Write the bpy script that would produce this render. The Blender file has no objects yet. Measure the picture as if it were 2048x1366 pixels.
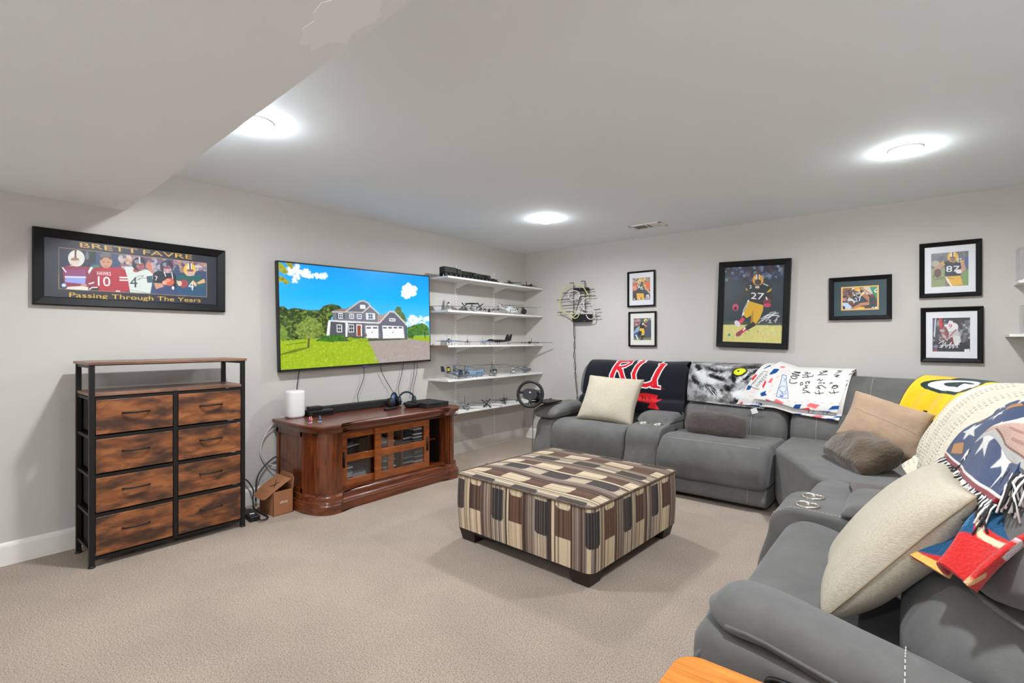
import bpy, bmesh, math, random
import numpy as np
from mathutils import Vector, Matrix, noise as mnoise
random.seed(7); RNG = np.random.default_rng(7)
PI = math.pi
SC = bpy.context.scene
COL = SC.collection
# ------------------------------------------------------------------ camera, world, lights, exposure
cd = bpy.data.cameras.new('camera'); cam = bpy.data.objects.new('camera', cd); COL.objects.link(cam)
cd.sensor_width = 36.0; cd.sensor_fit = 'HORIZONTAL'; cd.lens = 36.0 * 998.0 / 2048.0; cd.shift_y = -0.0012
cd.clip_start = 0.02
cam.location = (4.06, -5.27, 1.289); cam.rotation_euler = (PI / 2, 0, math.radians(39.1))
SC.camera = cam
SC.view_settings.view_transform = 'Standard'; SC.view_settings.look = 'None'
SC.view_settings.gamma = 1.0; SC.view_settings.use_curve_mapping = False
SC.view_settings.exposure = 0.26
try:
    SC.cycles.max_bounces = 10; SC.cycles.diffuse_bounces = 6; SC.cycles.transparent_max_bounces = 12
    SC.cycles.sample_clamp_indirect = 6.0; SC.cycles.caustics_reflective = False; SC.cycles.caustics_refractive = False
except Exception: pass
w = bpy.data.worlds.new('world'); SC.world = w; w.use_nodes = True
w.node_tree.nodes['Background'].inputs[0].default_value = (0.9, 0.95, 1, 1)
w.node_tree.nodes['Background'].inputs[1].default_value = 5.0
LIGHTS = [(1.353, -4.079), (4.004, -1.447), (1.335, -1.408), (4.02, -4.079), (1.35, -6.75), (4.02, -6.75)]  # last two unseen, added on the same grid for fill from behind
LIGHT_W = [26, 25, 26, 22, 16, 18]
for i, (lx, ly) in enumerate(LIGHTS):
    ld = bpy.data.lights.new('downlight_lamp', 'AREA'); ld.shape = 'DISK'; ld.size = 0.13; ld.energy = LIGHT_W[i]
    ld.color = (0.93, 0.98, 1.03); ld.spread = math.radians(172)
    lo = bpy.data.objects.new('downlight_lamp', ld); COL.objects.link(lo); lo.location = (lx, ly, 2.392)

# ------------------------------------------------------------------ helpers
def lin(c):
    c = np.asarray(c, float) / 255.0
    return np.where(c <= 0.04045, c / 12.92, ((c + 0.055) / 1.055) ** 2.4)
def L4(c): return (*[float(x) for x in lin(c[:3])], 1.0)
OFF = {}
class MB:
    def __init__(s): s.v = []; s.f = []
    def add(s, vs, fs):
        o = len(s.v); s.v += [tuple(map(float, p)) for p in vs]; s.f += [tuple(o + i for i in f) for f in fs]; return s
    def box(s, c, d, rot=None):
        vs = [Vector(((x - .5) * d[0], (y - .5) * d[1], (z - .5) * d[2])) for x in (0, 1) for y in (0, 1) for z in (0, 1)]
        if rot is not None: vs = [rot @ p for p in vs]
        c = Vector(c)
        return s.add([p + c for p in vs], [(0, 1, 3, 2), (4, 6, 7, 5), (0, 4, 5, 1), (2, 3, 7, 6), (0, 2, 6, 4), (1, 5, 7, 3)])
    def bb(s, a, b):
        return s.box([(a[i] + b[i]) / 2 for i in range(3)], [abs(b[i] - a[i]) for i in range(3)])
    def rings(s, R, cap=True, close=False):
        n = len(R[0]); o = len(s.v)
        for r in R: s.v += [tuple(map(float, p)) for p in r]
        m = len(R)
        for i in range(m - 1 + (1 if close else 0)):
            a = o + i * n; b = o + ((i + 1) % m) * n
            for j in range(n): s.f.append((a + j, a + (j + 1) % n, b + (j + 1) % n, b + j))
        if cap and not close:
            for r, base in ((R[0], o), (R[-1], o + (m - 1) * n)):
                c = np.mean(np.array([list(p) for p in r]), 0); s.v.append(tuple(c)); k = len(s.v) - 1
                for j in range(n): s.f.append((base + (j + 1) % n, base + j, k) if base == o else (base + j, base + (j + 1) % n, k))
        return s
    def tube(s, path, r, n=8, close=False):
        P = [Vector(p) for p in path]; R = []; m = len(P)
        up = None
        for i, p in enumerate(P):
            a = P[(i - 1) % m] if (i or close) else p; b = P[(i + 1) % m] if (i < m - 1 or close) else p
            t = (b - a)
            t = t.normalized() if t.length > 1e-9 else Vector((0, 0, 1))
            if up is None: up = Vector((0, 0, 1)) if abs(t.z) < .9 else Vector((1, 0, 0))
            x = t.cross(up)
            if x.length < 1e-6: x = t.orthogonal()
            x.normalize(); y = x.cross(t).normalized(); up = y
            rr = r[i] if isinstance(r, (list, tuple)) else r
            R.append([p + x * (rr * math.cos(2 * PI * k / n)) + y * (rr * math.sin(2 * PI * k / n)) for k in range(n)])
        return s.rings(R, cap=not close, close=close)
    def cyl(s, a, b, r, n=16, r2=None):
        return s.tube([a, b], [r, r if r2 is None else r2], n)
    def lathe(s, c, prof, n=24, axis='z', cap=True):
        c = Vector(c); R = []
        for r, h in prof:
            ring = []
            for k in range(n):
                x = r * math.cos(2 * PI * k / n); y = r * math.sin(2 * PI * k / n)
                ring.append(c + (Vector((x, y, h)) if axis == 'z' else Vector((h, x, y)) if axis == 'x' else Vector((y, h, x))))
            R.append(ring)
        return s.rings(R, cap=cap)
    def prism(s, poly, z0, z1):
        return s.rings([[(x, y, z0) for x, y in poly], [(x, y, z1) for x, y in poly]])
    def ell(s, c, r, n=12, m=8):
        R = []
        for i in range(1, m):
            a = PI * i / m
            R.append([(c[0] + r[0] * math.sin(a) * math.cos(2 * PI * k / n), c[1] + r[1] * math.sin(a) * math.sin(2 * PI * k / n), c[2] - r[2] * math.cos(a)) for k in range(n)])
        return s.rings(R)
    def build(s, name, m, parent=None, smooth=False, bevel=0, seg=2, sub=0, solid=0, sharp=None, kind=None, label=None):
        off = OFF.get(parent.name, (0, 0, 0)) if parent else (0, 0, 0)
        me = bpy.data.meshes.new(name)
        me.from_pydata([(x - off[0], y - off[1], z - off[2]) for x, y, z in s.v], [], s.f)
        bm = bmesh.new(); bm.from_mesh(me); bmesh.ops.recalc_face_normals(bm, faces=bm.faces); bm.to_mesh(me); bm.free()
        me.materials.append(m)
        if smooth: me.polygons.foreach_set('use_smooth', [True] * len(me.polygons))
        o = bpy.data.objects.new(name, me); COL.objects.link(o)
        if parent: o.parent = parent; OFF[o.name] = off
        if bevel:
            b = o.modifiers.new('bevel', 'BEVEL'); b.width = bevel; b.segments = seg; b.limit_method = 'ANGLE'; b.angle_limit = math.radians(35)
            me.polygons.foreach_set('use_smooth', [True] * len(me.polygons))
            try: b.harden_normals = True
            except Exception: pass
        if solid:
            q = o.modifiers.new('solid', 'SOLIDIFY'); q.thickness = solid; q.offset = 0
        if sub:
            q = o.modifiers.new('sub', 'SUBSURF'); q.levels = sub; q.render_levels = sub
        if kind: o['kind'] = kind
        if label: o['label'] = label
        return o
def tag(o, label, cat, group=None, kind=None):
    o['label'] = label; o['category'] = cat
    if group: o['group'] = group
    if kind: o['kind'] = kind
    return o
def thing(name, label, cat, loc=(0, 0, 0), group=None, rz=0.0, local=False):
    o = bpy.data.objects.new(name, None); COL.objects.link(o); o.location = loc; o.rotation_euler = (0, 0, rz)
    o.empty_display_size = .05
    OFF[o.name] = (0, 0, 0) if local else tuple(loc)
    return tag(o, label, cat, group)
def struct(o): o['kind'] = 'structure'; return o

# ------------------------------------------------------------------ materials
def mat(name, c, rough=.6, metal=0, var=None, bump=None, spec=None, coat=0, attr=False, emit=0, aniso=None, c2=None, sheen=0):
    """var=(scale, amount[, stretch xyz]) colour variation; bump=(scale, strength[, stretch])"""
    m = bpy.data.materials.new(name); m.use_nodes = True; nt = m.node_tree; N = nt.nodes; LK = nt.links
    b = N['Principled BSDF']; b.inputs['Roughness'].default_value = rough; b.inputs['Metallic'].default_value = metal
    b.inputs['Base Color'].default_value = L4(c)
    if spec is not None: b.inputs['Specular IOR Level'].default_value = spec
    if coat: b.inputs['Coat Weight'].default_value = coat; b.inputs['Coat Roughness'].default_value = .15
    if sheen: b.inputs['Sheen Weight'].default_value = sheen; b.inputs['Sheen Roughness'].default_value = .5
    tc = N.new('ShaderNodeTexCoord')
    def mapped(st):
        mp = N.new('ShaderNodeMapping'); LK.new(tc.outputs['Object'], mp.inputs[0]); mp.inputs['Scale'].default_value = st; return mp.outputs[0]
    src = None
    if attr:
        a = N.new('ShaderNodeAttribute'); a.attribute_name = 'Col'; src = a.outputs['Color']
    if var:
        nz = N.new('ShaderNodeTexNoise'); nz.inputs['Scale'].default_value = var[0]; nz.inputs['Detail'].default_value = 6
        nz.inputs['Roughness'].default_value = .65
        LK.new(mapped(var[2] if len(var) > 2 else (1, 1, 1)), nz.inputs['Vector'])
        rp = N.new('ShaderNodeValToRGB'); rp.color_ramp.elements[0].position = .32; rp.color_ramp.elements[1].position = .68
        LK.new(nz.outputs['Fac'], rp.inputs[0])
        mx = N.new('ShaderNodeMixRGB'); mx.blend_type = 'MULTIPLY' if c2 is None else 'MIX'; mx.inputs[0].default_value = 1
        if c2 is None:
            k = 1 - var[1]
            rp.color_ramp.elements[0].color = (k, k, k, 1); rp.color_ramp.elements[1].color = (1 + 0 * k, 1, 1, 1)
            if src: LK.new(src, mx.inputs[1])
            else: mx.inputs[1].default_value = L4(c)
            LK.new(rp.outputs[0], mx.inputs[2])
        else:
            LK.new(rp.outputs[0], mx.inputs[0]); mx.inputs[1].default_value = L4(c2); mx.inputs[2].default_value = L4(c)
        src = mx.outputs[0]
    if src: LK.new(src, b.inputs['Base Color'])
    if bump:
        nb = N.new('ShaderNodeTexNoise'); nb.inputs['Scale'].default_value = bump[0]; nb.inputs['Detail'].default_value = 4
        LK.new(mapped(bump[2] if len(bump) > 2 else (1, 1, 1)), nb.inputs['Vector'])
        bp = N.new('ShaderNodeBump'); bp.inputs['Strength'].default_value = bump[1]; bp.inputs['Distance'].default_value = .01
        LK.new(nb.outputs['Fac'], bp.inputs['Height']); LK.new(bp.outputs[0], b.inputs['Normal'])
    if emit:
        if src: LK.new(src, b.inputs['Emission Color'])
        else: b.inputs['Emission Color'].default_value = L4(c)
        b.inputs['Emission Strength'].default_value = emit
    return m
def glass_mat(name, tint=(1, 1, 1), refl=.06, rough=0.0, base=0.0):
    m = bpy.data.materials.new(name); m.use_nodes = True; nt = m.node_tree; N = nt.nodes; LK = nt.links
    N.remove(N['Principled BSDF']); out = N['Material Output']
    t = N.new('ShaderNodeBsdfTransparent'); t.inputs[0].default_value = (*tint, 1)
    g = N.new('ShaderNodeBsdfGlossy'); g.inputs['Roughness'].default_value = rough
    lw = N.new('ShaderNodeLayerWeight'); lw.inputs['Blend'].default_value = .5
    pw = N.new('ShaderNodeMath'); pw.operation = 'POWER'; LK.new(lw.outputs['Facing'], pw.inputs[0]); pw.inputs[1].default_value = 5
    mth = N.new('ShaderNodeMath'); mth.operation = 'MULTIPLY_ADD'; LK.new(pw.outputs[0], mth.inputs[0]); mth.inputs[1].default_value = min(.6, refl * 10); mth.inputs[2].default_value = refl
    mth.use_clamp = True
    mx = N.new('ShaderNodeMixShader'); LK.new(mth.outputs[0], mx.inputs[0]); LK.new(t.outputs[0], mx.inputs[1]); LK.new(g.outputs[0], mx.inputs[2])
    LK.new(mx.outputs[0], out.inputs[0]); return m
def wood_mat(name, c1, c2, c3, st=(1, 1, 12), sc=6, rough=.35, coat=.3, spots=None):
    m = bpy.data.materials.new(name); m.use_nodes = True; nt = m.node_tree; N = nt.nodes; LK = nt.links
    b = N['Principled BSDF']; b.inputs['Roughness'].default_value = rough; b.inputs['Coat Weight'].default_value = coat; b.inputs['Coat Roughness'].default_value = .12
    tc = N.new('ShaderNodeTexCoord'); mp = N.new('ShaderNodeMapping'); LK.new(tc.outputs['Object'], mp.inputs[0]); mp.inputs['Scale'].default_value = st
    nz = N.new('ShaderNodeTexNoise'); nz.inputs['Scale'].default_value = sc; nz.inputs['Detail'].default_value = 8; nz.inputs['Roughness'].default_value = .62; nz.inputs['Distortion'].default_value = .6
    LK.new(mp.outputs[0], nz.inputs['Vector'])
    rp = N.new('ShaderNodeValToRGB'); e = rp.color_ramp.elements; e[0].position = .33; e[0].color = L4(c1); e[1].position = .68; e[1].color = L4(c3)
    k = e.new(.5); k.color = L4(c2); LK.new(nz.outputs['Fac'], rp.inputs[0]); src = rp.outputs[0]
    if spots:
        n2 = N.new('ShaderNodeTexNoise'); n2.inputs['Scale'].default_value = spots[0]; n2.inputs['Detail'].default_value = 5
        mp2 = N.new('ShaderNodeMapping'); LK.new(tc.outputs['Object'], mp2.inputs[0]); mp2.inputs['Scale'].default_value = spots[2]
        LK.new(mp2.outputs[0], n2.inputs['Vector'])
        r2 = N.new('ShaderNodeValToRGB'); r2.color_ramp.elements[0].position = .40; r2.color_ramp.elements[1].position = .56
        LK.new(n2.outputs['Fac'], r2.inputs[0])
        mx = N.new('ShaderNodeMixRGB'); LK.new(r2.outputs[0], mx.inputs[0]); mx.inputs[1].default_value = L4(spots[1]); LK.new(src, mx.inputs[2]); src = mx.outputs[0]
    LK.new(src, b.inputs['Base Color'])
    bp = N.new('ShaderNodeBump'); bp.inputs['Strength'].default_value = .08; bp.inputs['Distance'].default_value = .004; LK.new(nz.outputs['Fac'], bp.inputs['Height']); LK.new(bp.outputs[0], b.inputs['Normal'])
    return m
M = {}
M['wall'] = mat('wall_paint', (200, 195, 189), .85, var=(1.5, .02), bump=(220, .05))
M['ceil'] = mat('ceiling_paint', (238, 244, 247), .9, var=(1.2, .02), bump=(200, .05))
M['trim'] = mat('trim_paint', (232, 229, 222), .45)
M['white'] = mat('white_laminate', (236, 234, 230), .4)
M['whitemetal'] = mat('white_metal', (225, 222, 217), .4)
M['black'] = mat('black_plastic', (20, 20, 21), .45)
M['blackmatte'] = mat('black_matte', (26, 25, 24), .7)
M['blackmetal'] = mat('black_metal', (24, 23, 23), .45, .3)
M['chrome'] = mat('brushed_steel', (205, 200, 192), .28, 1)
M['glass'] = glass_mat('clear_glass')
M['frame'] = mat('black_frame_wood', (13, 13, 14), .5, spec=.25)
M['dark'] = mat('dark_void', (12, 10, 9), .8)

# ------------------------------------------------------------------ painter: flat prints as per-vertex colour
def hom(q, r):
    A = []; B = []
    for (x, y), (u, v) in zip(q, r):
        A.append([x, y, 1, 0, 0, 0, -u * x, -u * y]); B.append(u)
        A.append([0, 0, 0, x, y, 1, -v * x, -v * y]); B.append(v)
    return np.append(np.linalg.solve(np.array(A, float), np.array(B, float)), 1).reshape(3, 3)
class Cv:
    def __init__(s, w, h, bg, quad=None, rect=(0, 0, 1, 1)):
        s.w, s.h = w, h; s.a = np.empty((h, w, 3)); s.a[:] = lin(bg)
        u0, v0, u1, v1 = rect
        quad = quad or [(0, 0), (1, 0), (1, 1), (0, 1)]
        s.H = hom(quad, [(u0 * w, v0 * h), (u1 * w, v0 * h), (u1 * w, v1 * h), (u0 * w, v1 * h)])
    def sub(s, quad, rect=(0, 0, 1, 1)):
        u0, v0, u1, v1 = rect
        s.H = hom(quad, [(u0 * s.w, v0 * s.h), (u1 * s.w, v0 * s.h), (u1 * s.w, v1 * s.h), (u0 * s.w, v1 * s.h)]); return s
    def tp(s, P):
        P = np.array(P, float).reshape(-1, 2); q = np.c_[P, np.ones(len(P))] @ s.H.T
        return q[:, :2] / q[:, 2:]
    def _fill(s, polys, col, al=1.0, rule='eo'):
        allp = np.concatenate(polys)
        x0 = max(int(math.floor(allp[:, 0].min())), 0); x1 = min(int(math.ceil(allp[:, 0].max())) + 1, s.w)
        y0 = max(int(math.floor(allp[:, 1].min())), 0); y1 = min(int(math.ceil(allp[:, 1].max())) + 1, s.h)
        if x1 <= x0 or y1 <= y0: return s
        cov = np.zeros((y1 - y0, x1 - x0))
        for ox, oy in ((.25, .25), (.75, .25), (.25, .75), (.75, .75)):
            gx = np.arange(x0, x1)[None, :] + ox; gy = np.arange(y0, y1)[:, None] + oy
            tot = np.zeros(cov.shape, int) if rule == 'eo' else np.zeros(cov.shape, bool)
            for P in polys:
                ins = np.zeros(cov.shape, int)
                Q = np.roll(P, -1, 0)
                for (ax, ay), (bx, by) in zip(P, Q):
                    if ay == by: continue
                    c = ((gy >= min(ay, by)) & (gy < max(ay, by)))
                    ins = ins + (c & (gx < ax + (gy - ay) * (bx - ax) / (by - ay)))
                if rule == 'eo': tot += ins
                else: tot |= (ins % 2 == 1)
            cov += (tot % 2 == 1) if rule == 'eo' else tot
        k = (cov / 4 * al)[..., None]
        s.a[y0:y1, x0:x1] = s.a[y0:y1, x0:x1] * (1 - k) + lin(col) * k
        return s
    def poly(s, P, col, al=1.0): return s._fill([s.tp(P)], col, al)
    def ell(s, cx, cy, rx, ry, col, al=1.0, rot=0, n=20):
        t = np.arange(n) * 2 * PI / n; c, d = math.cos(rot), math.sin(rot)
        x = rx * np.cos(t); y = ry * np.sin(t)
        return s.poly(np.c_[cx + x * c - y * d, cy + x * d + y * c], col, al)
    def line(s, P, wd, col, al=1.0):
        P = np.array(P, float); polys = []
        for a, b in zip(P[:-1], P[1:]):
            d = b - a; n = np.array([-d[1], d[0]]); l = np.linalg.norm(n)
            if l < 1e-9: continue
            n = n / l * wd / 2; e = d / l * wd * .3
            polys.append(s.tp([a - e + n, b + e + n, b + e - n, a - e - n]))
        return s._fill(polys, col, al, 'or') if polys else s
    def blobs(s, box, n, r, cols, al=.8, asp=1, seed=1):
        g = np.random.default_rng(seed)
        for _ in range(n):
            x = g.uniform(box[0], box[2]); y = g.uniform(box[1], box[3]); q = g.uniform(r[0], r[1])
            s.ell(x, y, q, q * asp, cols[g.integers(len(cols))], al, g.uniform(0, 3), 9)
        return s
    def text(s, t, quad, col, shear=0, al=1.0):
        P = glyphs(t); mx = max(p[:, 0].max() for p in P); mn = min(p[:, 0].min() for p in P)
        top = max(p[:, 1].max() for p in P); bt = min(p[:, 1].min() for p in P)
        Ht = hom([(0, 0), (1, 0), (1, 1), (0, 1)], quad)
        out = []
        for p in P:
            u = (p[:, 0] - mn) / (mx - mn); v = 1 - (p[:, 1] - bt) / (top - bt)
            q = np.c_[u, v, np.ones(len(u))] @ Ht.T; out.append(s.tp(q[:, :2] / q[:, 2:]))
        return s._fill(out, col, al, 'or')
    def grain(s, amt, seed=1):
        g = np.random.default_rng(seed); s.a *= 1 + amt * (g.random((s.h, s.w, 1)) - .5) * 2; return s
    def vgrad(s, c0, c1, v0=0, v1=1):
        y0, y1 = int(v0 * s.h), int(v1 * s.h); t = np.linspace(0, 1, y1 - y0)[:, None, None]
        s.a[y0:y1] = lin(c0) * (1 - t) + lin(c1) * t; return s
_G = {}
def glyphs(t):
    if t in _G: return _G[t]
    c = bpy.data.curves.new('t', 'FONT'); c.body = t; c.resolution_u = 3
    o = bpy.data.objects.new('t', c); COL.objects.link(o); bpy.context.view_layer.update()
    me = o.to_mesh(); V = np.array([v.co[:2] for v in me.vertices]); P = [V[list(p.vertices)] for p in me.polygons]
    o.to_mesh_clear(); bpy.data.objects.remove(o); bpy.data.curves.remove(c); _G[t] = P; return P
def smoothn(w, h, cell, seed, oct=3):
    """tileless smooth value noise array in 0..1"""
    g = np.random.default_rng(seed); out = np.zeros((h, w)); amp = 1; tot = 0
    for k in range(oct):
        cx, cy = (cell if isinstance(cell, tuple) else (cell, cell)); cx = max(cx / 2 ** k, 1.5); cy = max(cy / 2 ** k, 1.5)
        gw, gh = int(w / cx) + 3, int(h / cy) + 3; G = g.random((gh, gw))
        x = np.arange(w) / cx; y = np.arange(h) / cy; xi = x.astype(int); yi = y.astype(int); fx = x - xi; fy = y - yi
        fx = fx * fx * (3 - 2 * fx); fy = fy * fy * (3 - 2 * fy)
        a = G[np.ix_(yi, xi)] * (1 - fx) + G[np.ix_(yi, xi + 1)] * fx; b = G[np.ix_(yi + 1, xi)] * (1 - fx) + G[np.ix_(yi + 1, xi + 1)] * fx
        out += amp * (a * (1 - fy[:, None]) + b * fy[:, None]); tot += amp; amp *= .55
    return out / tot
def set_col(me, rgb):
    c = me.color_attributes.new('Col', 'FLOAT_COLOR', 'POINT'); a = np.ones((len(rgb), 4), np.float32); a[:, :3] = rgb; c.data.foreach_set('color', a.ravel())
def grid_obj(name, P, rgb, m, parent=None, solid=0, smooth=True, wrap=False):
    """P (h,w,3) world positions; rgb (h,w,3) or None"""
    h, w_ = P.shape[:2]; off = OFF.get(parent.name, (0, 0, 0)) if parent else (0, 0, 0)
    V = (P - np.array(off)).reshape(-1, 3)
    idx = np.arange(h * w_).reshape(h, w_)
    F = np.stack([idx[:-1, :-1], idx[:-1, 1:], idx[1:, 1:], idx[1:, :-1]], -1).reshape(-1, 4)
    me = bpy.data.meshes.new(name); me.from_pydata(V.tolist(), [], F.tolist()); me.materials.append(m)
    if smooth: me.polygons.foreach_set('use_smooth', [True] * len(me.polygons))
    if rgb is not None: set_col(me, np.clip(rgb, 0, 1).reshape(-1, 3))
    o = bpy.data.objects.new(name, me); COL.objects.link(o)
    if parent: o.parent = parent; OFF[o.name] = off
    if solid: q = o.modifiers.new('solid', 'SOLIDIFY'); q.thickness = solid; q.offset = 0
    return o
def panel(name, cv, TL, TR, BL, m, parent=None):
    TL, TR, BL = map(lambda p: np.array(p, float), (TL, TR, BL))
    u = np.linspace(0, 1, cv.w)[None, :, None]; v = np.linspace(0, 1, cv.h)[:, None, None]
    return grid_obj(name, TL + (TR - TL) * u + (BL - TL) * v, cv.a, m, parent, smooth=False)
M['print'] = mat('photo_print', (255, 255, 255), .5, attr=True)

# ------------------------------------------------------------------ room shell
XR, YF, H = 5.6, -8.6, 2.44
def wallbox(name, a, b, m):
    return struct(MB().bb(a, b).build(name, m))
def carpet_mat():
    m = bpy.data.materials.new('carpet'); m.use_nodes = True; nt = m.node_tree; N = nt.nodes; LK = nt.links
    b = N['Principled BSDF']; b.inputs['Roughness'].default_value = .95; b.inputs['Specular IOR Level'].default_value = .1
    tc = N.new('ShaderNodeTexCoord')
    n1 = N.new('ShaderNodeTexNoise'); n1.inputs['Scale'].default_value = 165; n1.inputs['Detail'].default_value = 5; n1.inputs['Roughness'].default_value = .75; LK.new(tc.outputs['Object'], n1.inputs['Vector'])
    n2 = N.new('ShaderNodeTexNoise'); n2.inputs['Scale'].default_value = 2.2; n2.inputs['Detail'].default_value = 4; LK.new(tc.outputs['Object'], n2.inputs['Vector'])
    r1 = N.new('ShaderNodeValToRGB'); r1.color_ramp.elements[0].position = .30; r1.color_ramp.elements[0].color = L4((90, 78, 69)); r1.color_ramp.elements[1].position = .56; r1.color_ramp.elements[1].color = L4((190, 173, 158))
    LK.new(n1.outputs['Fac'], r1.inputs[0])
    r2 = N.new('ShaderNodeValToRGB'); r2.color_ramp.elements[0].position = .35; r2.color_ramp.elements[0].color = (.88, .88, .88, 1); r2.color_ramp.elements[1].position = .65; r2.color_ramp.elements[1].color = (1, 1, 1, 1)
    LK.new(n2.outputs['Fac'], r2.inputs[0])
    mx = N.new('ShaderNodeMixRGB'); mx.blend_type = 'MULTIPLY'; mx.inputs[0].default_value = 1; LK.new(r1.outputs[0], mx.inputs[1]); LK.new(r2.outputs[0], mx.inputs[2])
    LK.new(mx.outputs[0], b.inputs['Base Color'])
    bp = N.new('ShaderNodeBump'); bp.inputs['Strength'].default_value = .6; bp.inputs['Distance'].default_value = .008; LK.new(n1.outputs['Fac'], bp.inputs['Height']); LK.new(bp.outputs[0], b.inputs['Normal'])
    return m
wallbox('floor', (-.1, YF - .1, -.1), (XR + .1, .1, 0), carpet_mat())
wallbox('ceiling', (-.1, YF - .1, H), (XR + .1, .1, H + .1), M['ceil'])
wallbox('wall_left', (-.1, YF - .1, 0), (0, .1, H), M['wall'])
wallbox('wall_back', (0, 0, 0), (XR, .1, H), M['wall'])
def holed(name, a0, a1, h0, h1, z0, z1, put):
    m = MB()
    for p, q, r, s in ((a0, h0, 0, H), (h1, a1, 0, H), (h0, h1, 0, z0), (h0, h1, z1, H)):
        if q - p > 1e-4 and s - r > 1e-4: m.bb(*put(p, q, r, s))
    return struct(m.build(name, M['wall']))
W1 = (-4.35, -3.05, 1.62, 2.26); W2 = (2.2, 4.6, .0, 2.05)
holed('wall_right', YF, .1, W1[0], W1[1], W1[2], W1[3], lambda p, q, r, s: ((XR, p, r), (XR + .1, q, s)))
holed('wall_front', 0, XR, W2[0], W2[1], W2[2], W2[3], lambda p, q, r, s: ((p, YF - .1, r), (q, YF, s)))
# basement window, plus an added glazed door for daylight fill (both unseen)
w1 = MB()
for a_, b_ in (((XR + .03, W1[0], W1[2]), (XR + .09, W1[1], W1[2] + .05)), ((XR + .03, W1[0], W1[3] - .05), (XR + .09, W1[1], W1[3])), *[((XR + .03, y, W1[2] + .05), (XR + .09, y + .05, W1[3] - .05)) for y in (W1[0], W1[0] + .417, W1[0] + .833, W1[1] - .05)]): w1.bb(a_, b_)
w1 = struct(w1.build('window_1', M['trim'], bevel=.004)); MB().bb((XR + .055, W1[0], W1[2]), (XR + .060, W1[1], W1[3])).build('pane', M['glass'], w1)
w2 = MB()
for a_, b_ in (((W2[0], YF - .08, 0), (W2[1], YF - .03, .09)), ((W2[0], YF - .08, 1.96), (W2[1], YF - .03, 2.05)), *[((x, YF - .08, .09), (x + .09, YF - .03, 1.96)) for x in (W2[0], 3.355, W2[1] - .09)]): w2.bb(a_, b_)
w2 = struct(w2.build('added_door_1', M['trim'], bevel=.004)); MB().bb((W2[0], YF - .06, 0), (W2[1], YF - .055, 2.05)).build('pane', M['glass'], w2)
# dropped soffit across the room near the camera, its far face slightly out of square
sof = MB().rings([[(0, -5.75, z), (XR, -5.75, z), (XR, -4.56, z), (0, -4.325, z)] for z in (2.145, H)])
so = struct(sof.build('trim_1', M['ceil']))
so['label'] = 'dropped plaster soffit across the ceiling'
# plaster patch marks on the soffit underside: thin skim coats
sk = mat('skim_patch', (243, 249, 251), .8)
def skim(c, r, seed):
    g = random.Random(seed); P = []
    for k in range(22):
        a = 2 * PI * k / 22; q = 1 + g.uniform(-.28, .2); P.append((c[0] + r[0] * q * math.cos(a), c[1] + r[1] * q * math.sin(a)))
    MB().prism(P, 2.1435, 2.146).build('skim_patch', sk, so)
skim((2.86, -4.52), (.17, .065), 3); skim((.12, -4.37), (.12, .03), 5)
# baseboards with a stepped top
def baseboard(name, a, b, n):
    a = Vector((*a, 0)); b = Vector((*b, 0)); n = Vector((*n, 0)); m = MB()
    prof = [(0, 0), (.015, 0), (.015, .105), (.012, .118), (.006, .125), (0, .13)]
    m.rings([[p + n * d + Vector((0, 0, z)) for d, z in prof] for p in (a, b)])
    return struct(m.build(name, M['trim']))
baseboard('baseboard_left', (0, 0), (0, YF), (1, 0)); baseboard('baseboard_back', (0, 0), (XR, 0), (0, -1))
baseboard('baseboard_right', (XR, 0), (XR, YF), (-1, 0)); baseboard('baseboard_front', (0, YF), (XR, YF), (0, 1))
# recessed lights
M['lamp'] = mat('lamp_lens', (244, 251, 255), .4, emit=125)
M['lampdim'] = mat('lamp_lens_dimmed', (250, 252, 255), .4, emit=40)
LLAB = ['round ceiling light beside the soffit edge, upper left', 'round ceiling light on the right above the sofa', 'round ceiling light near the far corner left of the vent', 'round ceiling light above the camera side of the sofa', 'added fill light behind the soffit on the left', 'added fill light behind the soffit on the right']
for i, (lx, ly) in enumerate(LIGHTS[:4]):
    t = thing('ceiling_light', LLAB[i], 'light', (lx, ly, H), 'recessed ceiling lights')
    MB().lathe((lx, ly, 0), [(.062, H), (.088, H), (.088, H - .003), (.080, H - .006), (.066, H - .006), (.062, H - .003)], 32, cap=False).build('trim_ring', M['white'], t, smooth=True)
    MB().lathe((lx, ly, 0), [(.064, H - .002), (.064, H - .018), (.060, H - .032), (.042, H - .042), (.020, H - .046), (.004, H - .0465)], 32).build('lens', M['lamp'] if i < 3 else M['lampdim'], t, smooth=True)
# ceiling vent
vt = thing('ceiling_vent', 'white slotted air vent in the ceiling near the back wall', 'vent', (1.96, -.52, H))
R = Matrix.Rotation(0.0, 3, 'Z')
m = MB(); vx0, vx1, vy0, vy1 = 1.79, 2.13, -.62, -.42
for a, b in (((vx0, vy0), (vx1, vy0 + .03)), ((vx0, vy1 - .03), (vx1, vy1)), ((vx0, vy0), (vx0 + .03, vy1)), ((vx1 - .03, vy0), (vx1, vy1)), ((1.95, vy0), (1.965, vy1))):
    m.bb((*a, H - .008), (*b, H))
m.build('vent_frame', M['white'], vt, bevel=.002)
MB().bb((vx0 + .03, vy0 + .03, H - .0015), (vx1 - .03, vy1 - .03, H - .0005)).build('backing', M['dark'], vt)
for s_ in range(2):
    for k in range(7):
        xx = (vx0 + .045 + s_ * .165) + k * .0185
        MB().box((xx, (vy0 + vy1) / 2, H - .006), (.013, .14, .002), Matrix.Rotation(.7 if s_ == 0 else -.7, 3, 'Y')).build('slat', M['white'], vt)
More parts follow.
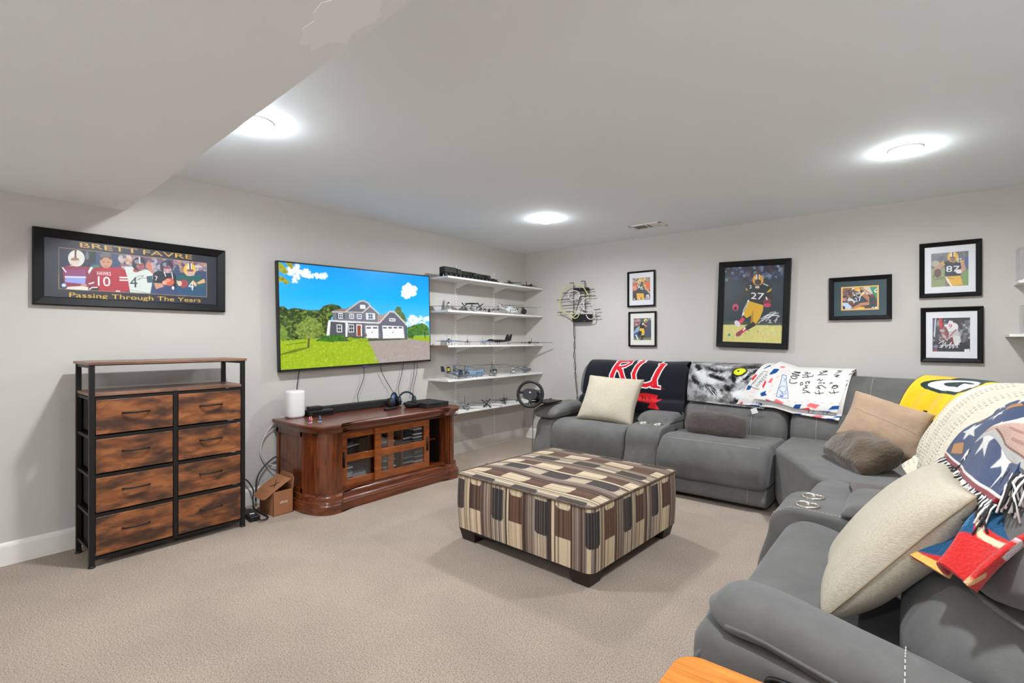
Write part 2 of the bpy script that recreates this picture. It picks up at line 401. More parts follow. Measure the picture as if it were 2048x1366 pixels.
# ------------------------------------------------------------------ sectional sofa
def suede():
    m = mat('grey_suede', (105, 103, 101), .78, var=(7, .26), bump=(14, .3), sheen=.15, spec=.25)
    return m
M['suede'] = suede()
M['suede_dark'] = mat('grey_suede_panel', (104, 101, 99), .85, var=(5, .2), sheen=.1)  # second grey suede tone, assigned to no part
M['thread'] = mat('pale_thread', (196, 192, 186), .7)
def catmull(P, n, closed=True):
    P = np.array(P, float); m = len(P); out = []
    if closed:
        Q = np.r_[P[-1:], P, P[:2]]; segs = m
    else:
        Q = np.r_[2 * P[:1] - P[1:2], P, 2 * P[-1:] - P[-2:-1]]; segs = m - 1
    k = 10
    for i in range(segs):
        p0, p1, p2, p3 = Q[i:i + 4]
        for t in np.arange(k) / k:
            out.append(.5 * ((2 * p1) + (-p0 + p2) * t + (2 * p0 - 5 * p1 + 4 * p2 - p3) * t * t + (-p0 + 3 * p1 - 3 * p2 + p3) * t ** 3))
    if not closed: out.append(P[-1])
    out = np.array(out); d = out if not closed else np.r_[out, out[:1]]
    L = np.r_[0, np.cumsum(np.linalg.norm(np.diff(d, axis=0), axis=1))]
    q = np.linspace(0, L[-1], n + 1)[:-1] if closed else np.linspace(0, L[-1], n)
    return np.c_[np.interp(q, L, d[:, 0]), np.interp(q, L, d[:, 1])]
class Path:
    """plan polyline of the sofa's rear line with inward direction; pos(s,d,z) -> world"""
    def __init__(s, pts, inward_left=False):
        P = np.array(pts, float); s.P = P; L = np.r_[0, np.cumsum(np.linalg.norm(np.diff(P, axis=0), axis=1))]; s.L = L; s.len = L[-1]
        T = np.gradient(P, L, axis=0) if len(P) > 2 else np.repeat((P[1:] - P[:1]) / L[-1], 2, 0)
        T /= np.linalg.norm(T, axis=1)[:, None]
        s.N = np.c_[T[:, 1], -T[:, 0]]
    def pos(s, t, d, z):
        x = np.interp(t, s.L, s.P[:, 0]); y = np.interp(t, s.L, s.P[:, 1]); nx = np.interp(t, s.L, s.N[:, 0]); ny = np.interp(t, s.L, s.N[:, 1])
        q = math.hypot(nx, ny); return (x + d * nx / q, y + d * ny / q, z)
BACK = Path([(0, 0), (4.66, 0)])                      # t = x, inward = -y
RB = Path([(4.60, 0), (4.60, -6)])
RIGHT = Path([(4.66, 0), (4.66, -6)])                 # t = -y, inward = -x
arc = [(3.2, 0), (3.45, 0), (3.7, 0)] + [(3.7 + .96 * math.sin(a), -.96 + .96 * math.cos(a)) for a in np.linspace(.12, PI / 2, 13)] + [(4.66, -1.2), (4.66, -1.5), (4.66, -1.92)]
CORNER = Path(arc)
def wob(p, amp, f, seed=0):
    q = Vector(p) * f + Vector((seed * 3.7, seed * 1.3, 0)); n = mnoise.noise_vector(q)
    return (p[0] + n.x * amp, p[1] + n.y * amp, p[2] + n.z * amp)
def loft(prof, path, t0, t1, er=.05, n=72, ns=14, amp=.006, f=5, seed=0, bow=0):
    """closed (d,z) profile swept along path from t0 to t1 with rounded ends"""
    Q = catmull(prof, n); c = (Q.max(0) + Q.min(0)) / 2; hw = (Q.max(0) - Q.min(0)) / 2
    st = []; e0, e1 = er if isinstance(er, tuple) else (er, er)
    for a in np.linspace(.25, PI / 2, 6): st.append((t0 + e0 * (1 - math.cos(a)), e0 * (1 - math.sin(a))))
    for t in np.linspace(t0 + e0, t1 - e1, ns)[1:-1]: st.append((t, 0))
    for a in np.linspace(PI / 2, .2, 9): st.append((t1 - e1 * (1 - math.cos(a)), e1 * (1 - math.sin(a))))
    R = []
    for t, ins in st:
        k = 1 - ins / np.maximum(hw, ins + .02)
        if t > (t0 + t1) / 2 and e1 > .2: k = 1 - (ins / e1) * np.minimum(.93, e1 / hw)
        u = (t - t0) / (t1 - t0); b = 1 + bow * math.sin(PI * u)
        ring = []
        for d, z in Q:
            dd = c[0] + (d - c[0]) * k[0] * (b if d > c[0] else 1); zz = c[1] + (z - c[1]) * k[1]
            ring.append(wob(path.pos(t, dd, zz), amp, f, seed))
        R.append(ring)
    return MB().rings(R)
def stitches(pts, name, parent, step=.016, ln=.010, r=.0013):
    P = np.array(pts, float); L = np.r_[0, np.cumsum(np.linalg.norm(np.diff(P, axis=0), axis=1))]; m = MB(); q = 0.0
    while q + ln < L[-1]:
        a = [np.interp(q, L, P[:, i]) for i in range(3)]; b = [np.interp(q + ln, L, P[:, i]) for i in range(3)]
        m.cyl(a, b, r, 5); q += step
    return m.build(name, M['thread'], parent, kind='stuff')
sofa = thing('sectional_sofa', 'large grey suede corner sofa with recliner seats and cupholder consoles', 'sofa', (3.9, -1.0, 0))
SB = lambda name, m, par=None, **k: m.build(name, M['suede'], par or sofa, smooth=True, **k)
HEAD = [(.17, .72), (.13, .86), (.14, .98), (.20, 1.033), (.28, 1.025), (.35, .96), (.405, .86), (.44, .76), (.445, .70), (.40, .675), (.28, .68)]
LUMB = [(.20, .30), (.20, .60), (.26, .70), (.40, .705), (.49, .67), (.555, .58), (.575, .50), (.55, .40), (.40, .33)]
SEAT = [(.40, .10), (.40, .42), (.55, .47), (.80, .485), (.98, .495), (1.08, .475), (1.135, .42), (1.15, .33), (1.145, .20), (1.12, .07), (.9, .06)]
FOOT2 = [(.40, .20), (.40, .42), (.60, .465), (.85, .475), (1.02, .485), (1.14, .47), (1.21, .41), (1.25, .32), (1.25, .24), (1.21, .165), (.9, .16)]
BASE2 = [(.40, .03), (.40, .20), (1.0, .20), (1.18, .195), (1.205, .12), (1.195, .035), (.9, .02)]
def zs(P, k): return [(d, z * k) for d, z in P]
def add_seatback(path, t0, t1, seed, k=1.0, er=.09):
    b = SB('backrest', loft(zs(LUMB, 1), path, t0, t1, er, seed=seed, bow=.03))
    SB('head_cushion', loft(zs(HEAD, k), path, t0, t1, er, seed=seed + 1))
    return b
# back run
add_seatback(BACK, 1.09, 2.285, 1); add_seatback(BACK, 2.30, 3.195, 3)
SB('seat_cushion', loft(SEAT, BACK, 1.20, 2.00, .035, seed=5))
con1 = SB('console', loft([(.45, .06), (.45, .50), (.60, .525), (.95, .525), (1.07, .505), (1.12, .45), (1.135, .35), (1.135, .06)], BACK, 2.005, 2.325, .03, seed=6, amp=.003))
SB('console_lid', loft([(.38, .51), (.38, .57), (.5, .60), (.70, .605), (.80, .585), (.84, .54), (.82, .515)], BACK, 1.985, 2.335, .05, seed=7, amp=.003))
SB('seat_cushion', loft(FOOT2, BACK, 2.34, 3.20, .05, seed=8, bow=.015))
SB('footrest_base', loft(BASE2, BACK, 2.36, 3.19, .02, seed=9, amp=.002))
# left arm
SB('arm_panel', loft([(.30, .05), (.30, .46), (.6, .50), (.98, .505), (1.08, .46), (1.115, .36), (1.12, .05)], BACK, .985, 1.205, .05, seed=10, amp=.003))
SB('arm_pad', loft([(.30, .515), (.32, .585), (.55, .625), (.85, .63), (1.02, .61), (1.10, .56), (1.115, .515), (1.06, .495), (.7, .50)], BACK, .955, 1.245, .06, seed=11, amp=.005))
# right run: t = -y, d from x = 4.66
add_seatback(RB, 1.93, 2.70, 13, .985); add_seatback(RB, 2.72, 3.86, 15, .99, (.09, .34))
NOSE = [(.80, .20), (.80, .44), (.86, .475), (.96, .495), (1.03, .475), (1.075, .42), (1.09, .33), (1.08, .20), (1.04, .12), (.85, .12)]
PAN = [(.40, .15), (.40, .42), (.55, .455), (.80, .46), (.90, .455), (.92, .40), (.92, .15)]
for t0, t1, sd in ((1.88, 2.32, 20), (2.72, 3.70, 24)):
    SB('seat_cushion', loft(PAN, RIGHT, t0, t1, .03, seed=sd)); SB('footrest', loft(NOSE, RIGHT, t0, t1, .04, seed=sd + 1))
SB('footrest_base', loft([(.4, .02), (.4, .15), (1.03, .16), (1.05, .10), (1.04, .02)], RIGHT, 1.9, 3.70, .02, seed=26, amp=.002))
con = SB('console', loft([(.45, .06), (.45, .47), (.60, .50), (.92, .515), (1.06, .515), (1.12, .48), (1.145, .41), (1.15, .06)], RIGHT, 2.325, 2.695, .025, seed=27, amp=.002))
lid = SB('console_lid', loft([(.36, .50), (.36, .56), (.5, .585), (.76, .585), (.83, .565), (.855, .535), (.84, .51), (.6, .50)], RIGHT, 2.315, 2.705, .05, seed=28, amp=.003))
def bore(o, centres, z0, r=.0405):
    """cut round cup wells into an upholstered console"""
    m = MB()
    for x, y in centres: m.cyl((x, y, z0), (x, y, 1.0), r, 32)
    cut = m.build('cutter', M['black'], sofa); md = o.modifiers.new('bore', 'BOOLEAN'); md.operation = 'DIFFERENCE'; md.object = cut; md.solver = 'EXACT'
    dg = bpy.context.evaluated_depsgraph_get(); dg.update(); me = bpy.data.meshes.new_from_object(o.evaluated_get(dg)); o.modifiers.clear(); o.data = me; bpy.data.objects.remove(cut)
    me.polygons.foreach_set('use_smooth', [True] * len(me.polygons))
def cups(centres, zt):
    for x, y in centres:
        MB().lathe((x, y, 0), [(.001, zt - .062), (.036, zt - .062), (.0385, zt - .055), (.0395, zt), (.0415, zt + .006), (.049, zt + .0065), (.052, zt + .002), (.050, zt - .006), (.0402, zt - .008), (.0402, zt - .064), (.001, zt - .066)], 36).build('cup_holder', M['chrome'], sofa, smooth=True, label='round steel cup holder')
C2 = [(3.66, -2.425), (3.66, -2.585)]; C1 = [(2.10, -.94), (2.235, -.94)]
bore(con, C2, .44); cups(C2, .517); bore(con1, C1, .45); cups(C1, .527)
# corner wedge
wp = [(3.22, -.40), (3.215, -1.03), (3.245, -1.12), (3.33, -1.30), (3.45, -1.56), (3.55, -1.78), (3.60, -1.86), (3.75, -1.885), (4.25, -1.885), (4.25, -.40)]
SB('seat_cushion', MB().prism(wp, .05, .485), bevel=.06, seg=5)
SB('backrest', loft(LUMB, CORNER, .02, CORNER.len - .02, .08, seed=31, ns=30)); SB('head_cushion', loft(zs(HEAD, .955), CORNER, .02, CORNER.len - .02, .08, seed=32, ns=30))
# near arm, splayed outward a little
ARM = Path([(4.62, -3.72), (3.2, -3.66)])
ARMd = Path([(4.66, -3.80), (3.2, -3.70)])
def arm_sweep(prof, x0, x1, y_at, er, amp=.004, seed=0, drop=0):
    """closed (y,z) profile swept along x"""
    Q = catmull(prof, 60); c = (Q.max(0) + Q.min(0)) / 2; hw = (Q.max(0) - Q.min(0)) / 2; R = []
    st = [(x0 + er * (1 - math.cos(a)), er * (1 - math.sin(a))) for a in np.linspace(.2, PI / 2, 8)] + [(x, 0) for x in np.linspace(x0 + er, x1, 16)[1:]]
    for x, ins in st:
        k = 1 - ins / np.maximum(hw * 1.05, ins + .01); dz = -drop * max(0, 1 - (x - x0) / .18) ** 2 - (.10 * max(0, x - 3.75) if drop else 0)
        R.append([wob((x, y_at(x) + c[0] + (y - c[0]) * k[0], c[1] + (z - c[1]) * k[1] + dz), amp, 6, seed) for y, z in Q])
    return MB().rings(R)
ya = lambda x: -3.855 - .24 * (x - 3.6)
SB('arm_panel', arm_sweep([(.13, .05), (.13, .50), (.05, .53), (-.045, .535), (-.080, .51), (-.090, .38), (-.095, .05)], 3.585, 4.62, ya, .06, seed=40, amp=.006))
SB('arm_pad', arm_sweep([(.135, .545), (.13, .60), (.085, .64), (.025, .645), (-.035, .62), (-.062, .575), (-.05, .545), (.08, .52)], 3.605, 4.62, ya, .11, seed=41, amp=.008, drop=.02))
pip = MB().tube([(x, ya(x) - .064, .566 - .02 * max(0, 1 - (x - 3.605) / .18) ** 2 - .10 * max(0, x - 3.75)) for x in np.linspace(3.68, 4.6, 20)], .0055, 8).build('piping', M['suede'], sofa, smooth=True)
pp2 = MB().tube([(3.598, ya(3.6) - .085, z) for z in np.linspace(.06, .40, 8)] + [(3.604, ya(3.6) - .083, .45), (3.625, ya(3.6) - .08, .485)], .006, 8).build('piping', M['suede'], sofa, smooth=True)
hd = MB()
R_ = []
for k in range(24):
    a = 2 * PI * k / 24; R_.append((.052 * math.copysign(abs(math.cos(a)) ** .6, math.cos(a)), .04 * math.copysign(abs(math.sin(a)) ** .6, math.sin(a))))
hd.rings([[(3.835 + x * s_, ya(3.835) - .086 - o_, .488 + z * s_ * .7) for x, z in R_] for s_, o_ in ((1, 0), (1, .010), (.86, .012), (.80, .004), (.0, .004))])
hd.build('recliner_handle', M['black'], sofa, smooth=True, label='black oval recliner release')
# seams and stitching
def prof_line(prof, path, t, lo, hi, off=.004, n=72, k=1.0):
    Q = catmull(prof, n); c = (Q.max(0) + Q.min(0)) / 2; out = []
    for i, (d, z) in enumerate(Q):
        if d > lo[0] and lo[1] < z * k < hi and d > c[0]:
            a = Q[(i + 1) % n] - Q[i - 1]; nn = np.array([a[1], -a[0]]); nn /= np.linalg.norm(nn)
            if nn @ (Q[i] - c) < 0: nn = -nn
            out.append(path.pos(t, d + nn[0] * off, (z + nn[1] * off) * k))
    return out
for t in (2.52, 2.93): stitches(prof_line(LUMB, BACK, t, (.4, .42), .69, .012), 'stitching', sofa)
stitches(prof_line(LUMB, BACK, 3.42, (.4, .42), .69, .012), 'stitching', sofa)
stitches(prof_line(HEAD, CORNER, .62, (.2, .70), 1.2, .010, k=.955), 'stitching', sofa)
for t in (2.48, 3.06): stitches(prof_line(BASE2, BACK, t, (1.1, .04), .17, .006), 'stitching', sofa)
stitches([BACK.pos(t, 1.165, .472) for t in np.linspace(2.42, 3.14, 16)], 'stitching', sofa)
stitches([BACK.pos(2.315, d, z) for d, z in ((.86, .532), (.95, .531), (1.06, .512), (1.11, .46), (1.135, .38), (1.139, .2))], 'stitching', sofa)
stitches([RIGHT.pos(2.672, d, z) for d, z in ((1.15, .42), (1.125, .485), (1.06, .522), (.98, .522), (.9, .519), (.85, .516))], 'stitching', sofa)
stitches([(4.04, ya(4.04) + y, z - .029) for y, z in ((.135, .605), (.087, .645), (.025, .651), (-.038, .625), (-.067, .575))], 'stitching', sofa)
seamm = MB().tube([p for p in [RB.pos(t, .452 - .10 * max(0, (t - 3.52) / .3) ** 2, .69) for t in np.linspace(2.8, 3.80, 20)]], .006, 6).build('piping', M['suede'], sofa, smooth=True)

# ------------------------------------------------------------------ ottoman
def lerp(a, b, t): return a + (b - a) * t
def ott_col(U, V, seed):
    """striped weave tile: U runs along the stripes, V across them (metres)"""
    def h1(i, s): return np.modf(np.abs(np.sin(i * 12.9898 + s * 78.233) * 43758.5453))[0]
    tan, brn, drk, blk, crm, gry, rst = map(lin, ((188, 166, 136), (104, 82, 68), (64, 48, 40), (40, 38, 42), (206, 186, 156), (140, 126, 114), (104, 66, 46)))
    p = .335; V = V + 0 * U; U = U + 0 * V; row = np.floor(V / p).astype(int); v = np.mod(V, p) / p; uu = np.mod(U, p) / p; u2 = np.mod(U + p * .5, p) / p
    fi = np.floor(V / .0052); f = h1(fi, 5); f2 = h1(np.floor(V / .0104), 3)
    mix = lambda A, B, k: A * (1 - k[..., None]) + B * k[..., None]
    c = mix(brn, gry, (f > .5) * 1.0); c = mix(c, drk + 0 * c, (f > .8) * 1.0); c = mix(c, tan + 0 * c, (f < .07) * 1.0)
    lt = mix(gry, crm, (f > .45) * 1.0); lt = mix(lt, drk + 0 * lt, (f > .86) * 1.0)
    dk = mix(rst, drk, (f > .55) * 1.0); dk = mix(dk, brn + 0 * dk, (f < .2) * 1.0)
    crt = mix(crm, tan, (f2 > .6) * 1.0); crt = mix(crt, brn + 0 * crt, (f > .90) * .7); blt = mix(blk, lin((112, 92, 76)), (np.mod(V, .0165) < .0035) * .8)
    def tab(a0, a1, u_, b0, b1):
        """strip a0..a1 across, b0..b1 along, rounded at the b1 end"""
        hv = (a1 - a0) / 2; r = hv * .55; q = np.maximum(np.abs(v - (a0 + hv)) - (hv - r), 0); s = np.maximum(u_ - (b1 - r), 0)
        return (v > a0) & (v < a1) & (u_ > b0) & (u_ < b1) & (np.hypot(q, s) < r)
    def put(m_, col):
        nonlocal c
        c = np.where(m_[..., None], col, c)
    put((v > .02) & (v < .30), lt); put((v > .30) & (v < .43), mix(crt, drk, (f > .80) * 1.0)); put((v > .43) & (v < .74), dk)
    put(((v > .315) & (v < .330)) | ((v > .352) & (v < .368)) | ((v > .765) & (v < .778)) | ((v > .80) & (v < .813)), drk * .7)
    put(tab(.02, .30, uu, .0, .56), blt); put(tab(.45, .74, u2, .0, .55), crt)
    return np.clip(c * (1 + .10 * (h1(np.floor(U / .003) + fi * 7, 8)[..., None] - .5)), 0, 1)
M['ott'] = mat('striped_weave', (255, 255, 255), .85, attr=True, bump=(260, .25))
oc = np.array([2.275, -2.495]); oa = math.radians(-3); OW, OD, OH0, OH1 = 1.04, 1.03, .085, .425
ott = thing('ottoman', 'square storage ottoman in striped brown, black and cream fabric', 'ottoman', (oc[0], oc[1], 0))
def ow(x, y, z):
    return np.stack([oc[0] + x * math.cos(oa) - y * math.sin(oa), oc[1] + x * math.sin(oa) + y * math.cos(oa), z + 0 * x], -1)
def rsq(x, y, hx, hy, r):
    """pull a square outline's corners in to radius r"""
    ax, ay = np.abs(x), np.abs(y); dx = np.maximum(ax - (hx - r), 0); dy = np.maximum(ay - (hy - r), 0); l = np.sqrt(dx * dx + dy * dy) + 1e-9
    m = np.maximum(dx, dy); k = np.where(l > 1e-6, m / l, 1)
    return np.sign(x) * (np.minimum(ax, hx - r) + dx * k), np.sign(y) * (np.minimum(ay, hy - r) + dy * k)
n = 250
u = np.linspace(-1, 1, n); X_, Y_ = np.meshgrid(u * OW / 2, u * OD / 2)
x2, y2 = rsq(X_, Y_, OW / 2, OD / 2, .05)
e = np.minimum(OW / 2 - np.abs(X_), OD / 2 - np.abs(Y_)); zt = OH1 + .022 * (1 - np.exp(-e / .10)) + .006 * np.sin(X_ * 9 + 1) * np.sin(Y_ * 7) * (1 - np.exp(-e / .1))
topc = grid_obj('top_cushion', ow(x2, y2, zt), ott_col(X_ + .05, Y_ + .9, 1), M['ott'], ott)
# sides: one wrap-around sheet, stripes vertical
per_n = 900; P = []; 
def outline(n):
    t = np.linspace(0, 4, n); xs, ys = [], []
    for q in t:
        i = int(min(q, 3.9999)); f = (q - i) * 2 - 1
        x, y = [(f, -1), (1, f), (-f, 1), (-1, -f)][i]; xs.append(x * OW / 2); ys.append(y * OD / 2)
    return rsq(np.array(xs), np.array(ys), OW / 2, OD / 2, .05)
ox, oy = outline(per_n); arcs = np.r_[0, np.cumsum(np.hypot(np.diff(ox), np.diff(oy)))]
zz = np.linspace(OH1, OH0, 90)[:, None]; bul = .006 * np.sin(PI * (zz - OH0) / (OH1 - OH0)); kx = 1 + bul / (OW / 2)
XX, YY = ox[None, :] * kx, oy[None, :] * kx
side = grid_obj('side_cover', ow(XX, YY, zz + 0 * XX), ott_col(.43 - zz + 0 * XX + .16 + .145, arcs[None, :] + 0 * zz + .02, 2), M['ott'], ott)
pp = ow(ox * 1.004, oy * 1.004, OH1 + 0 * ox)[:-1:6]
MB().tube([tuple(p) for p in pp], .0065, 8, close=True).build('piping', mat('piping_cord', (118, 98, 78), .8, var=(60, .8)), ott, smooth=True)
MB().bb((-.47, -.47, .055), (.47, .47, .09)).build('base_frame', M['blackmatte'], ott)
bf = bpy.data.objects['base_frame']; bf.data.transform(Matrix.Translation(Vector((oc[0], oc[1], 0))) ); bf.data.transform(Matrix.Translation(Vector((0, 0, 0))))
for sx in (-1, 1):
    for sy in (-1, 1):
        c0 = ow(np.array(sx * .43), np.array(sy * .43), np.array(0.)); m = MB()
        def cr(h, z): return [tuple(ow(np.array(sx * .43 + a * h), np.array(sy * .43 + b * h), np.array(z))) for a, b in ((-1, -1), (1, -1), (1, 1), (-1, 1))]
        m.rings([cr(.055, 0.0), cr(.075, .09)]); m.build('leg', mat('dark_leg', (34, 24, 20), .5) if 'dark_leg' not in bpy.data.materials else bpy.data.materials['dark_leg'], ott, bevel=.004)

# ------------------------------------------------------------------ dresser
M['rustic'] = wood_mat('rustic_brown_wood', (92, 50, 25), (136, 80, 42), (162, 101, 58), (9, 1.2, 4.5), 5, .5, .1, spots=(6, (66, 40, 26), (1, .8, 2.2)))
M['rustic_top'] = wood_mat('rustic_walnut_board', (92, 62, 47), (122, 86, 66), (140, 102, 80), (6, 1, 6), 5, .42, .2)
M['bfabric'] = mat('black_nonwoven_fabric', (24, 22, 21), .9)
dx0, dx1, dy0, dy1 = .095, .445, -4.592, -3.752
dr = thing('dresser', 'tall dresser with eight rustic brown drawers and black metal frame', 'dresser', (.27, -4.17, 0))
pw = .026
for x in (dx0 + pw / 2, dx1 - pw / 2):
    for y in (dy0 + pw / 2, dy1 - pw / 2):
        MB().box((x, y, .578), (pw, pw, 1.156)).build('post', M['blackmetal'], dr, bevel=.002)
        MB().lathe((x, y, 0), [(.018, 0), (.018, .008), (.010, .012)], 12).build('foot', M['black'], dr, smooth=True)
MB().bb((dx0 - .01, dy0 - .008, 1.148), (dx1 + .008, dy1 + .008, 1.164)).build('top_shelf', M['rustic_top'], dr, bevel=.002)
MB().bb((dx0 + .004, dy0 + .004, .969), (dx1 - .002, dy1 - .004, .987)).build('top_shelf', M['rustic_top'], dr, bevel=.002)
ym = -4.170
MB().box((dx1 - .012, ym, .51), (.022, .024, .93)).build('centre_post', M['blackmetal'], dr, bevel=.002)
for z in (.956, .735, .514, .292, .048):
    for y0_, y1_ in ((dy0 + pw, ym - .012), (ym + .012, dy1 - pw)):
        MB().bb((dx1 - .02, y0_, z - .008), (dx1 - .004, y1_, z + .008)).build('rail', M['blackmetal'], dr)
for y in (dy0 + pw / 2, dy1 - pw / 2):
    for z in (1.138, .956, .735, .514, .292, .09):
        MB().bb((dx0 + pw, y - .007, z - .008), (dx1 - pw, y + .007, z + .008)).build('side_rail', M['blackmetal'], dr)
MB().bb((dx0, dy0 + pw, 1.130), (dx0 + .012, dy1 - pw, 1.146)).build('rail', M['blackmetal'], dr)
MB().bb((dx0 + .004, dy0 + pw, .05), (dx0 + .008, dy1 - pw, .96)).build('back_panel', M['bfabric'], dr)
zr = [(.751, .948), (.530, .724), (.308, .503), (.064, .281)]
for (y0_, y1_) in ((dy0 + pw + .004, ym - .015), (ym + .015, dy1 - pw - .004)):
    for k, (z0, z1) in enumerate(zr):
        x1_ = dx1 + random.uniform(-.002, .004)
        df = MB().bb((x1_ - .012, y0_, z0), (x1_, y1_, z1)).build('drawer', M['rustic'], dr, bevel=.003)
        MB().bb((dx0 + .03, y0_ + .004, z0 + .004), (x1_ - .012, y1_ - .004, z1 - .006)).build('drawer_bin', M['bfabric'], df)
        yc = (y0_ + y1_) / 2; zc = z0 + (z1 - z0) * .57; hw = .066
        # bowed pull
        P_ = [(x1_ + .002, yc - hw, zc), (x1_ + .010, yc - hw * .95, zc), (x1_ + .020, yc - hw * .7, zc + .001), (x1_ + .026, yc - hw * .3, zc + .002), (x1_ + .027, yc, zc + .002), (x1_ + .026, yc + hw * .3, zc + .002), (x1_ + .020, yc + hw * .7, zc + .001), (x1_ + .010, yc + hw * .95, zc), (x1_ + .002, yc + hw, zc)]
        MB().tube(P_, [.006, .006, .0055, .005, .005, .005, .0055, .006, .006], 8).build('handle', M['blackmetal'], df, smooth=True)

# ------------------------------------------------------------------ media console
CW1, CW2, CW3 = (60, 24, 9), (98, 46, 18), (124, 62, 25)
M['cherryh'] = wood_mat('cherry_wood_level', CW1, CW2, CW3, (8, 1, 14), 3, .28, .5)
M['cherryv'] = wood_mat('cherry_wood_upright', CW1, CW2, CW3, (12, 12, 1), 4, .28, .5)
M['cherryd'] = wood_mat('cherry_wood_door', (104, 48, 14), (140, 70, 22), (160, 84, 30), (1, 2, 12), 4, .3, .45)
M['cherrytop'] = wood_mat('cherry_wood_top', (74, 34, 22), (104, 52, 34), (120, 64, 44), (9, 1, 9), 4, .3, .35)
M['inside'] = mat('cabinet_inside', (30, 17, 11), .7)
cy0, cy1 = -3.35, -1.865
def plan(o):
    """console outline grown by o, with rounded front corners and a slight breakfront"""
    rx, ry = .26, .15; xf = .69 + o; xm = .662 + o; ya0 = cy0 - o; yb = cy1 + o; P = [(.05, ya0)]
    for k in range(11):
        a = -PI / 2 + PI / 2 * k / 10; P.append((xf - rx + rx * math.cos(a), ya0 + ry + ry * math.sin(a)))
    P += [(xf, ya0 + ry + .05), (xm + .012, ya0 + ry + .062), (xm, ya0 + ry + .075)]
    Q = [(x, yb + ya0 - y) for x, y in P][::-1]
    return P + Q
tvc = thing('media_console', 'dark cherry wood media console with glass sliding doors below the tv', 'cabinet', (.36, -2.64, 0))
def stack(lv): return MB().rings([[(x, y, z) for x, y in plan(o)] for o, z in lv])
stack([(.028, 0), (.028, .062), (.020, .072), (.022, .080), (.010, .088), (.010, .120), (.002, .132), (-.006, .136)]).build('plinth', M['cherryh'], tvc, bevel=.003)
stack([(-.004, .592), (.004, .600), (.010, .618), (.022, .628), (.027, .634), (.027, .640)]).build('cornice', M['cherryh'], tvc, bevel=.002)
stack([(.030, .640), (.034, .646), (.034, .654), (.028, .660)]).build('top', M['cherrytop'], tvc, bevel=.002)
# corner columns and pilasters
for s_ in (0, 1):
    fy = (lambda y: y) if s_ == 0 else (lambda y: cy1 + cy0 - y)
    xf = .672; yw = (.135, .105)[s_]; P = [(.42, cy0 + .012)] + [(xf - .25 + .25 * math.cos(a), cy0 + .012 + .12 + .12 * math.sin(a)) for a in np.linspace(-PI / 2, 0, 10)] + [(xf, cy0 + max(yw, .133)), (.50, cy0 + max(yw, .133)), (.42, cy0 + .1)]
    MB().prism([(x, fy(y)) for x, y in P], .13, .596).build('corner_column', M['cherryv'], tvc, smooth=True, bevel=.002)
    for a, b, x in (((.137, .165, .672), (.169, .198, .660), (.202, .228, .645)), ((.134, .150, .672), (.153, .166, .660), (.168, .178, .645)))[s_]:
        MB().bb((.55, fy(cy0 + a), .13), (x, fy(cy0 + b), .596)).build('pilaster', M['cherryv'], tvc, bevel=.003)
    MB().bb((.055, fy(cy0 + .012), .13), (.45, fy(cy0 + .032), .596)).build('side_panel', M['cherryv'], tvc)
    for z0, z1, xa, xb in ((.13, .17, .05, .46), (.555, .596, .05, .46), (.13, .596, .05, .085), (.13, .596, .425, .462)):
        MB().bb((xa, fy(cy0 + .002), z0), (xb, fy(cy0 + .02), z1)).build('side_frame', M['cherryv'], tvc, bevel=.003)
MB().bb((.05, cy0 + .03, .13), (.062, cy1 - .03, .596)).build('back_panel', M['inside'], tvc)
MB().bb((.06, cy0 + .03, .12), (.62, cy1 - .03, .14)).build('cabinet_floor', M['cherryh'], tvc)
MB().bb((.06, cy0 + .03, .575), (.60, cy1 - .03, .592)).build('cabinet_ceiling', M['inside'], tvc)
MB().bb((.06, cy0 + .22, .345), (.50, cy1 - .17, .360)).build('shelf', M['cherryh'], tvc)
for y in (-2.70, -2.44): MB().bb((.06, y - .01, .14), (.50, y + .01, .58)).build('divider', M['inside'] if y < -2.8 else M['cherryv'], tvc)
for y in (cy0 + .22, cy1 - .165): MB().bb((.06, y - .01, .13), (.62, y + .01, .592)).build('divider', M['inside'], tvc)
MB().bb((.545, cy0 + .22, .135), (.632, cy1 - .17, .148)).build('door_track', M['cherryh'], tvc)
MB().bb((.545, cy0 + .22, .572), (.632, cy1 - .17, .594)).build('door_track', M['cherryh'], tvc)
def door(y0, y1, x, hy):
    z0, z1 = .148, .572; st = .058
    d = MB().bb((x - .02, y0, z0), (x, y0 + st, z1)).build('door', M['cherryd'], tvc, bevel=.003)
    MB().bb((x - .02, y1 - st, z0), (x, y1, z1)).build('stile', M['cherryd'], d, bevel=.003)
    for a, b in ((z0, z0 + .055), (.335, .392), (z1 - .052, z1)):
        MB().bb((x - .019, y0 + st, a), (x - .001, y1 - st, b)).build('door_rail', M['cherryd'], d, bevel=.003)
    for a, b in ((z0 + .05, .34), (.388, z1 - .048)):
        MB().bb((x - .012, y0 + st - .005, a), (x - .008, y1 - st + .005, b)).build('pane', M['glass'], d)
    m = MB(); m.tube([(x + .001, hy, .30), (x + .001, hy, .42)], .011, 10); m.build('door_pull', mat('dark_bronze', (46, 32, 22), .4, .6) if 'dark_bronze' not in bpy.data.materials else bpy.data.materials['dark_bronze'], d, smooth=True)
door(-3.115, -2.61, .603, -3.088); door(-2.815, -2.237, .632, -2.263)

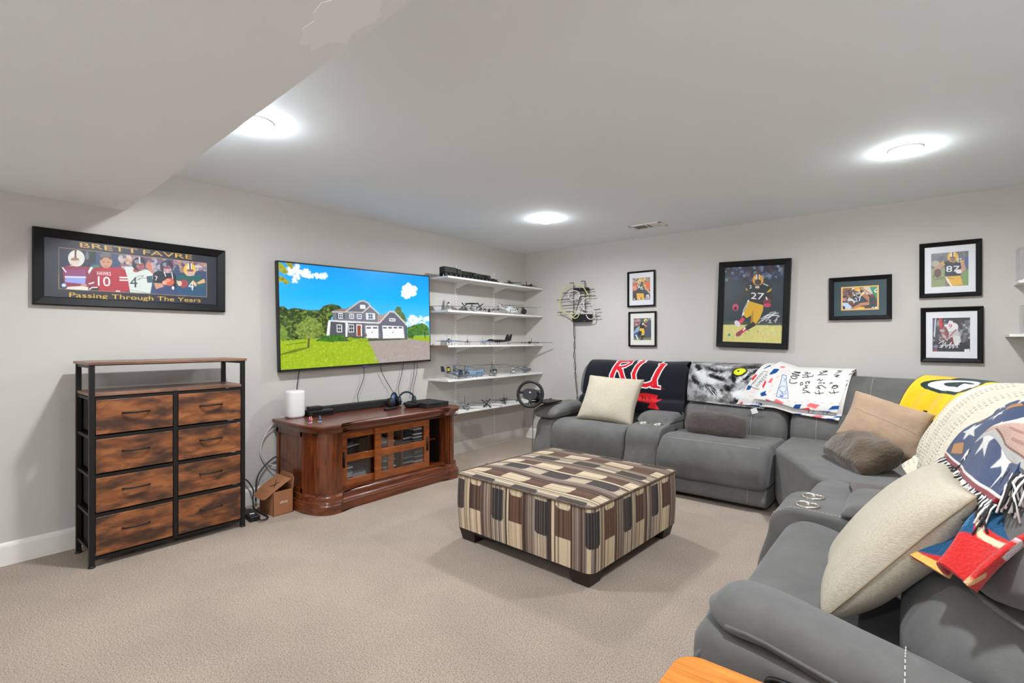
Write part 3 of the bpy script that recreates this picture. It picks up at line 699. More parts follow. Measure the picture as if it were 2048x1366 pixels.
# ------------------------------------------------------------------ television
TVY0, TVY1, TVZ0, TVZ1 = -3.343, -1.731, 1.048, 1.950
tv = thing('television', 'large wall-mounted television showing a grey house under blue sky', 'television', (.07, (TVY0 + TVY1) / 2, (TVZ0 + TVZ1) / 2)); OFF[tv.name] = tuple(tv.location)
b_ = .012
for a, c in (((TVY0, TVZ0), (TVY1, TVZ0 + .02)), ((TVY0, TVZ1 - b_), (TVY1, TVZ1)), ((TVY0, TVZ0), (TVY0 + b_, TVZ1)), ((TVY1 - b_, TVZ0), (TVY1, TVZ1))):
    MB().bb((.032, a[0], a[1]), (.072, c[0], c[1])).build('bezel', M['black'], tv, bevel=.002)
MB().bb((.030, TVY0 + .003, TVZ0 + .003), (.066, TVY1 - .003, TVZ1 - .003)).build('rear_case', M['black'], tv)
MB().bb((.003, -2.75, 1.3), (.032, -2.35, 1.7)).build('wall_bracket', M['blackmetal'], tv)
MB().bb((.060, -2.56, TVZ0 - .006), (.0725, -2.50, TVZ0 + .004)).build('badge', mat('badge_blue', (70, 86, 120), .4), tv)
TVQ = [(105, 138), (1685, 292), (1680, 1158), (108, 1250)]
def tv_canvas():
    c = Cv(380, 214, (20, 160, 250), TVQ)
    c.vgrad((0, 150, 244), (6, 172, 255), 0, .30); c.vgrad((6, 172, 255), (104, 204, 250), .30, .72)
    W_ = [(255, 255, 255), (240, 247, 255), (225, 238, 252)]
    for x, y, r in ((260, 215, 70), (330, 260, 60), (390, 265, 55), (440, 285, 40), (290, 300, 45), (230, 250, 45), (520, 285, 38), (565, 285, 45), (600, 290, 22), (495, 270, 28), (275, 335, 35), (390, 225, 30)):
        c.blobs((x - r * .7, y - r * .45, x + r * .7, y + r * .45), 16, (r * .25, r * .5), W_, .55, .8, int(x + y))
    for x, y, r in ((1470, 440, 75), (1440, 420, 50), (1520, 425, 45), (1425, 470, 40), (1520, 465, 40), (1470, 390, 40), (1455, 490, 40)):
        c.blobs((x - r * .6, y - r * .5, x + r * .6, y + r * .5), 14, (r * .3, r * .55), W_, .75, .85, int(x * 2 + y))
    for x, y, r in ((1500, 720, 50), (1460, 740, 40), (1560, 745, 60), (1640, 735, 45), (1500, 780, 55), (1610, 790, 60), (1450, 790, 40)):
        c.blobs((x - r * .6, y - r * .4, x + r * .6, y + r * .4), 12, (r * .25, r * .5), W_, .5, .7, int(x * 3 + y))
    # lawn, drive
    c.poly([(105, 935), (1700, 905), (1690, 1175), (100, 1262)], (150, 176, 34))
    c.poly([(105, 945), (700, 930), (1050, 1000), (1130, 1195), (105, 1262)], (152, 178, 30))
    c.blobs((105, 960, 1100, 1260), 900, (4, 16), [(172, 196, 40), (120, 150, 24), (196, 210, 62), (140, 168, 28)], .45, .45, 5)
    c.poly([(105, 1085), (250, 1040), (400, 1015), (395, 1030), (250, 1070), (105, 1100)], (78, 104, 20), .8); c.poly([(160, 990), (380, 960), (380, 970), (180, 995)], (86, 112, 24), .8)
    c.poly([(1020, 950), (1440, 935), (1690, 975), (1690, 1170), (1135, 1192), (1080, 1060)], (164, 152, 146))
    c.blobs((1080, 960, 1680, 1170), 500, (5, 18), [(180, 168, 162), (146, 134, 130), (172, 158, 150)], .4, .3, 6)
    c.poly([(1020, 950), (1130, 940), (1440, 932), (1440, 945), (1140, 955)], (110, 104, 104))
    # trees behind
    G = [(54, 78, 30), (96, 120, 44), (30, 48, 22), (136, 152, 66), (74, 98, 56), (24, 38, 20)]
    def tree(pts, n, r, cols, sd): 
        xs = [p[0] for p in pts]; ys = [p[1] for p in pts]; c.poly(pts, cols[0])
        g = np.random.default_rng(sd); k = 0
        P = np.array(pts, float)
        while k < n:
            x = g.uniform(min(xs), max(xs)); y = g.uniform(min(ys), max(ys)); ins = False; j = len(P) - 1
            for i in range(len(P)):
                if (P[i, 1] > y) != (P[j, 1] > y) and x < (P[j, 0] - P[i, 0]) * (y - P[i, 1]) / (P[j, 1] - P[i, 1]) + P[i, 0]: ins = not ins
                j = i
            if ins: c.ell(x, y, g.uniform(*r), g.uniform(*r) * .8, cols[g.integers(len(cols))], .75, 0, 7)
            k += 1
    tree([(105, 600), (150, 595), (200, 630), (260, 612), (340, 625), (420, 640), (520, 635), (590, 590), (640, 572), (720, 590), (760, 620), (640, 720), (640, 920), (105, 945)], 900, (6, 20), G, 3)
    tree([(1310, 640), (1340, 605), (1380, 612), (1385, 650), (1420, 690), (1440, 760), (1400, 760), (1340, 690)], 120, (5, 13), [(96, 120, 70), (120, 140, 96), (70, 96, 60)], 4)
    tree([(1440, 830), (1500, 800), (1560, 790), (1600, 775), (1650, 800), (1675, 840), (1675, 905), (1450, 905)], 220, (5, 14), [(70, 120, 44), (96, 140, 52), (50, 96, 40)], 8)
    c.poly([(600, 740), (1000, 760), (1440, 800), (1440, 945), (1020, 960), (590, 960)], (74, 84, 62))
    # house
    g1, g2, rf, wt = (118, 120, 132), (104, 106, 120), (112, 98, 98), (238, 238, 240)
    c.poly([(660, 640), (810, 620), (975, 540), (1050, 600), (1140, 680), (1130, 770), (660, 750)], g1)
    c.poly([(650, 655), (740, 622), (830, 625), (800, 660)], (140, 118, 110)); c.poly([(800, 650), (940, 550), (985, 542), (1040, 575), (1010, 640), (970, 660)], g2)
    c.line([(800, 650), (940, 553), (985, 542), (1040, 570), (1060, 600)], 14, (196, 188, 180)); c.line([(650, 655), (980, 662)], 10, (200, 194, 188))
    c.poly([(975, 665), (1055, 595), (1140, 672), (1125, 760), (980, 750)], g1); c.line([(970, 668), (1055, 597), (1145, 678)], 13, (204, 198, 190))
    c.poly([(1130, 690), (1200, 685), (1240, 660), (1160, 770), (1130, 760)], (170, 150, 140))
    c.poly([(1155, 770), (1265, 655), (1310, 660), (1425, 780), (1430, 935), (1150, 940)], g2); c.line([(1150, 772), (1262, 655), (1310, 660), (1430, 785)], 15, (206, 200, 192))
    c.poly([(615, 740), (800, 748), (1150, 768), (1150, 780), (800, 768), (615, 752)], (228, 226, 226)); c.poly([(640, 765), (1000, 775), (1000, 915), (630, 900)], (84, 84, 96))
    c.poly([(980, 780), (1150, 780), (1150, 935), (985, 930)], g1)
    for q in (((1003, 800), (1135, 803), (1135, 930), (1003, 928)), ((1180, 800), (1400, 810), (1412, 932), (1182, 934))):
        c.poly(q, (236, 234, 236)); 
        x0, x1 = q[0][0], q[1][0]; k = 2 if x1 - x0 < 150 else 4
        for i in range(k): c.poly([(x0 + (i + .15) * (x1 - x0) / k, 814), (x0 + (i + .85) * (x1 - x0) / k, 816), (x0 + (i + .85) * (x1 - x0) / k, 832), (x0 + (i + .15) * (x1 - x0) / k, 830)], (80, 84, 96))
        for j in (850, 878, 905): c.line([(x0 + 4, j), (x1 - 2, j + 2)], 2.5, (206, 204, 208))
        c.ell((x0 + x1) / 2, 870, 4, 8, (60, 60, 66))
    def win(x, y, w_, h_, cols=(70, 92, 120)):
        c.poly([(x, y), (x + w_, y + 3), (x + w_, y + h_), (x, y + h_ - 2)], wt); c.poly([(x + 7, y + 8), (x + w_ - 7, y + 10), (x + w_ - 7, y + h_ - 8), (x + 7, y + h_ - 9)], cols)
        c.line([(x, y + h_ / 2), (x + w_, y + h_ / 2)], 4, wt); c.line([(x + w_ / 2, y), (x + w_ / 2, y + h_)], 3, wt)
    win(835, 675, 48, 52); win(914, 680, 48, 50); win(718, 668, 52, 58); win(1028, 670, 58, 68); win(1008, 668, 18, 70); win(1088, 672, 16, 66); win(950, 584, 54, 42, (210, 214, 220)); win(1254, 724, 66, 34)
    for x in (702, 768): c.poly([(x, 668), (x + 14, 668), (x + 14, 728), (x, 726)], (60, 60, 70))
    win(700, 785, 54, 82, (60, 70, 76)); win(822, 785, 58, 84, (56, 66, 70)); 
    c.poly([(905, 785), (965, 788), (963, 910), (905, 906)], wt); c.poly([(913, 795), (953, 797), (950, 908), (913, 905)], (150, 74, 44))
    c.poly([(612, 752), (636, 754), (622, 902), (590, 902)], wt); c.poly([(792, 768), (818, 770), (808, 912), (790, 912)], wt)
    c.blobs((985, 880, 1010, 930), 20, (5, 9), [(120, 114, 116), (90, 86, 90)], .8, .7, 4); c.blobs((1150, 865, 1180, 932), 26, (5, 9), [(120, 114, 116), (90, 86, 90)], .8, .7, 5); c.blobs((815, 875, 905, 908), 26, (5, 10), [(120, 114, 116), (90, 86, 90)], .8, .6, 6)
    tree([(480, 950), (560, 905), (700, 890), (780, 895), (790, 945), (640, 965)], 150, (6, 14), [(60, 110, 30), (84, 136, 40), (40, 84, 24)], 11)
    tree([(800, 930), (840, 915), (880, 930), (1025, 930), (1025, 965), (830, 958)], 90, (5, 12), [(140, 170, 30), (176, 196, 50), (110, 140, 30)], 12)
    tree([(1440, 890), (1475, 865), (1515, 890), (1500, 935), (1450, 930)], 50, (6, 12), [(56, 92, 40), (76, 116, 50)], 13)
    tree([(270, 860), (300, 780), (360, 740), (400, 700), (470, 720), (540, 780), (570, 850), (520, 900), (440, 930), (340, 930)], 420, (6, 15), [(126, 146, 62), (96, 120, 46), (150, 164, 80), (74, 98, 36)], 14)
    c.poly([(398, 925), (416, 925), (408, 1025), (388, 1025)], (92, 72, 50))
    c.line([(1625, 860), (1632, 930)], 9, (80, 70, 50))
    tree([(105, 830), (150, 800), (180, 860), (185, 930), (105, 945)], 100, (6, 14), [(126, 156, 62), (96, 126, 46)], 16)
    L_ = [(150, 158, 20), (176, 170, 30), (110, 118, 20), (120, 76, 24)]
    for P_ in ([(105, 145), (150, 160), (180, 200), (210, 250), (170, 268), (120, 240), (105, 215)], [(180, 148), (250, 150), (262, 190), (245, 220), (215, 190), (195, 175)], [(105, 280), (160, 300), (225, 350), (190, 370), (140, 345), (105, 350)]): c.poly(P_, L_[0]); tree(P_, 22, (5, 12), L_, int(P_[1][0]))
    return c.grain(.04, 2)
M['screen'] = mat('tv_screen', (0, 0, 0), .25, attr=True, emit=1.0, spec=.3)
# the screen gives its own light: base stays black
nt = M['screen'].node_tree; bsdf = nt.nodes['Principled BSDF']
for l in list(bsdf.inputs['Base Color'].links): nt.links.remove(l)
bsdf.inputs['Base Color'].default_value = (.005, .005, .005, 1)
panel('screen', tv_canvas(), (.0725, TVY0 + b_, TVZ1 - b_), (.0725, TVY1 - b_, TVZ1 - b_), (.0725, TVY0 + b_, TVZ0 + .02), M['screen'], tv)
tv.rotation_euler = (math.radians(1.35), 0, 0)

# ------------------------------------------------------------------ wall shelves on slotted uprights
M['bracket'] = M['whitemetal']
shelves = thing('wall_shelf_unit', 'white wall shelving with slotted uprights beside the tv holding models', 'shelf', (.15, -.85, .9))
SHZ = [1.958, 1.604, 1.236, .876, .530]; SHX = .30; SHY0, SHY1 = -1.69, -.012
for y, z0, z1 in ((-1.291, .45, 2.13), (-.638, .12, 2.12)):
    m = MB().bb((0, y - .013, z0), (.014, y + .013, z1)); up = m.build('upright', M['whitemetal'], shelves, bevel=.001)
    sl = MB(); z = z0 + .03
    while z < z1 - .02:
        for dy in (-.005, .005): sl.bb((.0138, y + dy - .0018, z), (.0147, y + dy + .0018, z + .016))
        z += .032
    sl.build('slot', mat('slot_grey', (90, 88, 86), .7) if 'slot_grey' not in bpy.data.materials else bpy.data.materials['slot_grey'], up, kind='stuff')
for i, z in enumerate(SHZ):
    b = MB().bb((.002, SHY0 if i < 4 else -1.56, z - .020), (SHX, SHY1, z)).build('shelf_board', M['white'], shelves, bevel=.0015)
    if i == 2: MB().bb((.004, SHY0 - .002, z - .0195), (SHX - .002, SHY0 + .0005, z - .0005)).build('end_cap', mat('raw_board_edge', (150, 112, 84), .7), b)
    for y in (-1.291, -.638):
        m = MB(); P_ = [(.012, z - .021), (.27, z - .021), (.27, z - .030), (.15, z - .052), (.04, z - .085), (.012, z - .09)]
        m.rings([[(x, y + dy, zz_) for x, zz_ in P_] for dy in (-.004, .004)]); br = m.build('bracket', M['whitemetal'], shelves, bevel=.001)
        for x in (.06, .09): MB().lathe((x, y + .0045, z - .042), [(.004, 0), (.004, .0006)], 8, 'y').build('hole', M['dark'], br)
# ------------------------------------------------------------------ framed pictures
WV, NV, YL, DG = (238, 236, 236), (34, 40, 58), (222, 170, 40), (30, 42, 40)
M['mat_white'] = mat('mat_board_white', (226, 226, 230), .8); M['mat_cream'] = mat('mat_board_cream', (226, 224, 216), .8)
M['mat_green'] = mat('mat_board_green', (42, 66, 72), .8); M['mat_gold'] = mat('mat_board_gold', (232, 186, 108), .7)
M['pglass'] = glass_mat('picture_glass', refl=.014, rough=.25)
def frame(label, wall, a0, a1, z0, z1, bw, dep, mats, pic, cv, roll=0):
    """wall 'back': a = x (left to right); wall 'left': a = y. mats: list of (inset from frame opening, material); pic: (l,r,b,t) insets of print from outer edge"""
    def W(a, z, d): return (a, -d, z) if wall == 'back' else (d, a, z)
    c0 = W((a0 + a1) / 2, (z0 + z1) / 2, 0)
    t = thing('framed_picture', label, 'picture', c0)
    pr_ = [(0, 0), (0, dep), (.006, dep + .003), (bw * .55, dep - .004), (bw - .004, dep - .010), (bw, dep - .013), (bw, .004), (bw, 0)]
    def side(p, q, din):
        # mitred rail: profile (inward, out) swept from corner p to corner q
        m = MB(); R = []
        for (c, s) in ((p, 1), (q, -1)):
            R.append([W(c[0] + (din[0] * i + (din[1] != 0) * s * i * sg(c, p, q, 0)), c[1] + (din[1] * i + (din[0] != 0) * s * i * sg(c, p, q, 1)), o + .002) for i, o in pr_])
        m.rings(R); return m.build('frame_rail', M['frame'], t)
    def sg(c, p, q, k): return 1 if q[k] > p[k] else (-1 if q[k] < p[k] else 0)
    side((a0, z1), (a1, z1), (0, -1)); side((a0, z0), (a1, z0), (0, 1)); side((a0, z0), (a0, z1), (1, 0)); side((a1, z0), (a1, z1), (-1, 0))
    lx, rx, bx, tx = pic
    d = dep - .019
    MB().add([W(a, z, dd) for dd in (.003, d - .0025) for a, z in ((a0 + bw * .6, z0 + bw * .6), (a1 - bw * .6, z0 + bw * .6), (a1 - bw * .6, z1 - bw * .6), (a0 + bw * .6, z1 - bw * .6))],
             [(0, 1, 2, 3), (4, 5, 6, 7), (0, 1, 5, 4), (1, 2, 6, 5), (2, 3, 7, 6), (3, 0, 4, 7)]).build('backing_board', M['blackmatte'], t)
    prev = bw * .8
    for i, (ins, mm) in enumerate(mats):
        o = [a0 + (prev if i == 0 else mats[i - 1][0][0]) , a1 - (prev if i == 0 else mats[i - 1][0][1]), z0 + (prev if i == 0 else mats[i - 1][0][2]), z1 - (prev if i == 0 else mats[i - 1][0][3])]
        n_ = [a0 + ins[0], a1 - ins[1], z0 + ins[2], z1 - ins[3]]
        m = MB(); dd = d + .003 - .0012 * i
        O = [(o[0], o[2]), (o[1], o[2]), (o[1], o[3]), (o[0], o[3])]; I = [(n_[0], n_[2]), (n_[1], n_[2]), (n_[1], n_[3]), (n_[0], n_[3])]
        m.rings([[W(*p, dd - .0012) for p in O], [W(*p, dd) for p in O], [W(*p, dd) for p in I], [W(*p, dd - .0012) for p in I]], cap=False)
        m.build('mat_board', mm, t)
    panel('print', cv, W(a0 + lx, z1 - tx, d), W(a1 - rx, z1 - tx, d), W(a0 + lx, z0 + bx, d), M['print'], t)
    g = [(a0 + bw - .003, z0 + bw - .003), (a1 - bw + .003, z0 + bw - .003), (a1 - bw + .003, z1 - bw + .003), (a0 + bw - .003, z1 - bw + .003)]
    MB().rings([[W(*p, d + .004) for p in g], [W(*p, d + .0055) for p in g]]).build('glass', M['pglass'], t)
    if roll: t.rotation_euler = (0, roll, 0) if wall == 'back' else (roll, 0, 0)
    return t
SK, SKD, BRN, RED = (206, 150, 122), (120, 78, 58), (120, 62, 44), (160, 32, 44)
def helmet(c, x, y, r, col, stripe=None, face=(196, 140, 110), dirn=0, mask=(90, 90, 96), logo=None):
    c.ell(x, y, r, r * 1.02, col); c.ell(x - r * .3, y - r * .35, r * .35, r * .3, (255, 255, 255), .22)
    c.ell(x + dirn * r * .35, y + r * .35, r * .58, r * .55, face); c.ell(x + dirn * r * .35, y + r * .12, r * .5, r * .16, (70, 50, 44), .7)
    if stripe: 
        c.line([(x + dirn * r * .15, y - r), (x + dirn * r * .25, y - r * .1)], r * .22, stripe[0]); 
        if len(stripe) > 1:
            for s in (-1, 1): c.line([(x + s * r * .2 + dirn * r * .15, y - r * .97), (x + s * r * .2 + dirn * r * .25, y - r * .1)], r * .12, stripe[1])
    for k in (.45, .68, .9): c.line([(x + dirn * r * .35 - r * .62, y + r * k), (x + dirn * r * .35 + r * .62, y + r * k)], r * .07, mask)
    c.line([(x + dirn * r * .35, y + r * .35), (x + dirn * r * .35, y + r * .98)], r * .06, mask)
    if logo: c.ell(x - dirn * r * .5, y - r * .05, r * .25, r * .2, logo)
# long picture on the left wall (traced in its own plane)
LQ = [(312, 433), (1607, 592), (1597, 965), (303, 890)]
def cv_long():
    c = Cv(430, 174, (36, 42, 60), LQ)
    q = [(420, 517), (1528, 640), (1523, 903), (415, 832)]
    c.poly(q, (52, 74, 110)); c.poly([(420, 517), (660, 545), (650, 850), (415, 832)], (34, 34, 62)); c.poly([(640, 545), (700, 550), (690, 640), (640, 640)], (30, 44, 46)); c.ell(630, 580, 14, 34, (120, 136, 140), .6)
    c.poly([(655, 660), (720, 650), (720, 700), (640, 690)], (60, 128, 92)); 
    c.blobs((880, 575, 1525, 690), 150, (12, 30), [(168, 96, 90), (196, 170, 170), (90, 96, 140), (214, 150, 110), (140, 60, 80), (200, 200, 210), (80, 70, 100)], .55, .9, 9); c.blobs((860, 580, 960, 640), 14, (8, 20), [(200, 160, 130), (220, 200, 190), (40, 44, 70)], .6, 1, 3)
    # 1: white helmet, maroon; bluish bar is a window reflection painted in
    c.poly([(445, 680), (480, 655), (560, 662), (640, 665), (655, 700), (645, 845), (470, 835), (450, 760)], (142, 34, 66)); c.poly([(470, 690), (610, 680), (620, 740), (460, 740)], (140, 70, 130), .7); c.poly([(463, 735), (616, 738), (612, 798), (463, 782)], (150, 160, 226)); c.line([(464, 742), (615, 746)], 8, (236, 240, 255)); c.line([(445, 670), (470, 705)], 8, WV); c.poly([(480, 818), (600, 812), (640, 825), (640, 850), (470, 835)], (228, 224, 214)); c.ell(600, 806, 24, 10, SK)
    helmet(c, 550, 600, 62, (226, 226, 214), [(96, 26, 40)], (222, 190, 176), -.5, (228, 228, 216)); c.ell(453, 806, 18, 15, (150, 190, 236)); c.ell(453, 806, 10, 7, (240, 246, 255))
    # 2: red jersey, no helmet
    c.poly([(640, 690), (700, 668), (770, 672), (880, 668), (910, 690), (948, 850), (880, 862), (640, 848)], (176, 36, 52)); c.poly([(640, 690), (700, 668), (705, 770), (690, 850), (640, 848)], (150, 30, 56)); c.poly([(635, 700), (655, 665), (672, 672), (640, 722)], WV)
    c.ell(770, 622, 46, 54, SK); c.ell(768, 596, 48, 32, (96, 76, 70)); c.ell(770, 634, 38, 40, SK); c.ell(752, 628, 7, 4, (70, 50, 46)); c.ell(788, 630, 7, 4, (70, 50, 46)); c.line([(758, 660), (782, 661)], 4, (140, 70, 66)); c.ell(766, 578, 44, 20, (120, 112, 120), .7)
    c.text('HAWKS', [(702, 700), (804, 706), (804, 734), (702, 728)], WV); c.text('10', [(706, 738), (798, 744), (798, 818), (706, 810)], WV)
    for y in (748, 768): c.line([(870, y), (926, y + 2)], 10, WV)
    c.line([(640, 796), (676, 786)], 9, WV); c.ell(672, 835, 42, 20, (40, 26, 36)); c.line([(640, 838), (662, 824), (700, 824)], 7, WV); c.line([(840, 852), (866, 854)], 10, (226, 210, 210))
    # 3: white jersey, navy helmet, throwing hand
    c.poly([(905, 665), (960, 665), (1080, 690), (1120, 720), (1110, 800), (1095, 872), (945, 862), (930, 760)], (214, 222, 214)); c.poly([(1070, 740), (1115, 735), (1112, 790), (1075, 790)], (70, 90, 100)); c.ell(995, 695, 26, 14, (180, 70, 60))
    helmet(c, 1015, 645, 52, (34, 42, 62), [(214, 214, 220)], (196, 110, 110), .6, (50, 50, 70)); c.poly([(1065, 650), (1090, 618), (1105, 640), (1115, 690), (1130, 712), (1115, 722), (1085, 690)], (206, 126, 104)); c.text('4', [(945, 745), (1000, 745), (1000, 826), (945, 822)], (36, 34, 52))
    c.line([(990, 752), (1010, 738), (1050, 735), (1000, 768), (1050, 752), (1090, 758)], 3, (30, 40, 80)); c.line([(950, 845), (1095, 872)], 5, (150, 170, 160))
    # 4: black jersey with ball
    c.poly([(1120, 720), (1160, 700), (1270, 705), (1295, 740), (1290, 890), (1140, 880), (1140, 800), (1115, 770)], (26, 30, 46)); c.poly([(1125, 800), (1200, 800), (1290, 830), (1290, 890), (1140, 882)], (54, 66, 110)); c.poly([(1125, 790), (1185, 795), (1200, 820), (1140, 840)], SK)
    helmet(c, 1225, 667, 50, (42, 46, 68), [(60, 66, 96)], (190, 110, 116), .3, (210, 210, 214)); c.line([(1205, 708), (1215, 740)], 6, WV); c.line([(1262, 712), (1268, 760)], 6, WV); c.line([(1135, 738), (1150, 745), (1138, 770)], 5, WV); c.ell(1240, 785, 38, 30, (206, 92, 66)); c.ell(1232, 772, 18, 12, (230, 160, 140), .7); c.ell(1205, 790, 18, 16, (220, 170, 140)); c.ell(1268, 830, 9, 14, WV)
    # 5: green jersey, gold helmet, ball
    c.poly([(1295, 745), (1340, 725), (1470, 730), (1510, 770), (1505, 895), (1300, 878)], (28, 92, 92)); c.poly([(1300, 800), (1505, 830), (1505, 897), (1300, 878)], (34, 76, 118), .8); c.poly([(1450, 790), (1505, 760), (1515, 790), (1460, 802)], (226, 176, 120)); c.poly([(1295, 770), (1330, 790), (1300, 800)], (226, 176, 120)); c.text('4', [(1385, 775), (1425, 780), (1425, 850), (1385, 845)], (220, 224, 224))
    helmet(c, 1398, 690, 48, (226, 186, 84), [(40, 70, 60), (240, 240, 240)], (200, 130, 116), .3, (220, 220, 226)); c.ell(1350, 798, 34, 32, (160, 62, 72)); c.ell(1320, 796, 16, 20, (230, 190, 160)); c.poly([(1420, 770), (1450, 800), (1440, 822), (1415, 800)], (230, 180, 140)); c.line([(1440, 664), (1490, 668)], 7, WV, .8)
    c._fill([c.tp([(250, 380), (1660, 540), (1660, 1010), (250, 960)]), c.tp(q)], (30, 35, 52))
    c.line([q[0], q[1], q[2], q[3], q[0]], 2.5, (196, 160, 90))
    c.text('BRETT', [(578, 478), (1010, 530), (1012, 566), (580, 514)], (216, 166, 70)); c.text('FAVRE', [(1050, 535), (1420, 577), (1420, 610), (1050, 570)], (216, 166, 70))
    c.poly([(475, 852), (960, 890), (960, 932), (475, 896)], (24, 22, 22), .8)
    c.text('Passing Through The Years', [(492, 860), (1476, 912), (1474, 952), (490, 908)], (222, 178, 60)); return c.grain(.03)
frame('wide black frame of five football players in a row above the dresser', 'left', -4.772, -3.722, 1.500, 1.960, .052, .030, [], (.052, .052, .052, .052), cv_long())
def cv_a():
    c = Cv(110, 150, (150, 124, 100), [(187, 212), (467, 183), (467, 560), (190, 577)])
    c.blobs((187, 190, 467, 300), 80, (8, 22), [(190, 170, 150), (120, 100, 90), (210, 190, 160), (160, 130, 90)], .6, 1, 2)
    c.poly([(190, 300), (265, 285), (270, 420), (190, 425)], (206, 92, 56)); c.poly([(370, 280), (467, 260), (467, 380), (400, 380)], (226, 96, 50)); c.ell(225, 370, 30, 40, (216, 150, 110)); c.poly([(190, 430), (260, 400), (260, 570), (190, 577)], (66, 56, 58)); c.poly([(350, 400), (467, 400), (467, 560), (360, 560)], (84, 70, 70))
    c.poly([(258, 330), (300, 292), (360, 305), (405, 340), (372, 390), (352, 455), (252, 452), (262, 390)], (38, 58, 54)); c.poly([(350, 300), (405, 325), (400, 352), (355, 345)], YL); c.poly([(250, 455), (356, 455), (372, 510), (362, 560), (330, 562), (312, 500), (298, 560), (262, 562)], (236, 178, 50)); c.line([(380, 360), (455, 445)], 26, (214, 166, 130)); c.poly([(375, 400), (420, 420), (400, 500), (360, 470)], (50, 52, 56)); c.poly([(400, 480), (440, 470), (450, 540), (390, 550)], (214, 206, 216)); c.blobs((200, 500, 460, 570), 20, (6, 16), [(230, 220, 220), (90, 70, 60)], .6, 1, 5)
    helmet(c, 318, 270, 48, (238, 186, 60), None, (120, 90, 80), .7, (50, 50, 50), WV); c.ell(300, 275, 18, 20, WV); c.ell(300, 275, 10, 12, DG); c.ell(378, 228, 18, 20, (236, 190, 90)); c.text('96', [(262, 312), (356, 342), (350, 402), (256, 372)], WV); return c.grain(.05)
frame('small black frame of number 96 football player above another small frame', 'back', 1.493, 1.818, 1.665, 2.065, .018, .028, [((.058, .058, .075, .075), M['mat_white'])], (.055, .055, .072, .072), cv_a())
def cv_b():
    c = Cv(110, 150, (62, 68, 86), [(203, 855), (480, 845), (481, 1218), (203, 1218)])
    c.poly([(203, 855), (300, 850), (300, 970), (203, 1000)], (150, 110, 104)); c.blobs((203, 850, 330, 960), 40, (8, 22), [(196, 160, 150), (110, 60, 60), (60, 60, 80)], .6, 1, 2); c.poly([(203, 1175), (481, 1170), (481, 1218), (203, 1218)], (120, 124, 84)); c.poly([(400, 860), (481, 850), (481, 1170), (380, 1170)], (70, 78, 98)); c.text('13', [(430, 852), (468, 852), (468, 886), (430, 886)], WV)
    c.poly([(250, 1010), (300, 980), (290, 1060), (220, 1120), (203, 1130), (203, 1090)], (150, 166, 190)); c.poly([(203, 1110), (260, 1080), (250, 1150), (210, 1150)], (50, 90, 150)); c.line([(240, 1130), (270, 1200)], 20, (214, 220, 226))
    c.poly([(296, 960), (320, 920), (370, 910), (400, 960), (370, 1030), (300, 1025)], (30, 38, 40)); c.poly([(330, 940), (360, 925), (370, 950), (340, 970)], (210, 216, 216)); c.line([(360, 950), (398, 990)], 24, (216, 140, 110)); c.ell(392, 1000, 18, 12, (150, 80, 50)); c.poly([(300, 1020), (360, 1020), (375, 1080), (360, 1140), (325, 1140), (330, 1080), (295, 1060)], (226, 186, 40)); c.poly([(290, 1060), (330, 1070), (300, 1140), (270, 1130)], (34, 40, 40)); c.line([(345, 1140), (330, 1200)], 22, (26, 26, 30)); c.ell(325, 1205, 22, 10, (20, 20, 24))
    helmet(c, 390, 895, 32, (222, 196, 90), None, (150, 110, 100), .7, (90, 90, 90)); c.ell(330, 890, 22, 24, (60, 110, 110)); c.ell(290, 890, 18, 22, (190, 140, 120)); return c.grain(.05)
frame('small black frame of player catching a ball below the number 96 frame', 'back', 1.506, 1.830, 1.217, 1.610, .018, .028, [((.058, .058, .075, .075), M['mat_cream'])], (.055, .055, .072, .072), cv_b())
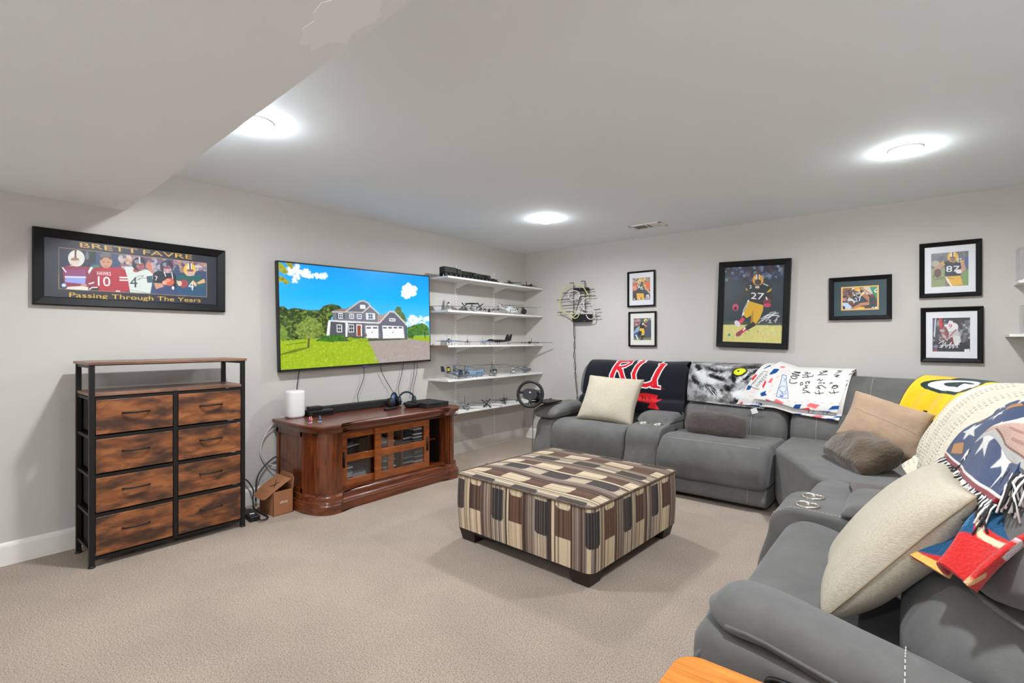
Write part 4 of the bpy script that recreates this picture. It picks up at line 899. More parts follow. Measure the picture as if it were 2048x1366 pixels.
def cv_c():
    c = Cv(190, 260, (38, 54, 62), [(1022, 468), (1606, 430), (1578, 1207), (994, 1185)])
    c.poly([(1015, 420), (1620, 420), (1610, 590), (1015, 600)], (40, 38, 52)); c.blobs((1020, 440, 1610, 590), 240, (8, 24), [(60, 96, 150), (140, 170, 200), (40, 40, 60), (90, 70, 70), (60, 60, 96), (30, 30, 44)], .55, 1, 7)
    c.blobs((1000, 600, 1600, 1000), 60, (40, 90), [(30, 46, 54), (44, 60, 68), (34, 50, 56)], .4, 1, 3); c.poly([(990, 1020), (1600, 1025), (1590, 1215), (990, 1195)], (214, 204, 124)); c.poly([(995, 985), (1600, 1000), (1600, 1030), (995, 1020)], (70, 86, 66), .6); c.blobs((995, 1030, 1590, 1200), 120, (5, 18), [(224, 214, 140), (200, 190, 104), (228, 220, 160)], .4, .6, 4)
    c.poly([(1225, 640), (1290, 600), (1400, 610), (1475, 650), (1470, 700), (1400, 830), (1255, 795), (1265, 720), (1225, 690)], (28, 36, 38)); c.line([(1220, 690), (1150, 780), (1125, 840)], 30, (58, 48, 46)); c.ell(1122, 852, 30, 34, (200, 70, 110)); c.ell(1122, 862, 16, 18, (80, 30, 44)); c.line([(1460, 700), (1475, 780)], 32, (50, 40, 40)); c.ell(1432, 800, 40, 44, (120, 44, 64)); c.ell(1432, 830, 36, 20, (200, 60, 96)); c.line([(1422, 752), (1430, 775)], 12, WV)
    for P_ in ([(1228, 660), (1245, 690), (1262, 700), (1222, 680)], [(1475, 660), (1440, 690), (1425, 712), (1470, 690)]): c.poly(P_, YL)
    c.text('27', [(1275, 706), (1405, 712), (1395, 778), (1272, 768)], WV); c.text('2', [(1255, 640), (1280, 630), (1282, 662), (1258, 670)], WV); c.line([(1395, 620), (1440, 640)], 8, WV)
    c.poly([(1255, 790), (1395, 830), (1392, 880), (1360, 960), (1325, 1010), (1270, 1018), (1275, 930), (1230, 955), (1190, 945), (1215, 870)], (222, 172, 26)); c.poly([(1275, 930), (1300, 870), (1290, 1000), (1270, 1016)], (176, 130, 20)); c.line([(1250, 785), (1205, 880), (1190, 945)], 14, WV); c.line([(1240, 800), (1200, 900)], 6, DG)
    c.line([(1205, 945), (1150, 1000)], 34, (30, 34, 36)); c.line([(1195, 965), (1150, 1015)], 34, (222, 60, 96)); c.ell(1140, 1010, 34, 24, (220, 214, 220), 1, .9); c.line([(1300, 1015), (1230, 1055)], 44, (32, 36, 40)); c.line([(1215, 1065), (1150, 1110)], 36, (206, 40, 80)); c.ell(1155, 1110, 34, 22, (150, 60, 90), 1, -.6); c.line([(1215, 1050), (1200, 1075)], 14, WV)
    helmet(c, 1342, 585, 54, (226, 160, 56), [(30, 40, 40), (236, 236, 236)], (70, 56, 52), 0, (60, 66, 70)); c.ell(1335, 655, 22, 12, (214, 190, 170))
    for P_ in ([(1545, 905), (1480, 920), (1400, 940), (1520, 905)], [(1370, 965), (1440, 920), (1400, 960), (1500, 920), (1380, 985), (1470, 935), (1540, 925)], [(1420, 985), (1480, 930), (1555, 935), (1520, 960)], [(1445, 975), (1470, 975), (1450, 1000), (1478, 998)], [(1500, 985), (1530, 965), (1510, 1000)], [(1340, 1010), (1470, 900), (1520, 895)]): c.line(P_, 5, (226, 226, 230))
    c.ell(1060, 1120, 13, 13, (40, 150, 140))
    for x, y in ((1253, 1078), (1337, 1087), (1218, 1107), (1072, 922)): c.ell(x, y, 5, 5, (60, 66, 40))
    return c.grain(.04)
frame('large black frame of number 27 running football player over the sofa', 'back', 2.49, 3.135, 1.213, 2.065, .055, .040, [], (.055, .055, .055, .055), cv_c(), math.radians(-2.0) * -1)
def cv_d():
    c = Cv(150, 100, (60, 40, 44), [(330, 350), (1410, 280), (1405, 985), (330, 1010)])
    c.blobs((330, 330, 900, 800), 240, (14, 40), [(90, 50, 50), (50, 34, 60), (130, 80, 60), (180, 120, 60), (40, 30, 40), (150, 110, 100)], .6, 1, 5); c.poly([(960, 285), (1170, 280), (1260, 520), (1000, 560)], (206, 198, 190)); c.poly([(1150, 290), (1410, 280), (1408, 720), (1330, 640), (1260, 520)], (30, 150, 96)); c.ell(1380, 415, 80, 56, WV, 1, -.5); c.ell(1385, 412, 44, 30, (24, 40, 60), 1, -.5); c.line([(1385, 420), (1420, 420)], 16, WV)
    c.poly([(640, 560), (860, 440), (1010, 460), (1080, 600), (1090, 800), (820, 820), (640, 700)], (22, 38, 58)); c.poly([(860, 560), (960, 450), (1030, 490), (900, 610)], (232, 206, 130)); c.line([(890, 620), (1045, 500)], 22, (20, 24, 30)); c.text('27', [(690, 660), (890, 590), (930, 740), (720, 770)], (226, 226, 232)); c.text('8', [(800, 480), (880, 450), (890, 520), (820, 540)], WV)
    c.line([(1000, 570), (1150, 700), (1190, 800)], 120, (176, 112, 72)); c.line([(1180, 820), (900, 850), (640, 1000)], 90, (190, 128, 86)); c.line([(900, 360), (1010, 400), (1180, 530)], 60, (196, 140, 104)); c.ell(1260, 600, 70, 80, (120, 50, 40)); c.poly([(1150, 640), (1330, 600), (1405, 720), (1405, 985), (1150, 960)], (26, 40, 50)); c.blobs((1150, 640, 1400, 960), 50, (10, 30), [(40, 60, 40), (80, 30, 40), (20, 24, 50)], .5, 1, 8)
    c.ell(780, 380, 90, 60, (226, 166, 56)); c.poly([(600, 395), (650, 310), (700, 370)], WV); c.ell(820, 420, 50, 40, (236, 190, 80)); c.blobs((630, 470, 780, 610), 20, (14, 30), [(214, 206, 190), (60, 50, 60)], .8, 1, 4)
    c.poly([(480, 720), (520, 640), (640, 690), (720, 760), (660, 860), (520, 840)], (206, 210, 204)); c.ell(580, 830, 90, 80, (110, 54, 44)); c.line([(480, 745), (660, 760)], 14, (40, 66, 60)); c.poly([(330, 800), (480, 800), (620, 940), (560, 1010), (330, 1010)], (196, 208, 236)); c.poly([(330, 880), (420, 930), (410, 1010), (330, 1010)], (24, 34, 44)); c.ell(390, 680, 60, 70, (196, 130, 120)); c.ell(380, 620, 60, 36, (40, 34, 50)); c.poly([(700, 985), (860, 930), (1010, 930), (980, 995)], (232, 176, 40)); c.poly([(1220, 940), (1300, 935), (1300, 965), (1220, 970)], (200, 206, 226)); c.poly([(1325, 930), (1390, 928), (1390, 975), (1325, 978)], WV); return c.grain(.06)
gw = .022
frame('black frame with dark green mat and gold edge, a fallen player inside', 'back', 3.447, 3.894, 1.467, 1.842, .036, .032, [((.089, .089, .084, .084), M['mat_green']), ((.101, .101, .096, .096), M['mat_gold'])], (.099, .099, .094, .094), cv_d())
def cv_e():
    c = Cv(130, 120, (110, 112, 120), [(1103, 308), (1442, 280), (1442, 588), (1107, 607)])
    c.blobs((1103, 280, 1442, 440), 60, (20, 50), [(120, 120, 130), (90, 96, 120), (150, 140, 130), (80, 80, 96)], .5, 1, 2); c.ell(1150, 400, 36, 30, (196, 190, 150), .6); c.poly([(1103, 440), (1230, 430), (1240, 607), (1103, 610)], (140, 150, 104)); c.poly([(1370, 470), (1442, 440), (1442, 590), (1380, 592)], (120, 150, 90)); c.ell(1420, 370, 30, 40, (70, 90, 150), .6)
    c.poly([(1205, 390), (1250, 372), (1330, 368), (1395, 360), (1398, 400), (1365, 500), (1230, 508), (1230, 430)], (36, 44, 56)); c.poly([(1190, 390), (1215, 375), (1232, 410), (1200, 425)], YL); c.poly([(1365, 370), (1395, 362), (1398, 400), (1372, 408)], YL); c.line([(1198, 408), (1150, 450)], 36, (190, 140, 116)); c.ell(1168, 480, 32, 38, (96, 60, 54)); c.line([(1385, 400), (1395, 440), (1365, 465)], 34, (196, 146, 124)); c.ell(1350, 465, 26, 18, (226, 220, 222)); c.poly([(1232, 512), (1365, 500), (1390, 580), (1280, 592), (1250, 560)], (226, 174, 56)); c.line([(1240, 515), (1290, 590)], 12, WV)
    helmet(c, 1300, 340, 48, (232, 186, 40), [(40, 50, 50), (240, 240, 240)], (180, 130, 116), -.1, (60, 60, 70)); c.text('87', [(1240, 418), (1360, 416), (1350, 466), (1242, 470)], WV); c.text('87', [(1338, 350), (1376, 350), (1374, 388), (1338, 388)], WV)
    for P_ in ([(1120, 510), (1180, 500), (1150, 540), (1225, 510)], [(1180, 535), (1250, 520), (1310, 530)], [(1130, 500), (1140, 545)]): c.line(P_, 3, (30, 30, 40))
    return c.grain(.05)
frame('black frame of number 87 player with ball, upper right pair', 'back', 4.071, 4.443, 1.632, 2.071, .034, .030, [((.075, .075, .085, .085), M['mat_white'])], (.072, .072, .082, .082), cv_e())
def cv_g():
    c = Cv(130, 120, (52, 50, 54), [(1118, 893), (1457, 890), (1456, 1200), (1120, 1195)])
    c.blobs((1118, 930, 1457, 1100), 160, (8, 24), [(70, 70, 74), (120, 120, 124), (40, 40, 44), (160, 156, 160), (30, 30, 34)], .6, 1, 2); c.blobs((1340, 940, 1457, 1080), 50, (8, 20), [(190, 190, 194), (90, 90, 96), (60, 60, 62)], .6, 1, 3); c.poly([(1118, 1110), (1457, 1120), (1456, 1200), (1120, 1195)], (34, 36, 40)); c.poly([(1183, 895), (1207, 893), (1212, 985), (1188, 990)], (206, 40, 50)); c.poly([(1118, 910), (1165, 900), (1140, 1020), (1120, 1040)], (84, 84, 120)); c.line([(1150, 905), (1140, 1060)], 10, (210, 210, 216))
    c.poly([(1225, 960), (1270, 920), (1320, 925), (1350, 970), (1345, 1000), (1270, 1020), (1235, 1000)], (224, 220, 224)); c.line([(1310, 925), (1350, 940), (1375, 990)], 26, (60, 50, 50)); c.poly([(1268, 1020), (1345, 995), (1355, 1040), (1335, 1085), (1265, 1080)], (190, 186, 190)); c.line([(1330, 1000), (1275, 1060)], 8, RED); c.poly([(1310, 1050), (1365, 1060), (1372, 1110), (1330, 1140), (1300, 1110)], (206, 208, 206)); c.line([(1290, 1075), (1300, 1130)], 24, (130, 34, 48)); helmet(c, 1240, 928, 26, (40, 60, 90), None, (110, 70, 60), -.3, (140, 140, 150)); c.text('9', [(1264, 952), (1296, 948), (1296, 988), (1264, 990)], (196, 40, 50)); c.ell(1230, 990, 20, 18, (150, 100, 90)); c.blobs((1190, 1000, 1250, 1090), 30, (8, 18), [(196, 180, 180), (150, 60, 66), (90, 80, 84)], .7, 1, 6)
    for P_ in ([(1180, 1120), (1225, 1095), (1200, 1160), (1240, 1110), (1240, 1150)], [(1240, 1160), (1290, 1110), (1270, 1165), (1310, 1130), (1300, 1165), (1340, 1120), (1330, 1160)], [(1190, 1140), (1360, 1130)], [(1340, 1100), (1345, 1160)], [(1185, 1155), (1215, 1150)]): c.line(P_, 4.5, (230, 230, 234))
    c.ell(1152, 1148, 20, 16, (120, 124, 150)); c.ell(1150, 1178, 20, 10, (150, 70, 76)); c.poly([(1402, 1172), (1447, 1170), (1447, 1198), (1402, 1200)], (226, 228, 232)); return c.grain(.06)
frame('black frame of white jersey player signed in white, lower right pair', 'back', 4.079, 4.452, 1.114, 1.5515, .034, .030, [((.075, .075, .085, .085), M['mat_white'])], (.072, .072, .082, .082), cv_g())

# ------------------------------------------------------------------ blankets
DR = [(.10, .62), (.105, .80), (.12, .97), (.19, 1.05), (.285, 1.04), (.365, .975), (.425, .87), (.465, .77), (.475, .70), (.535, .66), (.585, .58), (.60, .50), (.58, .44)]
DQ = catmull(DR, 260, False); DL = np.r_[0, np.cumsum(np.linalg.norm(np.diff(DQ, axis=0), axis=1))]
DT = np.gradient(DQ, DL, axis=0); DT /= np.linalg.norm(DT, axis=1)[:, None]; DN = np.c_[-DT[:, 1], DT[:, 0]]
if DN[150, 0] < 0: DN = -DN
def cloth(name, c=(255, 255, 255), attr=True, bump=(180, .3), **k): return mat(name, c, .9, attr=attr, bump=bump, sheen=.2, spec=.15, **k)
def sheet(name, path, cor, cv, m, zk=lambda t: 1, off=.006, back=.22, fold=None, thick=.008, parent=None, edge=None, nb=14):
    """cloth lying on the seat backs; cor = TL,TR,BR,BL in (along, down-profile) metres"""
    h, w_ = cv.h, cv.w; P = np.zeros((h + nb, w_, 3)); rgb = np.zeros((h + nb, w_, 3))
    (a, b, c, d) = [np.array(x, float) for x in cor]
    for j in range(h + nb):
        v = (j - nb) / (h - 1)
        for i in range(w_):
            u = i / (w_ - 1); top = a + (b - a) * u; bot = d + (c - d) * u
            if v >= 0: t, s = top + (bot - top) * v; rgb[j, i] = cv.a[j - nb, i]
            else: t, s = top[0], top[1] - back * (nb - j) / nb; rgb[j, i] = cv.a[0, i]
            if edge and v >= 0: 
                e = edge(u, v); t += e[0]; s += e[1]
            s = max(s, .01)
            dd = np.interp(s, DL, DQ[:, 0]); zz = np.interp(s, DL, DQ[:, 1]); nd = np.interp(s, DL, DN[:, 0]); nz = np.interp(s, DL, DN[:, 1])
            o = off + (fold(u, v, t, s) if fold else 0)
            x, y, z = path.pos(t, dd + nd * o, (zz + nz * o) * zk(t))
            n_ = mnoise.noise(Vector((x * 5, y * 5, z * 5))) * .005 + .005
            P[j, i] = path.pos(t, dd + nd * (o + n_), (zz + nz * (o + n_)) * zk(t))
    return grid_obj(name, P, rgb, m, parent, solid=thick)
ZK = lambda t: 1 - .045 * min(1, max(0, (t - 3.1) / .15))
# navy throw with red letters
def cv_ru():
    c = Cv(250, 150, (14, 15, 26), [(767, 85), (1907, 132), (1826, 747), (669, 646)])
    rd = (200, 22, 36)
    for P_, w1 in (([(1135, 95), (1108, 150), (1052, 290), (1040, 360)], 46), ([(1115, 118), (1215, 108), (1262, 118), (1255, 150), (1200, 188), (1105, 206)], 30), ([(1110, 205), (1150, 240), (1185, 340), (1195, 370)], 46), ([(1395, 120), (1345, 190), (1305, 280), (1312, 350), (1360, 395), (1440, 402), (1500, 385)], 42), ([(1635, 150), (1595, 230), (1540, 340), (1545, 415)], 52), ([(1480, 392), (1530, 360), (1560, 300)], 34), ([(1500, 412), (1595, 424)], 24), ([(1585, 152), (1660, 156)], 16), ([(1340, 122), (1420, 126)], 16), ([(1085, 108), (1180, 104)], 16)):
        c.line(P_, w1 + 20, WV)
    for P_, w1 in (([(1135, 95), (1108, 150), (1052, 290), (1040, 360)], 46), ([(1115, 118), (1215, 108), (1262, 118), (1255, 150), (1200, 188), (1105, 206)], 30), ([(1110, 205), (1150, 240), (1185, 340), (1195, 370)], 46), ([(1395, 120), (1345, 190), (1305, 280), (1312, 350), (1360, 395), (1440, 402), (1500, 385)], 42), ([(1635, 150), (1595, 230), (1540, 340), (1545, 415)], 52), ([(1480, 392), (1530, 360), (1560, 300)], 34), ([(1500, 412), (1595, 424)], 24), ([(1585, 152), (1660, 156)], 16), ([(1340, 122), (1420, 126)], 16), ([(1085, 108), (1180, 104)], 16)):
        c.line(P_, w1, rd)
    c.poly([(1300, 560), (1370, 478), (1440, 478), (1562, 500), (1535, 552), (1605, 546), (1540, 612), (1582, 686), (1455, 664), (1482, 620), (1400, 604), (1300, 590)], (206, 26, 34))
    c.text('RS', [(1382, 508), (1484, 530), (1480, 584), (1378, 574)], (16, 16, 22)); c.ell(1496, 584, 6, 5, (16, 16, 22)); c.line([(1605, 434), (1625, 436)], 5, (150, 20, 30)); c.line([(1630, 438), (1645, 440)], 5, (150, 20, 30)); return c.grain(.05)
M['fleece'] = cloth('printed_fleece')
tag(sheet('throw_blanket', BACK, [(1.165, .527), (2.275, .55), (2.335, 1.135), (1.19, 1.150)], cv_ru(), M['fleece'], fold=lambda u, v, t, s: .004 * math.sin(u * 14)), 'navy throw with big red letters RU on the left seat back', 'blanket')
def cv_tiger():
    c = Cv(240, 140, (120, 118, 118), [(183, 103), (1096, 159), (907, 642), (102, 544)])
    n1 = smoothn(240, 140, (24, 16), 3, 4); n2 = smoothn(240, 140, (40, 20), 8, 3); k = np.clip((n1 - .35) * 2.6, 0, 1); k = k * .75 + .12; base = lin((62, 60, 60)) + (lin((182, 180, 180)) - lin((62, 60, 60))) * k[..., None]; c.a = base.copy()
    W_, K_ = (212, 211, 211), (14, 13, 14)
    def fur(P_, w1, col, n=26, sd=1, al=.5):
        al *= .62
        g = np.random.default_rng(sd); P_ = np.array(P_, float); L = np.r_[0, np.cumsum(np.linalg.norm(np.diff(P_, axis=0), axis=1))]
        for _ in range(n * 3):
            q = g.uniform(0, L[-1]); x = np.interp(q, L, P_[:, 0]); y = np.interp(q, L, P_[:, 1]); tp = math.sin(PI * (q / L[-1]) * .9 + .15)
            c.ell(x + g.normal(0, w1 * .25), y + g.normal(0, w1 * .25), w1 * g.uniform(.25, .6) * tp, w1 * g.uniform(.2, .45) * tp, col, al, g.uniform(0, 3), 8)
    fur([(210, 200), (260, 300), (330, 360), (440, 360), (560, 300)], 90, W_, 40, 1); fur([(560, 360), (660, 370), (760, 300), (840, 240)], 55, W_, 40, 2); fur([(300, 420), (400, 500), (480, 480)], 70, W_, 26, 3); fur([(560, 500), (640, 500), (700, 470)], 60, (226, 226, 226), 26, 4); fur([(100, 360), (130, 460), (180, 540)], 60, (150, 148, 148), 20, 5); fur([(380, 195), (520, 220), (600, 215)], 30, W_, 20, 6)
    fur([(215, 180), (245, 225), (270, 260)], 50, K_, 26, 11, .6); fur([(330, 200), (360, 250), (420, 270), (520, 265)], 40, K_, 30, 12, .6); fur([(320, 310), (400, 330), (470, 350), (530, 330)], 46, K_, 34, 13, .6); fur([(170, 320), (210, 370), (250, 410)], 40, K_, 24, 14, .6); fur([(300, 400), (360, 450), (430, 510)], 46, K_, 30, 15, .55); fur([(450, 470), (520, 440), (600, 420)], 50, K_, 30, 16, .5); fur([(560, 300), (590, 350), (600, 400)], 40, K_, 24, 17, .7); fur([(640, 400), (720, 340), (790, 280), (900, 215)], 40, K_, 40, 18, .7); fur([(640, 225), (760, 215), (860, 215), (940, 200)], 36, K_, 36, 19, .7); fur([(540, 580), (600, 560), (660, 545)], 40, K_, 20, 20, .6); fur([(480, 195), (640, 200), (800, 205)], 14, K_, 30, 21, .6)
    c.ell(645, 272, 76, 52, K_, 1, -.25); c.ell(646, 270, 62, 40, (206, 212, 28), 1, -.25); c.ell(650, 276, 44, 26, (226, 226, 70), .6, -.25); c.ell(632, 264, 11, 9, K_); c.line([(575, 300), (600, 330), (660, 315), (715, 270)], 9, K_)
    for P_ in ([(320, 420), (380, 480), (430, 530)], [(350, 430), (400, 470), (430, 510)], [(340, 420), (370, 470), (400, 510)]): c.line(P_, 4, (236, 236, 236), .8)
    return c.grain(.06)
tig = sheet('throw_blanket', BACK, [(2.31, .50), (3.16, .53), (3.02, 1.0), (2.345, .955)], cv_tiger(), M['fleece'], off=.008)
tag(tig, 'grey white tiger face throw with one yellow eye on seat back', 'blanket')
# airmail throw: lower and upper fold
AQ_U = [(538, -13), (1931, 157), (1617, 976), (51, 740)]; AQ_L = [(257, -26), (1973, 199), (1612, 1178), (-266, 844)]
BL_, RD_, PK_ = (20, 72, 140), (222, 44, 60), (240, 112, 116)
def para(c, P_, col): c.poly(P_, col)
def cv_air_low():
    c = Cv(230, 130, (222, 219, 214), AQ_L)
    for P_, col in (([(-10, 870), (100, 860), (200, 915), (70, 945)], BL_), ([(-250, 850), (-150, 860), (0, 960), (-90, 940)], BL_), ([(320, 1015), (420, 965), (580, 1010), (500, 1050)], PK_), ([(160, 975), (260, 1010), (360, 1085), (230, 1050)], RD_), ([(690, 1100), (790, 1030), (960, 1035), (880, 1100)], BL_), ([(530, 1075), (640, 1085), (750, 1170), (600, 1140)], BL_), ([(1100, 1110), (1200, 1060), (1360, 1075), (1270, 1140)], PK_), ([(900, 1100), (1060, 1105), (1140, 1180), (960, 1170)], RD_), ([(1490, 1120), (1580, 1060), (1700, 1050), (1680, 1120)], BL_), ([(1300, 1145), (1420, 1130), (1580, 1150), (1380, 1190)], BL_), ([(20, 360), (100, 280), (135, 300), (60, 395)], RD_), ([(220, 185), (330, 90), (360, 120), (260, 180)], BL_), ([(-60, 560), (-20, 470), (50, 500), (10, 560)], BL_), ([(-200, 800), (-130, 760), (-110, 800), (-190, 840)], RD_), ([(380, 285), (360, 330), (390, 280), (450, 200), (560, 205), (500, 270)], BL_)): c.poly(P_, col)
    c.line([(30, 480), (240, 235), (330, 255)], 10, (30, 30, 34)); c.line([(30, 490), (60, 520), (190, 565)], 10, (30, 30, 34))
    c.text('EXPRESS', [(110, 495), (300, 270), (345, 330), (160, 520)], (30, 30, 34)); c.text('PAR AVION', [(60, 450), (235, 265), (255, 285), (85, 465)], (60, 60, 66))
    for P_ in ([(140, 770), (270, 830), (250, 905), (130, 875), (140, 770)],): c.line(P_, 8, (30, 60, 130))
    c.ell(200, 835, 40, 44, (20, 50, 110)); c.ell(190, 822, 12, 10, WV)
    c.ell(1250, 930, 180, 130, (40, 70, 150)); c.ell(1250, 930, 165, 118, (222, 219, 214)); c.ell(1250, 940, 100, 76, (40, 70, 150)); c.ell(1250, 940, 90, 68, (222, 219, 214)); c.ell(1288, 1054, 18, 12, (40, 90, 190))
    for x, y in ((280, 905), (560, 960), (760, 990), (900, 995), (1010, 1000), (30, 600), (70, 560), (10, 680)): c.line([(x, y), (x + 70, y + 10)], 9, (240, 140, 140))
    return c.grain(.03)
def cv_air_up():
    c = Cv(230, 120, (224, 221, 217), AQ_U); K_ = (30, 28, 34)
    for P_, col in (([(440, 790), (480, 755), (630, 795), (580, 830)], PK_), ([(270, 745), (380, 780), (470, 880), (330, 830)], RD_), ([(760, 880), (850, 805), (970, 810), (910, 885)], BL_), ([(640, 860), (780, 865), (860, 950), (680, 950)], BL_), ([(1050, 840), (1130, 790), (1310, 840), (1220, 885)], PK_), ([(940, 870), (1100, 860), (1170, 960), (990, 950)], RD_), ([(1450, 915), (1540, 865), (1720, 865), (1650, 920)], BL_), ([(1280, 915), (1480, 935), (1590, 1000), (1370, 1010)], BL_), ([(1720, 930), (1780, 925), (1750, 960)], RD_), ([(190, 690), (180, 640), (300, 595), (280, 645), (310, 690), (200, 705)], BL_), ([(225, 500), (290, 390), (310, 430), (240, 560)], RD_), ([(330, 440), (400, 360), (440, 370), (400, 450)], PK_), ([(360, 290), (450, 195), (555, 205), (500, 275), (400, 300)], BL_), ([(550, 150), (640, 125), (650, 160), (570, 175)], PK_)): c.poly(P_, col)
    c.poly([(610, 290), (685, 295), (690, 390), (712, 600), (715, 715), (610, 722), (490, 715), (520, 590), (580, 430)], (206, 216, 240), .8); c.line([(610, 290), (685, 295), (690, 390), (712, 600), (715, 715), (610, 722), (490, 715), (520, 590), (580, 430), (610, 290)], 10, (40, 60, 120)); c.line([(545, 545), (610, 490), (670, 490), (690, 560), (650, 600), (680, 630), (620, 655), (590, 630), (550, 560)], 8, (40, 60, 120)); c.line([(560, 590), (620, 610), (600, 650)], 9, (30, 50, 110)); c.blobs((560, 660, 625, 710), 14, (6, 14), [(60, 90, 170)], .7, 1, 3); c.blobs((620, 310, 670, 420), 14, (4, 9), [(70, 100, 170)], .6, 1, 4); c.blobs((570, 180, 770, 270), 40, (6, 16), [(246, 190, 196), (240, 160, 170)], .5, .6, 5)
    S = [[(760, 345), (750, 405), (800, 412), (895, 385)], [(770, 300), (800, 280), (880, 285), (890, 305), (850, 328), (790, 325), (770, 300)], [(785, 235), (850, 235), (930, 262), (900, 268), (800, 250)], [(820, 205), (930, 220), (945, 205), (840, 195)],
         [(990, 590), (1080, 580), (1130, 600), (1050, 545), (1000, 540), (1010, 500), (1080, 500), (1040, 460), (1090, 455)], [(950, 440), (955, 400), (985, 390), (1000, 425), (965, 440)], [(1060, 430), (1050, 395), (1100, 385), (1110, 420), (1130, 385)], [(985, 305), (1170, 300), (1185, 270)], [(1080, 270), (1090, 320)], [(985, 262), (1090, 268)], [(1020, 215), (1060, 205), (1080, 230), (1030, 240), (1130, 232)],
         [(1215, 590), (1240, 620), (1375, 612)], [(1290, 560), (1305, 640)], [(1240, 500), (1320, 530), (1270, 480), (1340, 470), (1420, 525)], [(1265, 380), (1300, 360), (1320, 395), (1360, 375)], [(1285, 430), (1350, 425)], [(1265, 280), (1440, 285)], [(1300, 215), (1330, 250), (1430, 225), (1340, 205), (1440, 205)], [(1300, 265), (1370, 240)],
         [(1480, 600), (1510, 625), (1650, 612)], [(1560, 570), (1575, 640)], [(1490, 460), (1510, 440), (1540, 445)], [(1525, 530), (1560, 490), (1620, 490), (1640, 520), (1590, 545), (1530, 530)], [(1540, 500), (1640, 505)], [(1560, 300), (1660, 320), (1580, 335), (1640, 350)], [(1590, 275), (1690, 250), (1610, 225), (1700, 215)],
         [(1765, 590), (1790, 630), (1830, 600), (1850, 560), (1770, 560)], [(1780, 520), (1800, 480), (1850, 490), (1860, 530), (1790, 530)], [(1790, 430), (1810, 435)], [(1830, 330), (1850, 310), (1890, 320)], [(1870, 265), (1900, 240), (1940, 250)]]
    for P_ in S: c.line(P_, 15, K_)
    c.ell(1385, 435, 16, 14, K_)
    for x, y in ((690, 757), (820, 760), (950, 765), (1060, 755), (1190, 765), (1320, 800), (1480, 812), (1630, 818), (1780, 812), (380, 530), (340, 630), (440, 690), (500, 360)): c.line([(x, y), (x + 55, y + (8 if y > 700 else -40))], 8, (240, 120, 124))
    return c.grain(.03)
air = sheet('airmail_throw', BACK, [(3.0, .505), (3.655, .505), (3.575, 1.035), (2.785, .966)], cv_air_low(), M['fleece'], zk=ZK, off=.018, fold=lambda u, v, t, s: .006 * math.sin(v * 5) + .012 * max(0, v - .75) * 4)
tag(air, 'white airmail letter throw with red and blue edging, folded', 'blanket')
sheet('folded_layer', BACK, [(3.10, .505), (3.66, .505), (3.56, .925), (2.945, .90)], cv_air_up(), M['fleece'], zk=ZK, off=.032, fold=lambda u, v, t, s: .006 * math.sin(v * 6 + 1) + .010 * max(0, v - .8) * 5, parent=air, back=.12)
ct = MB(); p0 = Vector(BACK.pos(2.955, .515, .695)); ct.box(p0 + Vector((0, -.045, -.022)), (.050, .0015, .045), Matrix.Rotation(-.35, 3, 'Y')); ct.build('care_tag', M['white'], air)
# yellow throw on the corner
def cv_yel():
    c = Cv(240, 140, (240, 194, 36)); G_ = (30, 52, 46)
    n1 = smoothn(240, 140, (20, 60), 5, 3); c.a *= (.82 + .3 * n1)[..., None]
    c.ell(.50, .15, .41, .185, G_, 1, -.10); c.ell(.50, .145, .335, .135, (236, 234, 232), 1, -.10); c.ell(.54, .125, .21, .068, G_, 1, -.10); c.poly([(.56, .10), (.86, .07), (.86, .145), (.56, .16)], (236, 234, 232)); c.poly([(.56, .165), (.70, .155), (.70, .205), (.58, .20)], (236, 234, 232))
    c.poly([(.335, .68), (.385, .67), (.42, .72), (.44, .92), (.39, 1.0), (.35, .90)], (24, 26, 24)); c.poly([(.45, .82), (.47, .76), (.56, .74), (.60, .82), (.46, .95)], G_); c.poly([(.66, .60), (.74, .52), (.80, .60), (.70, .66)], G_)
    c.line([(0, 0), (0, .5), (.0, 1), (.4, 1), (1, 1)], .022, (30, 34, 30)); c.line([(.025, 0), (.022, .5), (.022, .96)], .010, (244, 206, 80)); return c.grain(.07)
tag(sheet('throw_blanket', CORNER, [(1.06, .56), (2.15, .52), (2.05, 1.06), (.985, .925)], cv_yel(), cloth('terry_print', bump=(120, .5)), zk=lambda t: .955, off=.008, fold=lambda u, v, t, s: .008 * math.sin(u * 26 + v * 2) * min(1, v * 2)), 'yellow throw with dark green and white oval G on corner', 'blanket')
